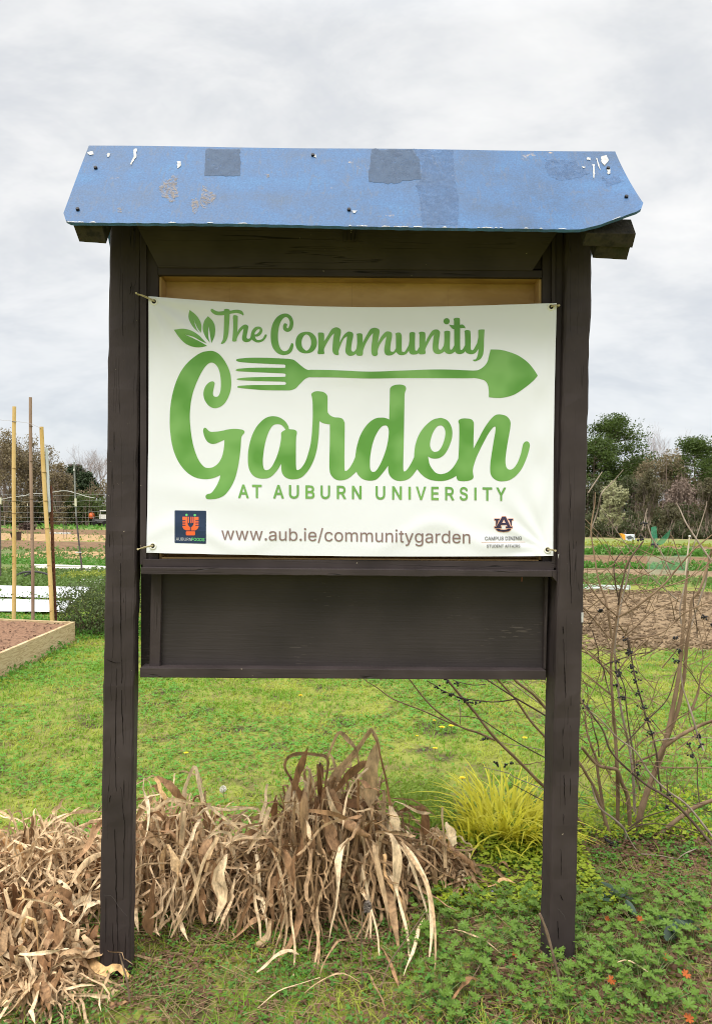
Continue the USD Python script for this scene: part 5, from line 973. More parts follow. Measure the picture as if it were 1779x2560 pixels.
obj('rosette_weeds', quads(np.vstack(A_), np.vstack(L1_), np.vstack(W1_)), WM, label='small rosettes of green weeds dotted over the bed', cat='weeds', kind='stuff')
VIO = plain('violet_petal', (.42, .30, .62), .6)
for i, (sx, sy) in enumerate(((1483, 2278), (1230, 2230), (1172, 2232))):
    p = G(sx, sy); p = P(sx, sy, p[1] - .05); t = thing('violet_flower', ['small violet flower right of the right post foot', 'small violet flower near the dead stems left of the right post', 'tiny violet flower beside the small dead clump'][i], 'flower', p); rg = np.random.default_rng(i)
    for a in np.arange(5) * 1.257: obj('petal', quads(np.array([[.005 * math.cos(a), .005 * math.sin(a), 0]]), np.array([[.005 * math.cos(a), .005 * math.sin(a), .003]]), np.array([[-.003 * math.sin(a), .003 * math.cos(a), .001]])), VIO, t)
    obj('stem', tube([[0, 0, 0], [.004, .002, -.03], [.006, 0, float(gz(p[0], p[1]) - p[2])]], .0009, 4), PET, t)
# clump of yellowed grass
p = G(1262, 2080); t = thing('yellow_grass_clump', 'yellowed arching grass clump left of the right post', 'grass clump', p); rg = np.random.default_rng(8)
def strap(n, h0, h1, w0, w1, R, lean, K=7):
    a = rg.uniform(0, 6.28, n); q = np.sqrt(rg.random(n)) * R; root = np.stack([q * np.cos(a), q * np.sin(a), 0 * a - .01], -1); h = rg.uniform(h0, h1, n); b = rg.normal(a, 0.6); tt = np.linspace(0, 1, K)
    ln = rg.uniform(0.2, 1.0, n) * lean; C = root[:, None] + np.stack([np.cos(b), np.sin(b), 0 * b], -1)[:, None] * (h * ln)[:, None, None] * (tt ** 1.7)[None, :, None] + np.array([0, 0, 1.0]) * (h[:, None] * (tt - 0.55 * ln[:, None] * tt ** 2.4))[..., None]
    sd = np.stack([-np.sin(b), np.cos(b), 0 * b], -1)[:, None].repeat(K, 1); W = rg.uniform(w0, w1, n)[:, None] * (1 - tt ** 3)[None] + 0.0005
    return ribbons(C, sd, W, 0.4)
V, F = strap(260, 0.12, 0.40, 0.0045, 0.0085, 0.20, 1.15)
YG = leafy('yellow_grass', [(0, (0.66, 0.62, 0.06)), (0.3, (0.90, 0.62, 0.06)), (0.8, (0.85, 0.60, 0.09)), (1, (0.82, 0.68, 0.34))], 0.4, 0.55)
for i in range(260): obj('blade', one_ribbon(V, F, i), YG, t, smooth=True)
for qx, qy, lb_ in ((1215, 2110, 'smaller yellowed grass tuft in front of the larger one'), (1325, 2105, 'yellowed grass tuft hard against the right post')):
    p = G(qx, qy); t2 = thing('yellow_grass_clump', lb_, 'grass clump', p); V, F = strap(90, 0.08, 0.26, 0.004, 0.008, 0.14, 1.3)
    for i in range(90): obj('blade', one_ribbon(V, F, i), YG, t2, smooth=True)
# green strap leaves at the bottom edge
p = G(1128, 2545); t = thing('strap_leaf_plant', 'tuft of fresh green strap leaves at the bottom edge', 'plant', p + [0, 0, -0.01]); rg = np.random.default_rng(9); V, F = strap(26, 0.06, 0.12, 0.004, 0.008, 0.07, 0.9)
SG = leafy('fresh_green_strap', [(0, (0.07, 0.20, 0.03)), (1, (0.14, 0.30, 0.05))], 0.35, 0.45)
for i in range(26): obj('leaf', one_ribbon(V, F, i), SG, t, smooth=True)
DG = plain('dark_glossy_leaf', (0.02, 0.045, 0.022), 0.3, 0, .5)
for k, (sx, sy, lb) in enumerate([(1545, 2275, 'dark glossy leaved plant right of the right post foot'), (1680, 2350, 'dark leaved low plant near the right edge')]):
    p = G(sx, sy); t = thing('dark_leaf_plant', lb, 'plant', p); rg = np.random.default_rng(30 + k)
    for i in range(9):
        a = rg.uniform(0, 6.28); q = rg.uniform(.03, .10); c = np.array([q * math.cos(a), q * math.sin(a), rg.uniform(.04, .10)]); u = np.array([math.cos(a), math.sin(a), rg.uniform(-.5, .3)]); w = np.cross(u, [0, 0, 1.0]); C = c + np.linspace(-1, 1, 6)[:, None] * u * 0.035
        V, F = ribbons(C[None], np.tile(w, (1, 6, 1)), (0.016 * np.sqrt(np.clip(1 - np.linspace(-1, .99, 6) ** 2, 0, 1)) + .001)[None], 0.3); obj('leaf', one_ribbon(V, F, 0), DG, t, smooth=True)

# dry stalks in the foreground
TW = noisy('grey_brown_twig', (0.10, 0.065, 0.04), (0.24, 0.17, 0.115), 40, 0.85, (1, 1, .3)); TWR = noisy('reddish_vine', (0.10, 0.03, 0.025), (0.17, 0.06, 0.05), 40, 0.7)
def stalk(label, pts, y0, y1, r0, r1, name='dry_stalk', mat=TW, cat_='stalk'):
    pts = np.asarray(pts, float); ys = np.linspace(y1, y0, len(pts)); C = spline(PV(pts, ys), 6); rr = np.linspace(r1, r0, len(C)); jit = np.random.default_rng(len(label)).normal(0, 1, len(C))
    return obj(name, tube(C, rr * (1 + 0.12 * jit), 6), mat, label=label, cat=cat_)
stalk('brown dead stalk with a cut pale tip, leaning in front of the right post', [(1348, 2285), (1365, 2327), (1382, 2390), (1396, 2445), (1404, 2510), (1403, 2570)], -0.16, -0.16, .0058, .0048)
stalk('thin dead twig leaning in front of the left post foot', [(299, 2386), (308, 2418), (318, 2455), (325, 2510), (333, 2570)], -0.16, -0.15, .0045, .0026)
t = thing('seed_stalk', 'thin dry stalk carrying one dark fluffy seed head', 'stalk'); C = spline(PV([(906, 2280), (903, 2340), (904, 2440), (915, 2570)], -0.1), 6); obj('stem', tube(C, .0022, 5), TW, t)
dirs = rand_dirs(np.random.default_rng(4), 160); hd = P(918, 2268, -0.1); obj('seed_head', cat([segs_mesh(np.zeros((160, 3)) + hd, dirs * [0.016, .014, .024] + hd, np.full(160, .0016), np.full(160, .0004), 3), leaf_cloud(np.random.default_rng(2), dirs[:90] * [0.014, .012, .02] + hd, .005)]), noisy('dark_seed_fluff', (0.10, .08, .065), (.24, .2, .17), 200, .95), t)
stalk('dark thin twig slanting across the front of the dead leaves', [(1062, 2282), (1021, 2340), (970, 2417), (942, 2513), (933, 2570)], -0.12, -0.1, .0032, .0018)
stalk('short dark twig leaning right at the bottom', [(1204, 2406), (1162, 2479), (1140, 2525), (1124, 2570)], -0.13, -0.12, .003, .002)
stalk('reddish bramble runner arching along the bottom edge', [(950, 2556), (1000, 2532), (1050, 2524), (1095, 2530), (1130, 2556)], -0.15, -0.13, .003, .003, 'bramble_vine', TWR, 'vine')
stalk('reddish bramble runner right of the green strap leaves', [(1235, 2530), (1275, 2512), (1330, 2510), (1390, 2530), (1440, 2566)], -0.15, -0.13, .003, .0022, 'bramble_vine', TWR, 'vine')
# ---------------------------------------------------------------- bare shrub behind the right post
BARK = noisy('tan_shrub_bark', (0.14, 0.088, 0.050), (0.26, 0.175, 0.105), 18, 0.85, (1, 1, 0.25), bump=0.3, bscale=70, bdist=.003)
BARKD = noisy('dark_twig_bark', (0.06, 0.038, 0.027), (0.12, 0.08, 0.055), 30, 0.85, (1, 1, .3)); BARKG = noisy('grey_twig_bark', (0.21, 0.16, 0.12), (0.34, 0.275, 0.215), 30, 0.85, (1, 1, .3))
BERRY = plain('black_berry', (0.012, 0.010, 0.012), 0.35)
shrub = thing('bare_shrub', 'leafless many stemmed shrub with black berries behind the right post', 'shrub')
q1 = lambda s: [(1379 + float(a) / 3.8275, 1600 + float(b) / 3.8275) for a, b in (x.split(',') for x in s.split())]
q2 = lambda s: [(1440 + float(a) / 3.28, 1000 + float(b) / 3.28) for a, b in (x.split(',') for x in s.split())]
q3 = lambda s: [(900 + float(a) / 3.192, 1680 + float(b) / 3.192) for a, b in (x.split(',') for x in s.split())]
rng = np.random.default_rng(23)
def branch(name, px, y0, y1, w0, w1, mat=BARK):
    """px from thick end to thin end; w in photograph pixels"""
    pts = np.asarray(px, float); ys = np.linspace(y0, y1, len(pts)) + rng.normal(0, 0.012, len(pts)); C = spline(PV(pts, ys), 7)
    d = (C[:, 1] + 2.76) / F_PX; r = np.linspace(w0, w1, len(C)) * 0.5 * d * (1 + 0.05 * rng.normal(0, 1, len(C)))
    obj(name, tube(C, r, 7), mat, shrub, smooth=60); return C
B = 1.10
branch('stem', q1('620,2040 622,1900 630,1500 620,1200 605,900 580,600 565,250 590,0') + q2('345,1690 400,1400 432,1310 548,1155'), B, B, 11, 3)
main = branch('stem', q1('815,2180 818,2080 830,1750 900,1480 1000,1220 1090,950 1150,680 1210,350 1240,60') + q2('880,1800 895,1560 915,1400'), B, B + .1, 19, 5)
branch('stem', q1('1090,960 1150,820 1210,640 1262,350 1290,50') + q2('930,1830 945,1650 1010,1560 1080,1340 1112,1220'), B + .05, B + .15, 11, 5)
branch('stem', q1('1005,1130 1060,1040 1150,965 1300,875 1440,810 1540,775'), B, B - .1, 12, 7)
branch('stem', q1('745,2080 742,1900 742,1700 722,1500 665,1360 625,1250 560,1230 450,1205 360,1120 285,1030'), B, B - .12, 12, 7)
branch('stem', q1('515,1900 495,1650 440,1280 420,1130 370,1000 330,860 315,680'), B, B + .1, 9, 4)
branch('stem', q1('560,1900 500,1690 410,1430 330,1290 280,1200') + [(1442, 1900)], B - .05, B - .1, 9, 6)
branch('stem', q1('490,2010 400,1890 270,1740 200,1650'), B, B - .05, 10, 7)
branch('stem', q1('880,2100 960,1950 1050,1850 1200,1720 1390,1590 1540,1535'), B, B - .1, 14, 9)
branch('stem', q1('800,2150 800,1950 790,1600 770,1250 735,1000 700,850 650,600 625,380 600,60') + q2('370,1660 420,1450 440,1330'), B + .1, B + .15, 8, 4, BARKG)
branch('stem', q1('800,2330 745,2220 710,2100 705,1920 695,1820 600,1720 480,1630 420,1530 380,1400'), B - .15, B - .1, 8, 4, BARKG)
branch('branch', q1('1531,1960 1420,1830 1300,1690 1120,1520 900,1385 700,1215 560,1060 490,870 400,740 330,650 290,590'), B - .35, B - .25, 8, 3, BARKD)
branch('branch', q1('1540,1890 1300,1590 1100,1440 930,1270 800,1070 620,930 460,760 330,660'), B - .3, B - .2, 6, 3, BARKG)
branch('branch', q1('1045,1450 1020,1300 1000,1090 960,920 905,760 850,560 800,380 770,230 735,0') + q2('440,2080 415,1960'), B - .2, B - .15, 5, 3, BARKD)
branch('branch', q1('845,1440 800,1300 778,1100 745,900 712,650 690,440 600,250'), B - .2, B - .15, 5, 2.5, BARKD)
branch('branch', q1('1450,1060 1400,930 1340,720 1300,600 1250,450 1230,250'), B - .1, B, 6, 3, BARKG)
branch('branch', q1('1531,540 1430,470 1340,330 1250,230'), B, B, 3, 2, BARKD)
branch('branch', q1('1040,1220 1200,1225 1540,1225'), B - .1, B - .2, 5, 3)
branch('branch', q1('640,1060 750,940 900,780 1100,570 1180,330 1210,250'), B, B + .1, 4, 2.5, BARKD)
branch('branch', q1('760,1190 900,1130 1000,1090'), B, B, 6, 5)
branch('branch', q1('800,1030 900,940 1080,860 1200,760 1400,640 1540,520'), B, B, 4, 2.5)
branch('branch', q1('940,980 1100,950 1300,930 1540,940'), B, B - .1, 4, 2, BARKG)
branch('branch', q1('450,1120 440,1000 400,850 370,720'), B, B, 4, 2.5, BARKD)
branch('branch', q1('720,1840 800,1790 950,1760 1150,1780 1400,1850'), B - .2, B - .3, 3.5, 2, BARKD)
branch('branch', q1('730,1810 850,1720 1000,1660 1200,1610 1450,1560'), B - .15, B - .2, 4, 2, BARKD)
branch('branch', q1('560,520 450,430 310,320 200,250'), B, B, 4, 2.5)
branch('branch', q1('560,330 500,260 380,160 300,80'), B, B, 5, 3)
branch('branch', q1('480,250 600,200 800,140 950,110 1060,20'), B, B, 3.5, 2, BARKD)
branch('branch', q1('640,290 720,180 850,60 920,0') , B, B, 4, 3)
branch('branch', q1('555,520 520,400 490,270 450,200 435,60'), B - .1, B - .1, 3.5, 2, BARKD)
branch('branch', q1('1340,670 1400,500 1430,320 1530,200'), B, B, 5, 3)
branch('branch', q1('1380,2000 1250,2060 1100,2190 900,2240 600,2200 400,2170 250,2130'), B - .3, B - .25, 3, 1.5, BARKG)
branch('branch', q1('1540,2190 1400,2150 1200,2100 1000,2060 850,2050'), B - .3, B - .3, 3, 2, BARKG)
branch('branch', q1('1220,2300 1100,2210 930,2120 800,2000 700,1830'), B - .3, B - .2, 4, 2, BARKG)
branch('branch', q1('1410,1560 1390,1350 1390,1180 1350,1090 1310,990'), B - .3, B - .3, 3, 2, BARKD)
branch('branch', q1('1130,1560 1105,1450 1100,1320 1095,1250'), B - .3, B - .3, 3, 2, BARKD)
# upper twigs, past the dug plot
branch('twig', q2('290,1950 265,1780 240,1640 185,1490 150,1290 120,1060 150,860 155,755'), B, B + .1, 6, 2.5)
branch('twig', q2('118,1070 170,920 205,770 300,670 385,572'), B + .1, B + .1, 3.5, 1.8, BARKG)
branch('twig', q2('98,760 150,680 212,588'), B, B, 4, 2, BARKG)
branch('twig', q2('350,1650 320,1500 310,1350 372,1240'), B, B, 4, 3, BARKD)
branch('twig', q2('345,1690 360,1560 430,1330 550,1160'), B - .1, B - .1, 4, 2.5, BARKD)
branch('twig', q2('345,1780 500,1690 700,1530 820,1390 960,1230 1112,1105'), B, B - .1, 6, 3)
branch('twig', q2('390,1610 480,1585 640,1550 830,1500 1000,1410 1112,1310'), B, B, 4, 2.5)
branch('twig', q2('330,1990 500,1850 620,1740 800,1650 900,1600'), B, B, 3.5, 2)
branch('twig', q2('460,2040 490,1960 560,1950 700,1910 800,1830 900,1740 1112,1640'), B, B - .1, 4, 3)
branch('twig', q2('780,1440 700,1260 620,1130 570,960 580,890'), B + .15, B + .2, 4, 2, BARKG)
branch('twig', q2('1112,1330 970,1120 900,1010 850,900 815,838'), B + .1, B + .2, 5, 2.5, BARKG)
branch('twig', q2('540,1070 560,980 578,900'), B + .2, B + .2, 4, 2, BARKG)
branch('twig', q2('840,1650 700,1530 560,1390 480,1280 390,1160 200,880'), B + .2, B + .2, 3.5, 1.5, BARKG)
branch('twig', q2('330,1770 210,1660 85,1500 20,1430'), B, B, 4, 3)
branch('twig', q2('290,1980 200,1870 75,1725 0,1650'), B, B, 4, 3)
branch('twig', q2('430,1480 560,1430 640,1390 680,1330'), B, B, 2.5, 1.5)
branch('twig', q2('990,1950 985,1830 960,1680 960,1570'), B, B, 3, 2, BARKD)
branch('twig', q2('860,1840 850,1700 900,1470 920,1330 1050,920 1070,830'), B + .1, B + .2, 4, 2, BARKG)
branch('twig', q2('700,2200 850,2010 880,1900 900,1800'), B + .1, B + .1, 3, 2)
branch('twig', q2('520,2110 620,2060 690,2000 715,1950'), B, B, 2.5, 1.5)
branch('twig', q2('400,1930 430,1850 470,1740 470,1590'), B, B, 2.5, 1.5)
branch('twig', q2('0,2040 150,2110 230,2200 215,2290'), B, B, 4, 2)
branch('twig', q2('130,1890 160,1990 180,2060 175,2130'), B - .1, B - .1, 3, 2, BARKD)
branch('twig', q2('100,1860 150,1780 230,1700'), B, B, 2.5, 1.5, BARKD)
branch('twig', q2('1075,1340 1060,1490 1010,1640 960,1800 930,1900'), B + .2, B + .2, 5, 3, BARKG)
# branches reaching left under the board
L1 = branch('branch', q3('1600,1010 1450,900 1350,800 1240,690 1100,555 1010,450 920,330 800,190 700,70 640,10'), B, B - .05, 8.5, 6)
branch('branch', q3('1075,545 950,490 800,438 620,320 500,200 400,70 330,0'), B, B, 6, 2.5)
branch('branch', q3('800,438 700,400 500,310 380,265 250,210 140,130 40,65 -30,0'), B, B, 4, 2)
branch('branch', q3('1600,650 1465,510 1350,380 1240,220 1110,75 1060,0'), B + .05, B, 6.5, 5)
branch('branch', q3('1560,420 1470,345 1250,215 1130,140 1030,75 940,20'), B - .1, B - .1, 5, 3, BARKD)
branch('branch', q3('1560,380 1470,280 1380,180 1250,80 1180,0'), B, B, 8, 6)
branch('branch', q3('1560,360 1440,260 1290,150 1190,75'), B + .1, B + .1, 3, 2, BARKG)
branch('twig', q3('1560,720 1465,680 1300,590 1100,470 980,390 880,360 700,350'), B - .1, B - .1, 3.5, 1.8, BARKD)
branch('twig', q3('1500,1000 1450,935 1250,850 1180,810 1060,780 980,760'), B - .1, B - .1, 3, 1.5, BARKG)
branch('twig', q3('1480,1040 1330,960 1200,890'), B - .1, B - .1, 2.5, 1.5, BARKD)
branch('twig', q3('1460,625 1330,600 1200,580 1100,560'), B, B, 2.5, 1.5, BARKG)
branch('twig', q3('795,420 800,330 790,260 775,215'), B, B, 2.5, 2, BARKG)
branch('twig', q3('1260,215 1080,240 930,228 800,205 660,150 600,110 530,70'), B - .1, B - .1, 3.5, 2, BARKD)
branch('twig', q3('1000,100 900,105 800,85 740,65'), B, B, 2.5, 2, BARKD)
branch('twig', q3('1240,735 1330,740 1400,725 1470,715'), B, B, 2.5, 1.5)
TWIGS = []
for _ in range(190):
    sx, sy = rng.uniform(1400, 1800), rng.uniform(1400, 2080); L_ = rng.uniform(60, 190); a_ = rng.choice([-1, 1]) * rng.uniform(.15, 1.2); ex, ey = sx + L_ * math.sin(a_), sy - L_ * math.cos(a_); k_ = rng.normal(0, 20, 2)
    y_ = B + rng.normal(0, .16); C = spline(PV(np.array([(sx, sy), ((sx + ex) / 2 + k_[0], (sy + ey) / 2 + k_[1]), (ex, ey)]), [y_, y_ + rng.normal(0, .04), y_ + rng.normal(0, .08)]), 4); r_ = rng.uniform(.9, 1.5) * (y_ + 2.76) / F_PX
    TWIGS.append(tube(C, np.linspace(r_, r_ * .5, len(C)), 4))
obj('fine_twigs', cat(TWIGS), BARK, shrub, kind='stuff')
ball = trimesh.creation.icosphere(subdivisions=1, radius=1.0)
def berries(px, y, n, spread):
    c = P(*px, y); out = []
    for k in range(n):
        b = ball.copy(); b.apply_scale(rng.uniform(0.0042, 0.0062)); b.apply_translation(c + rng.normal(0, 1, 3) * [spread, spread * .6, spread * .7]); out.append(b)
    for k in range(3): out.append(tube([c, c + rng.normal(0, 1, 3) * spread], .0012, 4))
    obj('berry_cluster', cat(out), BERRY, shrub)
for s in ('740,125', '760,258', '800,392', '835,515', '865,650', '908,768', '935,885', '640,330', '660,545', '625,440', '300,590', '330,650', '815,1200', '820,1275', '1110,1490', '1110,1600', '540,1920', '590,1950', '650,2000', '1420,1010', '1390,920', '1310,1000', '1340,1110', '1200,200'):
    berries(q1(s)[0], B - .2, int(rng.integers(6, 11)), 0.009)
for s in ('190,1725', '410,1970', '430,2070', '455,2190', '480,2230', '1060,1780', '1105,1850', '800,1950', '840,2060', '520,1140', '340,2150', '345,2230', '565,1010'):
    berries(q2(s)[0], B - .1, int(rng.integers(5, 9)), 0.008)
for s in ('615,120', '660,160', '725,180', '800,215', '860,235', '925,245', '690,70', '760,90', '1085,740', '1160,740', '1215,735', '990,540'):
    berries(q3(s)[0], B - .1, int(rng.integers(5, 9)), 0.008)

# ---------------------------------------------------------------- raised bed and its poles, left
LUM = noisy('pale_treated_lumber', (0.36, 0.27, 0.15), (0.52, 0.41, 0.25), 7, 0.8, (1, 1, 6), bump=0.25, bscale=14, bdist=.003, c3=(0.45, 0.34, 0.19))
def lumber():
    nodes = {'g': ('geometry', {}), 'm': ('mapping', {'mapping_type': 'point', 'scale': (0.35, 0.35, 3.0)}), 'n': ('noise_texture', {'scale': 6.0, 'detail': 3.0, 'distortion': 0.9}), 's': ('math', {'math_type': 'multiply', 'value2': 46.0}), 'si': ('math', {'math_type': 'sine'}),
        'mr': ('map_range', {'from_min': -1.0, 'from_max': 1.0, 'to_min': 0.0, 'to_max': 1.0}), 'r': ('rgb_ramp', {'ramp': [(0.0, (0.52, 0.40, 0.235)), (0.6, (0.46, 0.345, 0.19)), (1.0, (0.36, 0.255, 0.13))]}), 'p': ('principled_bsdf', {'roughness': 0.75, 'specular_ior_level': 0.3})}
    return M('lumber_with_grain', nodes, [('g.position', 'm.vector'), ('m.vector', 'n.vector'), ('n.fac', 's.value1'), ('s.value', 'si.value1'), ('si.value', 'mr.value'), ('mr.result', 'r.fac'), ('r.color', 'p.base_color')])
LUM = lumber()
pc = G(187, 1603); pn = G(0, 1697); ea = pn - pc; ea[2] = 0; ea /= np.linalg.norm(ea)
pf = G(0, 1578); bedt = thing('raised_bed', 'raised garden bed of pale new boards filled with brown mulch', 'raised bed')
def plank(a, b, h, th, inward):
    V = []
    for p in (a, b):
        z = float(gz(p[0], p[1])) - 0.02
        for off in (0, th):
            for hh in (0, h): V.append([p[0] + inward[0] * off, p[1] + inward[1] * off, z + hh])
    V = np.array(V); F = [(0, 1, 3, 2), (4, 6, 7, 5), (0, 4, 5, 1), (2, 3, 7, 6), (1, 5, 7, 3), (0, 2, 6, 4)]
    me = trimesh.Trimesh(V, np.vstack([[(f[0], f[1], f[2]), (f[0], f[2], f[3])] for f in F]), process=False); me.fix_normals(); return me
BH = 0.27; length = 4.4
inw = np.array([-ea[1], ea[0]]); inw = inw if inw[0] < 0 else -inw
far_dir = np.array([-1.0, 0.12]); far_dir /= np.linalg.norm(far_dir)
near_end = pc[:2] + ea[:2] * length
obj('board', plank(np.array([*pc[:2]]), near_end, BH, 0.04, inw), LUM, bedt)
ad = near_end; fb = pc[:2] + inw * 0.0
obj('board', plank(pc[:2] + ea[:2] * 0.0 + np.array([0, 0]) + far_dir * 0.045, pc[:2] + far_dir * 4.0, BH, 0.04, np.array([far_dir[1], -far_dir[0]]) if far_dir[0] > 0 else np.array([-far_dir[1], far_dir[0]])), LUM, bedt)
obj('board', plank(near_end + far_dir * .045, near_end + far_dir * 4.0, BH, 0.04, np.array([0.1, 1.0])), LUM, bedt)
obj('board', plank(pc[:2] + far_dir * 4.0, near_end + far_dir * 4.0, BH, 0.04, -inw), LUM, bedt)
MUL = noisy('red_brown_mulch', (0.10, 0.05, 0.03), (0.30, 0.17, 0.10), 16, 0.95, c3=(0.19, 0.10, 0.06), bump=0.9, bscale=45, bdist=.03, detail=6)
n1, n2 = 40, 40; A_ = np.linspace(0.01, 0.99, n1); B_ = np.linspace(0.012, 0.99, n2); AA, BB = np.meshgrid(A_, B_)
bx = pc[0] + ea[0] * length * AA + far_dir[0] * 4.0 * BB; by = pc[1] + ea[1] * length * AA + far_dir[1] * 4.0 * BB
bz = gz(bx, by) + BH - 0.055 + 0.03 * (meshkit.fbm(np.stack([bx * 5, by * 5, 0 * bx], -1), 3) - .5); i = np.arange(n1 * n2).reshape(n2, n1)
a, b, c, d = i[:-1, :-1].ravel(), i[:-1, 1:].ravel(), i[1:, 1:].ravel(), i[1:, :-1].ravel()
me = trimesh.Trimesh(np.stack([bx, by, bz], -1).reshape(-1, 3), np.vstack([np.stack([a, b, c], 1), np.stack([a, c, d], 1)]), process=False); me.fix_normals()
obj('mulch', me, MUL, bedt, smooth=True)
rg = np.random.default_rng(6); k = rg.integers(0, n1 * n2, 2600); C = me.vertices[k] + rg.normal(0, 1, (2600, 3)) * [.06, .06, 0] + [0, 0, .008]
obj('mulch_chips', leaf_cloud(rg, C, .018, .6), noisy('mulch_chip', (0.11, 0.05, 0.03), (0.36, 0.22, 0.14), 30, .95, island=(.6, 1.3)), bedt, kind='stuff')
def bamboo(name, label, mat, matn, top, bot, w, yoff=0.0, nodes=(), cat_='garden stake'):
    """pole from pixel bot on the bed to pixel top"""
    yb = G(bot[0], bot[1] + 22)[1] + yoff; a, b = P(*bot, yb), P(*top, yb); a = a - (b - a) * 0.05; r = w / 2 * (yb + 2.76) / F_PX
    t = thing(name, label, cat_); n = 60; s = np.linspace(0, 1, n); C = a + (b - a) * s[:, None]; C[:, 0] += 0.006 * np.sin(s * 6); rr = r * (1.05 - 0.1 * s)
    obj('cane', tube(C, rr, 10), mat, t, smooth=50)
    for q in nodes:
        c = P(a[0], 0, yb) if False else a + (b - a) * q; d = (b - a) / np.linalg.norm(b - a)
        obj('joint', tube([c - d * .006, c - d * .002, c + d * .002, c + d * .006], [r * 1.03, r * 1.14, r * 1.14, r * 1.03], 10), matn, t)
    return a, b, yb
BAM = noisy('yellow_bamboo', (0.50, 0.33, 0.10), (0.62, 0.44, 0.18), 3, 0.45, (1, 1, .4), c3=(0.55, 0.38, 0.13)); BAMN = plain('bamboo_joint', (0.30, 0.19, 0.07), .6)
BAMB = noisy('brown_weathered_bamboo', (0.22, 0.145, 0.10), (0.34, 0.24, 0.17), 4, 0.7, (1, 1, .4)); BAMBN = plain('brown_joint', (0.13, 0.09, 0.06), .7)
f1 = lambda y, t, b: (b - y) / (b - t)
a1, b1, y1 = bamboo('bamboo_pole', 'straight yellow bamboo pole, leftmost in the raised bed', BAM, BAMN, (36, 1016), (34, 1562), 9.5, 0, [f1(y, 1016, 1562) for y in (1052, 1163, 1241, 1270, 1372, 1390, 1462)])
a2, b2, y2 = bamboo('bamboo_pole', 'tall brown weathered bamboo pole, second from the left', BAMB, BAMBN, (76.5, 993), (82, 1566), 8.0, 0, [f1(y, 993, 1566) for y in (1062, 1145, 1235, 1330, 1396, 1460)])
a3, b3, y3 = bamboo('bamboo_pole', 'yellow bamboo pole leaning left beside the rusty post', BAM, BAMN, (104, 1067), (131, 1568), 10.5, 0, [f1(y, 1067, 1568) for y in (1175, 1243, 1309, 1397, 1445, 1505)])
def pole_at(a, b, yb, sy):
    s = np.linspace(0, 1, 400); C = a + (b - a) * s[:, None]; v = C - CAM; py = CY - F_PX * (v @ UPV) / (v @ FWD); return C[np.argmin(np.abs(py - sy))]
w1, w2, w3 = pole_at(a1, b1, y1, 1054), pole_at(a2, b2, y2, 1060), pole_at(a3, b3, y3, 1071); w0 = w1 + np.array([-1.2, 0.3, 0.12])
obj('string_line', tube(spline([w0, w1 + [0, -.03, 0], w2 + [0, -.03, 0], w3 + [0, -.03, 0]], 10), .0028, 5), plain('grey_string', (0.35, .34, .33), .8), label='thin string tied between the tops of the three poles', cat='string')
RUST = noisy('rusty_steel', (0.075, 0.030, 0.018), (0.15, 0.065, 0.035), 30, 0.85, bump=.3, bscale=60, bdist=.003)
yb = y3 + 0.06; a, b = P(139, 1566, yb), P(126, 1214, yb); a = a - (b - a) * .08; d = (b - a) / np.linalg.norm(b - a)
t = thing('steel_post', 'rusty studded steel post right of the leaning bamboo pole', 'post'); wv = np.array([1.0, 0, 0])
V = []; F = []
for i_, p in enumerate((a, b)): V += [p + q for q in (wv * -.021, wv * .021, wv * .021 + [0, .008, 0], wv * .005 + [0, .008, 0], wv * .005 + [0, .045, 0], wv * -.005 + [0, .045, 0], wv * -.005 + [0, .008, 0], wv * -.021 + [0, .008, 0])]
F = [(k, (k + 1) % 8, 8 + (k + 1) % 8) for k in range(8)] + [(k, 8 + (k + 1) % 8, 8 + k) for k in range(8)] + [(8, 9, 10), (8, 10, 15)]
me = trimesh.Trimesh(np.array(V), np.array(F), process=False); me.fix_normals(); obj('bar', me, RUST, t)
for s in np.linspace(.06, .98, 24): c = a + (b - a) * s + [0, -.006, 0]; obj('stud', boxm(c[0] - .006, c[0] + .006, c[1] - .006, c[1] + .006, c[2] - .008, c[2] + .008), RUST, t)
PIPE = noisy('pale_grey_pipe', (0.42, 0.46, 0.45), (0.56, 0.59, 0.58), 5, .5, (1, 1, .4)); a, b = P(123.5, 1280, yb - .03), P(116, 1121, yb - .03)
obj('plastic_pipe', tube(np.linspace(a, b, 8), 7.5 / 2 * (yb + 2.76) / F_PX, 10), PIPE, label='pale grey pipe fixed along the top of the rusty post', cat='pipe')

# ---------------------------------------------------------------- things on the left beyond the bed
def weeds(name, n, x0, x1, y0, y1, h, size, mat, label, seed, dens=None, cat_='weeds'):
    rg = np.random.default_rng(seed); X = rg.uniform(x0, x1, n); Y = rg.uniform(y0, y1, n)
    if dens is not None: k = rg.random(n) < dens(X, Y); X, Y = X[k], Y[k]
    Z = gz(X, Y) + h * rg.random(len(X)) ** 1.3 * (0.4 + 1.2 * nz(X, Y, 1.0, seed))
    return obj(name, leaf_cloud(rg, np.stack([X, Y, Z], -1), size), mat, label=label, cat=cat_, kind='stuff')
WD = leafy('mixed_green_weeds', [(0, (0.12, 0.19, 0.045)), (0.4, (0.22, 0.29, 0.075)), (0.7, (0.36, 0.38, 0.13)), (0.85, (0.48, 0.42, 0.21)), (1, (0.62, 0.54, 0.37))], .35)
WY = leafy('yellow_green_weeds', [(0, (0.28, 0.32, 0.05)), (0.6, (0.45, 0.44, 0.08)), (1, (0.58, 0.50, 0.18))], .35)
WG = leafy('fresh_green_crop', [(0, (0.09, 0.22, 0.03)), (0.6, (0.16, 0.33, 0.05)), (1, (0.27, 0.42, 0.09))], .35)
weeds('mixed_weeds', 26000, -9.5, -2.5, 11.8, 15.4, 0.22, 0.035, WD, 'rough green and straw weeds behind the white sheets', 51)
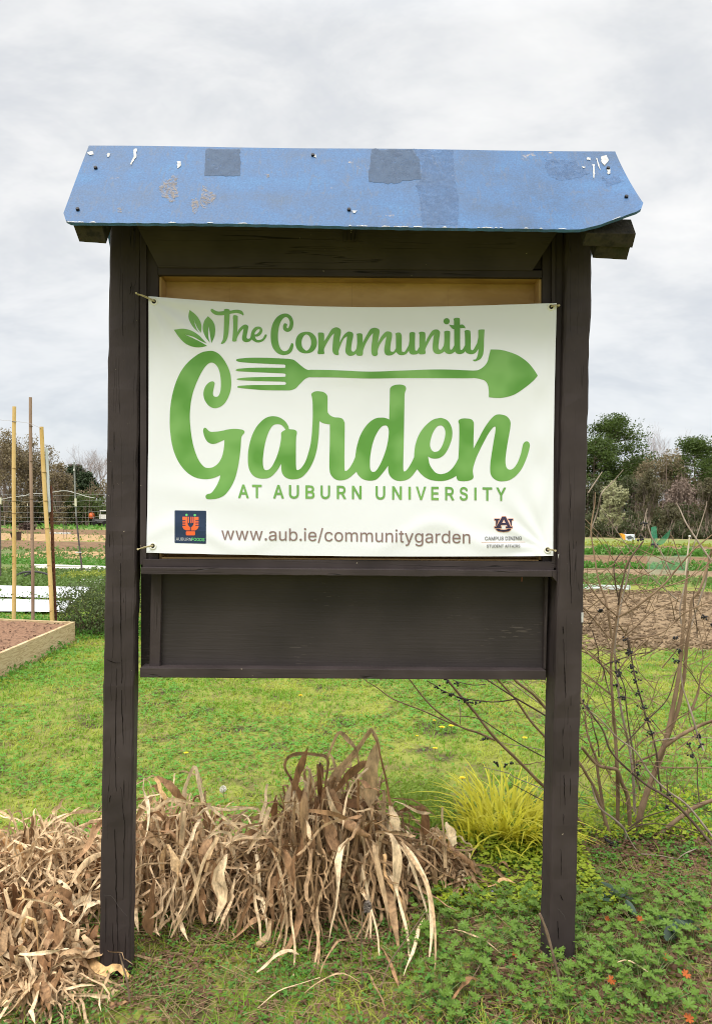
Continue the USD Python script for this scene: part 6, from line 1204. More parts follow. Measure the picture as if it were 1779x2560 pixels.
weeds('mixed_weeds', 9000, -7.5, -2.3, 8.9, 12.6, 0.18, 0.026, WD, 'weeds growing round the edges of the white sheets', 52, lambda x, y: 0.12 + 0.5 * np.exp(-((y - float(G(60, 1507)[1])) / .25) ** 2) + 0.5 * sst(nz(x, y, 1.4, 9), 0.52, 0.66))
weeds('mixed_weeds', 9000, -7.5, -1.9, 6.9, 8.2, 0.10, 0.02, WG, 'bright green weeds along the far side of the raised bed', 53)
weeds('mixed_weeds', 7000, -5.5, -2.1, 3.3, 6.9, 0.10, 0.022, WG, 'dark green leafy weeds along the foot of the raised bed', 54, lambda x, y: np.exp(-((np.abs((x - pc[0]) * ea[1] - (y - pc[1]) * ea[0])) / 0.22) ** 2))
weeds('yellow_weeds', 7000, -6.5, -2.5, 13.4, 15.2, 0.22, 0.03, WY, 'yellow green weeds under the leaning fence post', 55)
gyl = lambda sy: float(G(100, sy)[1])
weeds('field_weeds', 7000, -13, -3.5, gyl(1424), gyl(1402), .22, .05, WG, 'green plants beyond the fallen white pipes', 56, lambda x, y: sst(nz(x, y, .6, 3), .44, .56))
weeds('field_weeds', 7000, -18, -4.5, gyl(1402), gyl(1380), .22, .06, WD, 'patchy green and straw growth beside the straw patch', 57, lambda x, y: sst(nz(x, y, .4, 5), .46, .58))
weeds('field_weeds', 1800, -30, -8, gyl(1352), gyl(1334), .25, .10, WD, 'thin weeds on the far straw', 58, lambda x, y: sst(nz(x, y, .3, 6), .48, .60))
weeds('field_weeds', 3000, -40, -14, G(235, 1330)[1], G(235, 1320)[1], .4, .14, WG, 'bright grass at the far end of the left field', 59)
for k_, (c_, w_, n_) in enumerate(((1336, 4.0, 1500), (1355, 2.5, 1800), (1379, 1.2, 2200), (1344, 3.0, 900), (1366, 2.2, 900))):
    weeds('field_weeds', n_, -36, -4, gyl(c_) - w_, gyl(c_) + w_, .20, .07, (WD, WY, WD, WD, WG)[k_], ['thin weeds along the farthest soil edge', 'yellowish weeds between straw and dark soil', 'rough growth at the near edge of the dark soil', 'sparse weeds on the far straw strip', 'sparse green weeds on the dark soil'][k_], 70 + k_, lambda x, y: sst(nz(x, y, .5, 70 + k_), .44, .58))
SHEET = noisy('white_plastic_sheet', (0.455, 0.468, 0.481), (0.533, 0.539, 0.552), 2.5, .5, bump=.25, bscale=7, bdist=.02)
def sheet(label, x0, x1, sy0, sy1, seed):
    y0 = G(60, sy1)[1]; y1 = G(60, sy0)[1]; nx, ny = 80, 16; s = np.linspace(0, 1, nx); t_ = np.linspace(0, 1, ny); S_, T_ = np.meshgrid(s, t_)
    X = x0 + (x1 - x0) * S_ + .25 * (nz(T_ * 3, S_, 1, seed) - .5) * (S_ > .8); Y = y0 + (y1 - y0) * T_ + .12 * (nz(S_ * 6, T_, 1, seed + 1) - .5); Z = gz(X, Y) + .035 + .12 * np.sin(np.pi * T_) ** .6 * (0.8 + .4 * nz(X, Y, 1.2, seed)) + .02 * nz(X, Y, 5, seed)
    i = np.arange(nx * ny).reshape(ny, nx); a, b, c, d = i[:-1, :-1].ravel(), i[:-1, 1:].ravel(), i[1:, 1:].ravel(), i[1:, :-1].ravel()
    obj('plastic_sheet', (np.stack([X, Y, Z], -1).reshape(-1, 3), np.vstack([np.stack([a, b, c], 1), np.stack([a, c, d], 1)])), SHEET, smooth=True, label=label, cat='plastic sheet')
p = G(206, 1500); p2 = G(165, 1535)
sheet('farther white plastic sheet covering a planting row', -11, p[0], 1479, 1499, 1); sheet('nearer white plastic sheet just beyond the raised bed', -10, p2[0], 1515, 1536, 2)
WP = noisy('dirty_white_pipe', (0.52, 0.49, 0.45), (0.72, 0.70, 0.66), 6, .6); DP = plain('dark_hose', (0.05, 0.045, .045), .6)
for i, (x0, yy0, x1, yy1, r, mt, lb) in enumerate([(85, 1426, 268, 1426, .035, WP, 'longest white pipe lying on the ground behind the weeds'), (90, 1434, 268, 1432, .03, WP, 'second white pipe lying on the ground'), (130, 1439, 268, 1435, .03, DP, 'dark pipe lying beside the white pipes'), (185, 1441, 268, 1441, .025, WP, 'short white pipe lying nearest to the weeds'), (205, 1465, 258, 1463, .022, WP, 'thin white rail lying right of the leaning post'), (200, 1471, 258, 1470, .022, WP, 'lower thin white rail lying right of the leaning post')]):
    a, b = G(x0, yy0), G(x1, yy1); y_ = (a[1] + b[1]) / 2; a, b = P(x0, yy0, y_), P(x1, yy1, y_); a[2] = gz(a[0], a[1]) + .12; b[2] = gz(b[0], b[1]) + .12
    obj('pipe', tube(np.linspace(a, b, 6), r, 8), mt, label=lb, cat='pipe')
def arc(label, pts, r, ysy):
    y_ = G(60, ysy)[1]; obj('hose', tube(spline(PV(np.array(pts, float), y_), 8), r, 7), DP, label=label, cat='hose')
arc('dark hose arching over the weeds between the poles', [(40, 1440), (55, 1432), (75, 1429.5), (95, 1430), (118, 1436), (140, 1448), (172, 1470)], .022, 1462)
arc('smaller dark hose arc beside the brown pole', [(54, 1453), (62, 1440), (78, 1432)], .02, 1462); arc('short dark hose end behind the brown pole', [(86, 1449), (98, 1450), (106, 1453)], .022, 1462)
# leaning steel fence post with insulators, wires
STEEL = noisy('dark_painted_steel', (0.07, 0.055, 0.05), (0.13, 0.105, 0.095), 20, .7); STEELG = noisy('grey_green_steel', (0.19, .20, .18), (.28, .28, .25), 20, .7); INS = plain('yellowish_insulator', (0.62, 0.60, 0.42), .5)
yb = G(207, 1447)[1]; t = thing('fence_post', 'tall leaning metal fence post with a cream insulator', 'fence post'); sc_ = (yb + 2.76) / F_PX
fp = lambda sx, sy, dy=0: P(sx, sy, yb + dy)
obj('post', tube([fp(208, 1452), fp(190, 1290)], 4.6 / 2 * sc_, 6), STEEL, t); obj('upper_tube', tube([fp(190.5, 1295), fp(188, 1240), fp(185.5, 1155)], 4.0 / 2 * sc_, 8), STEELG, t)
obj('insulator', tube([fp(188.6, 1246, -.04), fp(189.6, 1266, -.04)], 5.5 / 2 * sc_, 8), INS, t); obj('peg', tube([fp(182, 1260.5, -.05), fp(192, 1260.5, -.05)], .008, 5), INS, t)
obj('cap', tube([fp(184.5, 1172, -.03), fp(185, 1177, -.03)], .018, 8), WP, t); obj('cross_peg', tube([fp(188, 1381, -.03), fp(204, 1381, -.03)], .010, 5), WP, t)
for dx in (-9, 10): c = fp(185.5 + dx, 1163); obj('knob', trimesh.creation.icosphere(2, .036).apply_translation(c), STEEL, t, smooth=True)
wires = thing('wire_fence', 'thin horizontal wires of the garden fence left of the notice board', 'fence'); WIRE = plain('grey_wire', (.30, .31, .29), .5, .3)
for k, sy in enumerate((1233, 1248, 1262, 1276, 1289, 1299)):
    A_, B_ = P(-60, sy + 1, yb + .3), P(340, sy - .5, yb + .1); C = np.linspace(A_, B_, 24); C[:, 2] -= .05 * np.sin(np.pi * np.linspace(0, 1, 24)); obj('wire', tube(C, .0022, 4), WIRE, wires)
pl = thing('rope', 'loose pale rope slung between fence posts', 'rope'); obj('strand', tube(spline(PV([(-20, 1254), (30, 1243), (62, 1239), (78, 1234), (115, 1233), (160, 1227), (190, 1233), (215, 1241), (236, 1245)], yb), 6), .008, 5), plain('pale_rope', (.48, .47, .42), .8), pl)
for sx, top, bot, lb in ((1, 1236, 1470, 'dark fence stake at the left edge'), (70, 1256, 1352, 'thin stake between the first two bamboo poles'), (166, 1297, 1352, 'thin stake left of the leaning post, far'), (160, 1297, 1352, 'thin wire stake far behind the rusty post'), (208, 1309, 1335, 'dark stake in front of the green strip')):
    g = G(sx, bot); a, b = P(sx, bot + 2, g[1]), P(sx - 1, top, g[1]); q = thing('stake', lb, 'stake'); obj('rod', tube([a, (a + b) / 2, b], .014 if sx > 5 else .02, 6), STEEL, q)
    if sx in (1, 70): c = P(sx - (1 if sx > 5 else 0), 1256 + (6 if sx > 5 else -4), g[1] - .03); obj('insulator', tube([c + [0, 0, -.07], c + [0, 0, .07]], .022, 8), INS, q)
# tipped tub
g = G(42, 1353); t = thing('garden_tub', 'dark brown plastic tub standing on the straw', 'tub', g); sc_ = (g[1] + 2.76) / F_PX; h = 23 * sc_; r1 = 13.5 * sc_; r0 = 9.5 * sc_
TUB = noisy('dark_brown_plastic', (.055, .035, .028), (.09, .06, .045), 4, .6); prof = np.array([(0, 0), (r0, 0), (r1, h), (r1 * 1.06, h), (r1 * 1.06, h * .94), (r1 * .99, h * .93)])
lt = trimesh.creation.revolve(np.array([(0, .0), (r0, .0), (r1, h * .93), (r1 * 1.08, h * .93), (r1 * 1.08, h), (r1 * .95, h), (r0 * .92, .04), (0, .04)]), sections=24); lt.apply_transform(trimesh.transformations.rotation_matrix(-.12, [0, 1, 0])); obj('tub_wall', lt, TUB, t, smooth=35)
hd = tube(spline([[r1 * 1.05, 0, h * .95], [r1 * 1.25, 0, h * .88], [r1 * 1.15, 0, h * .78]], 5), .02, 6); obj('handle', hd, TUB, t)
g = G(67, 1329); rg = np.random.default_rng(3); obj('brush_heap', leaf_cloud(rg, g + rg.normal(0, 1, (500, 3)) * [.42, .3, .22] + [0, 0, .35], .12), noisy('dead_brush', (.05, .032, .025), (.12, .08, .06), 3, .9), label='small dark brush heap behind the tub', cat='brush heap', kind='stuff')
g = G(150, 1336); obj('white_board', boxm(g[0] - 1.0, g[0] + .8, g[1] - .15, g[1] + .15, g[2] + .02, g[2] + .16), WP, label='pale board lying in the left field', cat='board')
# low shrub next to the left post
g = G(225, 1585); t = thing('low_bush', 'low dusky green bush left of the left post', 'bush', g); rg = np.random.default_rng(12)
n = 6500; d = rand_dirs(rg, n); q = rg.random(n) ** .45; C = d * q[:, None] * [.60, .5, .40] + [0.05, 0.1, .34]; C *= 0.82 + .36 * nz(C[:, 0] + 4, C[:, 1] + C[:, 2] * 2, 4, 2)[:, None]; C[:, 2] = np.abs(C[:, 2])
obj('foliage', leaf_cloud(rg, C, .017), leafy('dusky_bush_leaves', [(0, (.09, .12, .04)), (.5, (.17, .20, .065)), (.8, (.24, .20, .10)), (1, (.32, .20, .14))], .3), t)
a = rg.uniform(0, 6.28, 40); obj('twigs', segs_mesh(np.zeros((40, 3)), np.stack([.45 * np.cos(a), .35 * np.sin(a), rg.uniform(.2, .7, 40)], -1), np.full(40, .006), np.full(40, .002)), BARKD, t)

# ---------------------------------------------------------------- things on the right beyond the plot
def vrow(label, x0, x1, y, n, h, w, mat, seed, size=.07):
    rg = np.random.default_rng(seed); X = rg.uniform(x0, x1, n); Y = y + rg.normal(0, w, n) + .15 * np.sin(X * .6); C = np.stack([X, Y, gz(X, Y) + h * rg.random(n) * (.35 + 1.3 * nz(X, Y, 1.2, seed))], -1)
    obj('vegetable_row', leaf_cloud(rg, C, size), mat, label=label, cat='vegetable row')
rowy = lambda sy: float(G(1600, sy)[1])
vrow('nearest row of green vegetables beyond the dug soil', 3, 16, rowy(1424), 4500, .26, .25, WG, 1, .06)
vrow('dark green row of vegetables, second beyond the dug soil', 4, 22, rowy(1389), 6500, .42, .40, WG, 3, .08)
vrow('far yellowish row of plants in the right field', 6, 30, rowy(1368), 2600, .35, .7, WY, 4, .10)
weeds('field_weeds', 5000, 3.8, 12, 14.4, 15.6, .16, .03, WG, 'low green weeds at the far edge of the dug plot', 61, lambda x, y: sst(nz(x, y, .8, 9), .4, .55))
weeds('field_weeds', 7000, 4, 16, 15.6, 17.4, .20, .05, WD, 'rough grass between the dug plot and the vegetable rows', 62)
g = G(1495, 1470); obj('edging_strip', cat([boxm(g[0] - 1.6, g[0] + .75, g[1] - .05, g[1] + .05, g[2], g[2] + .07), boxm(g[0] - 1.6, g[0] + .6, g[1] - .35, g[1] - .22, g[2], g[2] + .035)]), noisy('grey_plastic_edging', (.42, .46, .45), (.56, .6, .58), 3, .5), label='pale grey plastic strip along the far edge of the dug plot', cat='edging')
NET = M('green_netting', {'p': ('principled_bsdf', {'base_color': (.05, .30, .17), 'roughness': .7}), 't': ('transparent_bsdf', {}), 'm': ('mix_closure', {'fac': .55})}, [('p.BSDF', 'm.closure1'), ('t.BSDF', 'm.closure2')], 'm.closure')
NET2 = M('thin_green_netting', {'p': ('principled_bsdf', {'base_color': (.16, .32, .22), 'roughness': .7}), 't': ('transparent_bsdf', {}), 'm': ('mix_closure', {'fac': .74})}, [('p.BSDF', 'm.closure1'), ('t.BSDF', 'm.closure2')], 'm.closure')
y_ = G(1640, 1440)[1]; a, b = P(1617, 1438, y_), P(1722, 1432, y_); hh = float((P(1617, 1390, y_) - a)[2])
nt = thing('netting_fence', 'thin green plastic netting fence beyond the dug plot', 'netting'); n = 30; s = np.linspace(0, 1, n); B0 = a + (b - a) * s[:, None]; B0[:, 1] += .06 * np.sin(s * 14); T0 = B0 + np.array([0, 0, hh]) + np.stack([0 * s, .08 * np.sin(s * 9), -.05 * np.abs(np.sin(s * 9))], -1)
V = np.vstack([B0, T0]); F = [(i, i + 1, n + i + 1) for i in range(n - 1)] + [(i, n + i + 1, n + i) for i in range(n - 1)]; obj('net', (V, np.array(F)), NET2, nt)
sk = thing('wooden_stake', 'pale wooden stake with a rounded top at the netting', 'stake'); a, b = P(1712, 1438, y_ - .05), P(1723, 1342, y_ - .05); sc_ = (y_ + 2.76) / F_PX; obj('shaft', tube([a, (a + b) / 2, b], 3.6 * sc_ / 2 * 1.1, 8), noisy('pale_stake_wood', (.46, .38, .28), (.58, .5, .39), 5, .8), sk); obj('cap', tube([b, b + [0, 0, 2.5 * sc_], b + [0, 0, 4 * sc_]], [3.2 * sc_, 3.2 * sc_, 1.5 * sc_], 8), WP, sk)
y_ = G(1650, 1372)[1]; hp = thing('green_netting_heap', 'crumpled green netting bundle hung on stakes in the right field', 'netting')
for pts in ([(1628, 1318), (1640, 1316), (1643, 1352), (1632, 1362), (1628, 1345)], [(1640, 1358), (1655, 1345), (1675, 1325), (1672, 1340), (1660, 1358), (1648, 1364)]):
    f_ = PV(np.array(pts, float), y_ + np.random.default_rng(len(pts)).normal(0, .15, len(pts))); obj('net', prism(f_, f_ + [0, .08, 0]), NET, hp)
obj('stake', tube([P(1634, 1368, y_), P(1634, 1316, y_)], .03, 6), STEEL, hp)
y_ = G(1570, 1356)[1]; W_ = lambda sx, sy, dy=0: P(sx, sy, y_ + dy); bg = thing('feed_sack', 'orange and white sack lying in the right field', 'sack')
for pts, mt in (([(1551, 1334), (1562, 1336), (1563, 1350), (1557, 1348)], plain('orange_sack', (.80, .33, .03), .6)), ([(1562, 1336), (1587, 1337), (1586, 1350), (1570, 1355), (1563, 1350)], plain('white_sack', (.60, .63, .68), .6))):
    f_ = PV(np.array(pts, float), y_); obj('panel', prism(f_, f_ + [0, .4, .03]), mt, bg)
f_ = PV(np.array([(1564, 1342), (1575, 1339), (1584, 1345), (1570, 1349)], float), y_ - .02); obj('print', prism(f_, f_ + [0, .01, 0]), plain('sack_print', (.08, .09, .10), .6), bg)
g = G(1690, 1365); sc_ = (g[1] + 2.76) / F_PX; obj('black_tray', boxm(g[0] - 8 * sc_, g[0] + 8 * sc_, g[1] - .2, g[1] + .2, g[2], g[2] + 5.5 * sc_), plain('black_plastic', (.02, .02, .022), .5), label='black plastic tray in the right field', cat='tray')
g = G(1635, 1376); obj('dark_bucket', tube([g, g + [0, 0, .18], g + [0, 0, .42]], [.14, .2, .22], 10), plain('dark_plastic', (.03, .03, .04), .5), label='small dark bucket beside the vegetables', cat='bucket')
# ---------------------------------------------------------------- cars and machine by the road
def car(name, label, sx, sy, paint, width_px, yaw):
    g = G(sx, sy); w = width_px * (g[1] + 2.76) / F_PX; L = 4.4; Wd = 1.78; s = 1.0
    t = thing(name, label, 'car', g, yaw)
    prof = np.array([(-2.2, .35), (-2.15, .75), (-1.9, .90), (-1.25, .98), (-.55, 1.42), (.75, 1.46), (1.55, 1.02), (2.1, .92), (2.2, .55), (2.15, .30), (1.75, .28), (-1.8, .28)])
    def ext(pr, y0, y1): return prism(np.array([(x, y0, z) for x, z in pr]), np.array([(x, y1, z) for x, z in pr]))
    obj('body', ext(prof, -.89, .89), paint, t)
    GL = plain('car_glass_' + name + str(USED['/World/' + name]), (.03, .035, .04), .15, 0, .6)
    gl = np.array([(-1.12, 1.0), (-.52, 1.38), (.70, 1.41), (1.38, 1.02)])
    obj('window', ext(gl, -.905, -.892), GL, t); obj('window', ext(gl, .892, .905), GL, t)
    obj('windscreen', prism(np.array([(-1.27, -.75, 1.0), (-1.27, .75, 1.0), (-.60, .66, 1.41), (-.60, -.66, 1.41)]), np.array([(-1.24, -.75, .98), (-1.24, .75, .98), (-.57, .66, 1.39), (-.57, -.66, 1.39)])), GL, t)
    for x in (-1.35, 1.35):
        for y in (-.80, .80):
            wh = trimesh.creation.cylinder(.32, .2, sections=16); wh.apply_transform(trimesh.transformations.rotation_matrix(math.pi / 2, [1, 0, 0])); wh.apply_translation((x, y, .32)); obj('wheel', wh, SCREW, t)
    for y in (-.62, .62): obj('headlight', boxm(-2.215, -2.13, y - .2, y + .2, .62, .78), WP, t)
    return t
car('parked_car', 'silver parked car by the far road, left of the two', 214, 1314, plain('silver_car', (.42, .46, .48), .3, .3), 20, math.radians(62))
car('parked_car', 'pale silver parked car by the far road, right of the two', 238, 1314, plain('pale_car', (.55, .57, .58), .3, .3), 20, math.radians(66))
g = G(256, 1318); sc_ = (g[1] + 2.76) / F_PX; t = thing('farm_machine', 'small white and dark machine with an orange round tank by the road', 'machine', g)
obj('frame', boxm(-1.2, .9, -.5, .5, .6, 1.15), noisy('dark_machine', (.04, .04, .045), (.10, .09, .09), 2, .6), t); obj('hood', boxm(-.3, .8, -.45, .45, 1.15, 1.75), WP, t); obj('canopy', boxm(-.2, 1.1, -.55, .55, 2.25, 2.36), WP, t)
for x in (-.15, 1.0):
    for y in (-.5, .5): obj('upright', tube([[x, y, 1.1], [x, y, 2.26]], .035, 6), WP, t)
for x in (-.9, .6):
    for y in (-.6, .6):
        wh = trimesh.creation.cylinder(.45, .22, sections=16); wh.apply_transform(trimesh.transformations.rotation_matrix(math.pi / 2, [1, 0, 0])); wh.apply_translation((x, y, .45)); obj('wheel', wh, SCREW, t)
sp = trimesh.creation.icosphere(2, .45); sp.apply_translation((-1.5, 0, 1.55)); obj('tank', sp, plain('orange_tank', (.62, .12, .03), .5), t, smooth=True); obj('tank_mount', boxm(-1.6, -1.15, -.08, .08, .8, 1.2), SCREW, t)

# ---------------------------------------------------------------- trees
TRUNK = noisy('grey_brown_bark', (.13, .10, .08), (.24, .19, .155), 2.5, .9, (1, 1, .2)); TRUNKP = noisy('pine_bark', (.20, .145, .11), (.31, .24, .185), 2, .9, (1, 1, .2)); TRUNKB = noisy('pale_bare_bark', (.22, .17, .15), (.34, .28, .25), 2.5, .9)
PINE = leafy('pine_needles', [(0, (0.059, 0.092, 0.016)), (.5, (0.126, 0.178, 0.034)), (1, (0.239, 0.288, 0.073))], .25, .6)
EVER = leafy('dark_evergreen_leaves', [(0, (0.039, 0.061, 0.024)), (.6, (0.077, 0.110, 0.039)), (1, (0.132, 0.154, 0.066))], .2, .6)
BLOSS = leafy('pear_blossom', [(0, (.36, .36, .20)), (.2, (.66, .66, .50)), (.45, (.88, .87, .78)), (1, (.92, .92, .88))], .4, .7)
BUFF = leafy('buff_spring_buds', [(0, (.20, .16, .09)), (.4, (.35, .285, .175)), (.7, (.58, .51, .36)), (1, (.86, .82, .70))], .25, .7)
MIXB = leafy('part_open_blossom', [(0, (.10, .09, .045)), (.45, (.20, .175, .10)), (.72, (.34, .31, .20)), (.82, (.75, .73, .64)), (1, (.90, .89, .84))], .3, .7)
UNDER = leafy('olive_undergrowth', [(0, (0.056, 0.064, 0.024)), (.5, (0.112, 0.116, 0.044)), (1, (0.176, 0.168, 0.072))], .25, .7); TWIGM = noisy('twiggy_brown', (0.184, 0.132, 0.100), (0.272, 0.208, 0.168), 1, .9)
def grow(rng, p, d, L, r, depth, out, spread=.5, up=.15, nb=3, shrink=.68):
    n = 3; q = p
    for k in range(n):
        d = d + rng.normal(0, .10, 3) + [0, 0, up * .3]; d /= np.linalg.norm(d); e = q + d * L / n; out.append((q, e, r * (1 - .25 * k / n), r * (1 - .25 * (k + 1) / n))); q = e
        if depth > 0 and k >= 1:
            for _ in range(1 if k < n - 1 else nb - 1):
                s = d + rand_dirs(rng, 1)[0] * spread + [0, 0, up]; s /= np.linalg.norm(s); grow(rng, q, s, L * shrink * rng.uniform(.75, 1.2), r * .55, depth - 1, out, spread, up, nb, shrink)
def sticks(out, sides=4): a = np.array([o[0] for o in out]); b = np.array([o[1] for o in out]); return segs_mesh(a, b, np.array([o[2] for o in out]), np.array([o[3] for o in out]), sides), a, b
def at_tree(sx, D, sy_top, base=None):
    y = D - 2.76; x = P(sx, 1300, y)[0]; z = float(gz(x, y)); top = P(sx, sy_top, y)[2]; return np.array([x, y, z]), float(top - z), D / F_PX
def pine(label, sx, D, top, wpx, crown_from, n, seed, mat=PINE, name='pine_tree'):
    rg = np.random.default_rng(seed); b, H, k = at_tree(sx, D, top); t = thing(name, label, 'tree', b); W = wpx * k / 2
    lean = rg.normal(0, .3, 2); C = np.stack([np.linspace(0, lean[0], 8), np.linspace(0, lean[1], 8), np.linspace(-.3, H * .97, 8)], -1); obj('trunk', tube(C, np.linspace(.22, .05, 8) * max(1, H / 18), 7), TRUNKP, t, smooth=True)
    m_ = 60; zz = crown_from + (1 - crown_from) * rg.random(m_) ** .9; a = rg.uniform(0, 6.28, m_); env = np.sin(np.pi * np.clip((zz - crown_from) / (1.02 - crown_from) * .86 + .14, 0, 1)) ** .7
    rad = W * env * rg.uniform(.35, 1.0, m_); cc = np.stack([rad * np.cos(a), rad * np.sin(a), zz * H], -1); cc[0] = [0, 0, H * .97]
    tr = np.stack([np.interp(zz * H - rad * .25, C[:, 2], C[:, 0]), np.interp(zz * H - rad * .25, C[:, 2], C[:, 1]), zz * H - rad * .25], -1)
    obj('limbs', segs_mesh(tr, cc, np.full(m_, .07), np.full(m_, .025)), TRUNKP, t)
    w = rg.integers(0, m_, n); sz = W * rg.uniform(.10, .24, m_); P_ = cc[w] + np.clip(rg.normal(0, 1, (n, 3)), -1.7, 1.7) * sz[w][:, None] * [1, 1, .62]; obj('crown', leaf_cloud(rg, P_, .17, .3), mat, t)
def blossom(label, sx, D, top, wpx, n, seed, mat=BLOSS, name='blossom_tree', nst=5, sz=.14, low=.10):
    """an upright tree dusted with blossom or buds: branches, and flecks clustered along them inside an uneven egg shape"""
    rg = np.random.default_rng(seed); b, H, k = at_tree(sx, D, top); t = thing(name, label, 'tree', b); W = wpx * k / 2; out = [(np.array([0, 0, -.2]), np.array([0, 0, H * .16]), .20, .15)]
    for i in range(nst + 3):
        a = rg.uniform(0, 6.28); s = rg.uniform(.15, 1.0) * W / H * 1.15; d = np.array([s * math.cos(a), s * math.sin(a), 1.0]); d /= np.linalg.norm(d); grow(rg, np.array([0, 0, H * low]), d, H * .42, .10, 3, out, .42, .30, 3, .62)
    (V, F), a, e = sticks(out, 3); q = np.array([min(1, W / max(np.abs(e[:, 0]).max(), .1)), 1, H / max(e[:, 2].max(), .1)]); obj('branches', (V * q, F), TRUNK, t); e = e * q
    m_ = 90; u = rg.random(m_); a = rg.uniform(0, 6.28, m_); env = W * np.sin(np.pi * (low * .7 + (1 - low * .7) * u) ** .62) ** .8 * np.sqrt(rg.random(m_)); cc = np.stack([env * np.cos(a), env * np.sin(a), H * (low * .6 + (1 - low * .6) * u)], -1)
    cc = np.vstack([cc, e[rg.integers(0, len(e), 60)]]); w = rg.integers(0, len(cc), n); P_ = cc[w] + np.clip(rg.normal(0, 1, (n, 3)), -1.8, 1.8) * W * np.array([.13, .13, .11]) * rg.uniform(.5, 1.3, len(cc))[w][:, None]; P_ = P_[(P_[:, 2] > .1)]
    obj('blossom' if mat is BLOSS else 'buds', leaf_cloud(rg, P_, sz), mat, t)
def bare(label, sx, D, top, seed, spread=.5, depth=5, r=.16, fork=.25, mat=TRUNKB):
    rg = np.random.default_rng(seed); b, H, k = at_tree(sx, D, top); t = thing('bare_tree', label, 'tree', b); out = [(np.array([0, 0, -.3]), np.array([rg.normal(0, .15), 0, H * fork]), r, r * .8)]
    p = out[0][1]
    for i in range(3): d = np.array([rg.normal(0, spread * .6), rg.normal(0, spread * .6), 1.0]); grow(rg, p, d / np.linalg.norm(d), H * .30, r * .62, depth - 1, out, spread, .22, 3, .70)
    (V, F), a, e = sticks(out, 3); V[:, 2] *= H / max(e[:, 2].max(), .1); obj('trunk', (V[:6], F[np.all(F < 6, 1)]), mat, t); m2 = np.all(F >= 6, 1); obj('branches', (V[6:], F[m2] - 6), mat, t)
def thicket(name, label, sx0, sx1, D, top_fn, n, seed, mat, size=.35, depth_=4.0, cat_='thicket', tw=True):
    rg = np.random.default_rng(seed); sx = rg.uniform(sx0, sx1, n); dd = D + rg.uniform(-.5, .5, n) * depth_; out = np.empty((n, 3)); tops = np.interp(sx, *top_fn); u = rg.random(n) ** .85
    y = dd - 2.76; x = (P(0, 1300, 0) * 0)[0] + np.array([P(a, 1300, b)[0] for a, b in zip(sx[:1], y[:1])])[0] * 0 + PV(np.column_stack([sx, np.full(n, 1300.0)]), y)[:, 0]
    tops = tops + 75 * (meshkit.fbm(np.column_stack([sx / 26, dd * .8, 0 * sx]), 3, seed + 7) - .5) + rg.normal(0, 4, n); zt = PV(np.column_stack([sx, tops]), y)[:, 2]; z0 = gz(x, y); out = np.stack([x, y, z0 + (zt - z0) * u], -1)
    k = meshkit.fbm(out * [.35, .35, .5], 3, seed) > .40; out = out[k]
    t = thing(name, label, cat_)
    if tw:
        m_ = 260; j = rg.integers(0, len(out), m_); b0 = out[j].copy(); b0[:, 2] = gz(b0[:, 0], b0[:, 1]); top_ = out[j] + [0, 0, .6]; b0[:, 0] += rg.normal(0, .5, m_); obj('stems', segs_mesh(b0, top_, np.full(m_, .06), np.full(m_, .02)), TWIGM, t)
    obj('foliage', leaf_cloud(rg, out, size), mat, t, kind='stuff')
# right
pine('tall pine just right of the notice board, its crown open with gaps', 1532, 122, 1046, 178, .36, 17000, 1)
pine('shorter dark pine hidden half behind the right post', 1480, 118, 1100, 150, .25, 13000, 2)
pine('pine behind the tall one with its trunk showing', 1588, 128, 1145, 100, .45, 8000, 3)
pine('broad pine at the right edge of the picture', 1735, 118, 1105, 165, .30, 15000, 4)
pine('dark pine beyond the right edge', 1795, 122, 1128, 120, .40, 9000, 5)
bare('tall slender bare tree between the two pines', 1636, 130, 1055, 11, .32, 6, .17, .45); bare('bare tree right of the tall slender one', 1672, 130, 1092, 12, .38, 6, .15, .42); bare('wispy bare tree beside the right hand pine', 1700, 128, 1100, 13, .4, 6, .14, .42)
thicket('twiggy_thicket', 'grey brown leafless thicket between the pines', 1575, 1740, 116, ([1575, 1610, 1650, 1690, 1720, 1740], [1180, 1140, 1150, 1135, 1190, 1215]), 18000, 21, BUFF, .17)
thicket('twiggy_thicket', 'reddish brown bare thicket below the right hand pine', 1655, 1790, 112, ([1655, 1680, 1710, 1740, 1790], [1250, 1205, 1200, 1230, 1215]), 12000, 22, TWIGM, .17)
blossom('white flowering pear tree nearest the notice board on the right', 1528, 92, 1208, 70, 3000, 31, sz=.17); blossom('sparse cream flowering tree in the middle of the right hand wood', 1620, 94, 1175, 76, 3000, 32, MIXB)
blossom('flowering tree at the right edge of the picture', 1768, 92, 1196, 80, 4000, 33, MIXB); blossom('low flowering tree with white tips in front of the right hand wood', 1676, 90, 1262, 70, 2200, 34, MIXB)
thicket('undergrowth', 'dark olive undergrowth along the foot of the right hand wood', 1440, 1830, 104, ([1440, 1500, 1560, 1600, 1650, 1700, 1760, 1830], [1285, 1292, 1275, 1290, 1285, 1270, 1285, 1280]), 18000, 23, UNDER, .19)
thicket('undergrowth', 'dense dark growth under the tall pines', 1440, 1640, 110, ([1440, 1500, 1560, 1640], [1205, 1215, 1205, 1225]), 15000, 24, UNDER, .2)
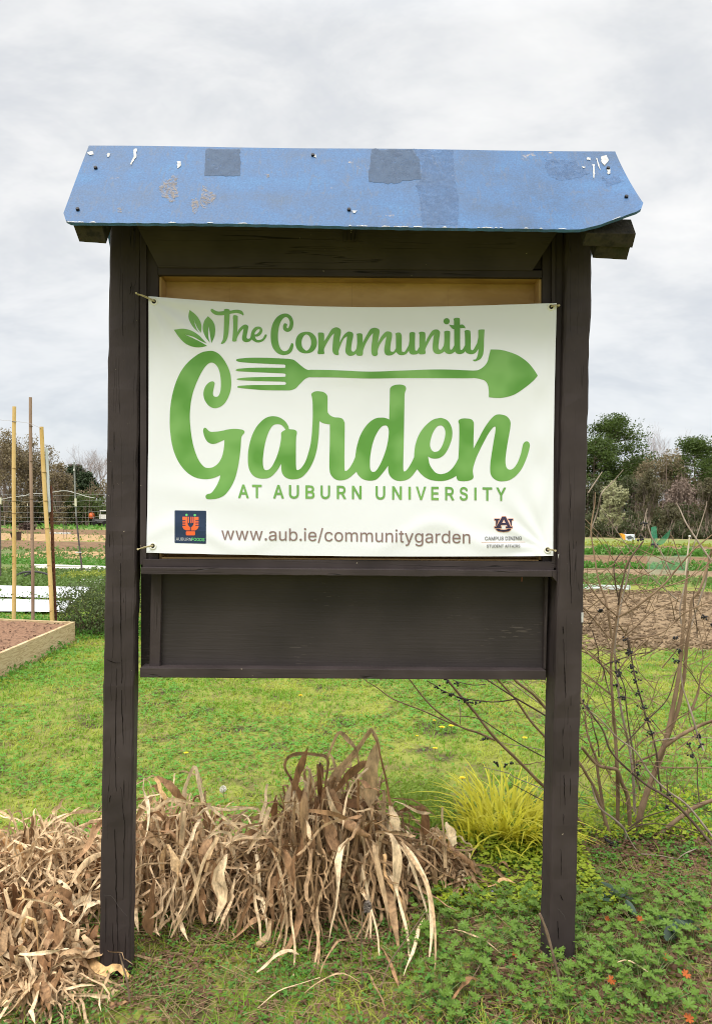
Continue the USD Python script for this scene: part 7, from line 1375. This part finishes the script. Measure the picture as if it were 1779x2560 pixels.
thicket('undergrowth', 'low weedy growth where the right hand wood meets the field', 1440, 1830, 86, ([1440, 1500, 1560, 1600, 1650, 1700, 1760, 1830], [1318, 1312, 1322, 1315, 1322, 1310, 1318, 1312]), 9000, 25, UNDER, .15, 2.0)
# left
blossom('large bushy tree with cream spring buds at the left edge', 12, 98, 1084, 150, 8000, 41, BUFF, 'budding_tree', 9, .13); blossom('cream tipped budding tree behind the bamboo poles', 75, 102, 1100, 130, 6500, 42, BUFF, 'budding_tree', 8, .13)
blossom('buff budding tree right of the rusty post', 148, 100, 1155, 90, 4600, 43, BUFF, 'budding_tree', 6, .13)
pine('dark rounded evergreen behind the leaning fence post', 185, 112, 1168, 90, .05, 13000, 44, EVER, 'evergreen_tree'); pine('dark evergreen close to the left post', 216, 110, 1185, 70, .05, 9000, 45, EVER, 'evergreen_tree')
bare('bare tree with reddish buds above the leaning fence post', 184, 118, 1120, 51, .5, 6, .15, .3); bare('bare tree with a forked dark trunk near the left post', 228, 112, 1125, 52, .62, 6, .17, .3, TRUNK); bare('pale bare tree half hidden by the left post', 262, 112, 1105, 53, .5, 6, .16, .3)
thicket('twiggy_thicket', 'brown leafless thicket along the left side of the far road', -40, 300, 108, ([-40, 30, 80, 150, 200, 250, 300], [1150, 1135, 1150, 1180, 1215, 1225, 1215]), 20000, 46, BUFF, .16)
thicket('undergrowth', 'green and olive undergrowth along the far road on the left', -40, 300, 103, ([-40, 60, 150, 180, 220, 300], [1255, 1250, 1262, 1248, 1240, 1255]), 18000, 47, leafy('green_undergrowth', [(0, (.08, .11, .03)), (.5, (.14, .18, .05)), (1, (.24, .26, .09))], .25, .7), .18)
# the same wood goes on behind the notice board
thicket('distant_wood', 'distant wood continuing behind the notice board', 300, 1440, 118, ([300, 500, 700, 900, 1100, 1300, 1440], [1190, 1150, 1170, 1140, 1165, 1150, 1160]), 22000, 48, EVER, .5, 8.0, 'wood')
g = G(51, 1311); t = thing('road_sign', 'small white sign on a thin pole by the far road', 'sign', g); obj('pole', tube([[0, 0, 0], [0, 0, 1.6], [0, 0, 2.3]], .05, 6), WP, t); obj('plate', boxm(-.30, .30, -.09, -.06, 1.75, 2.3), WP, t)
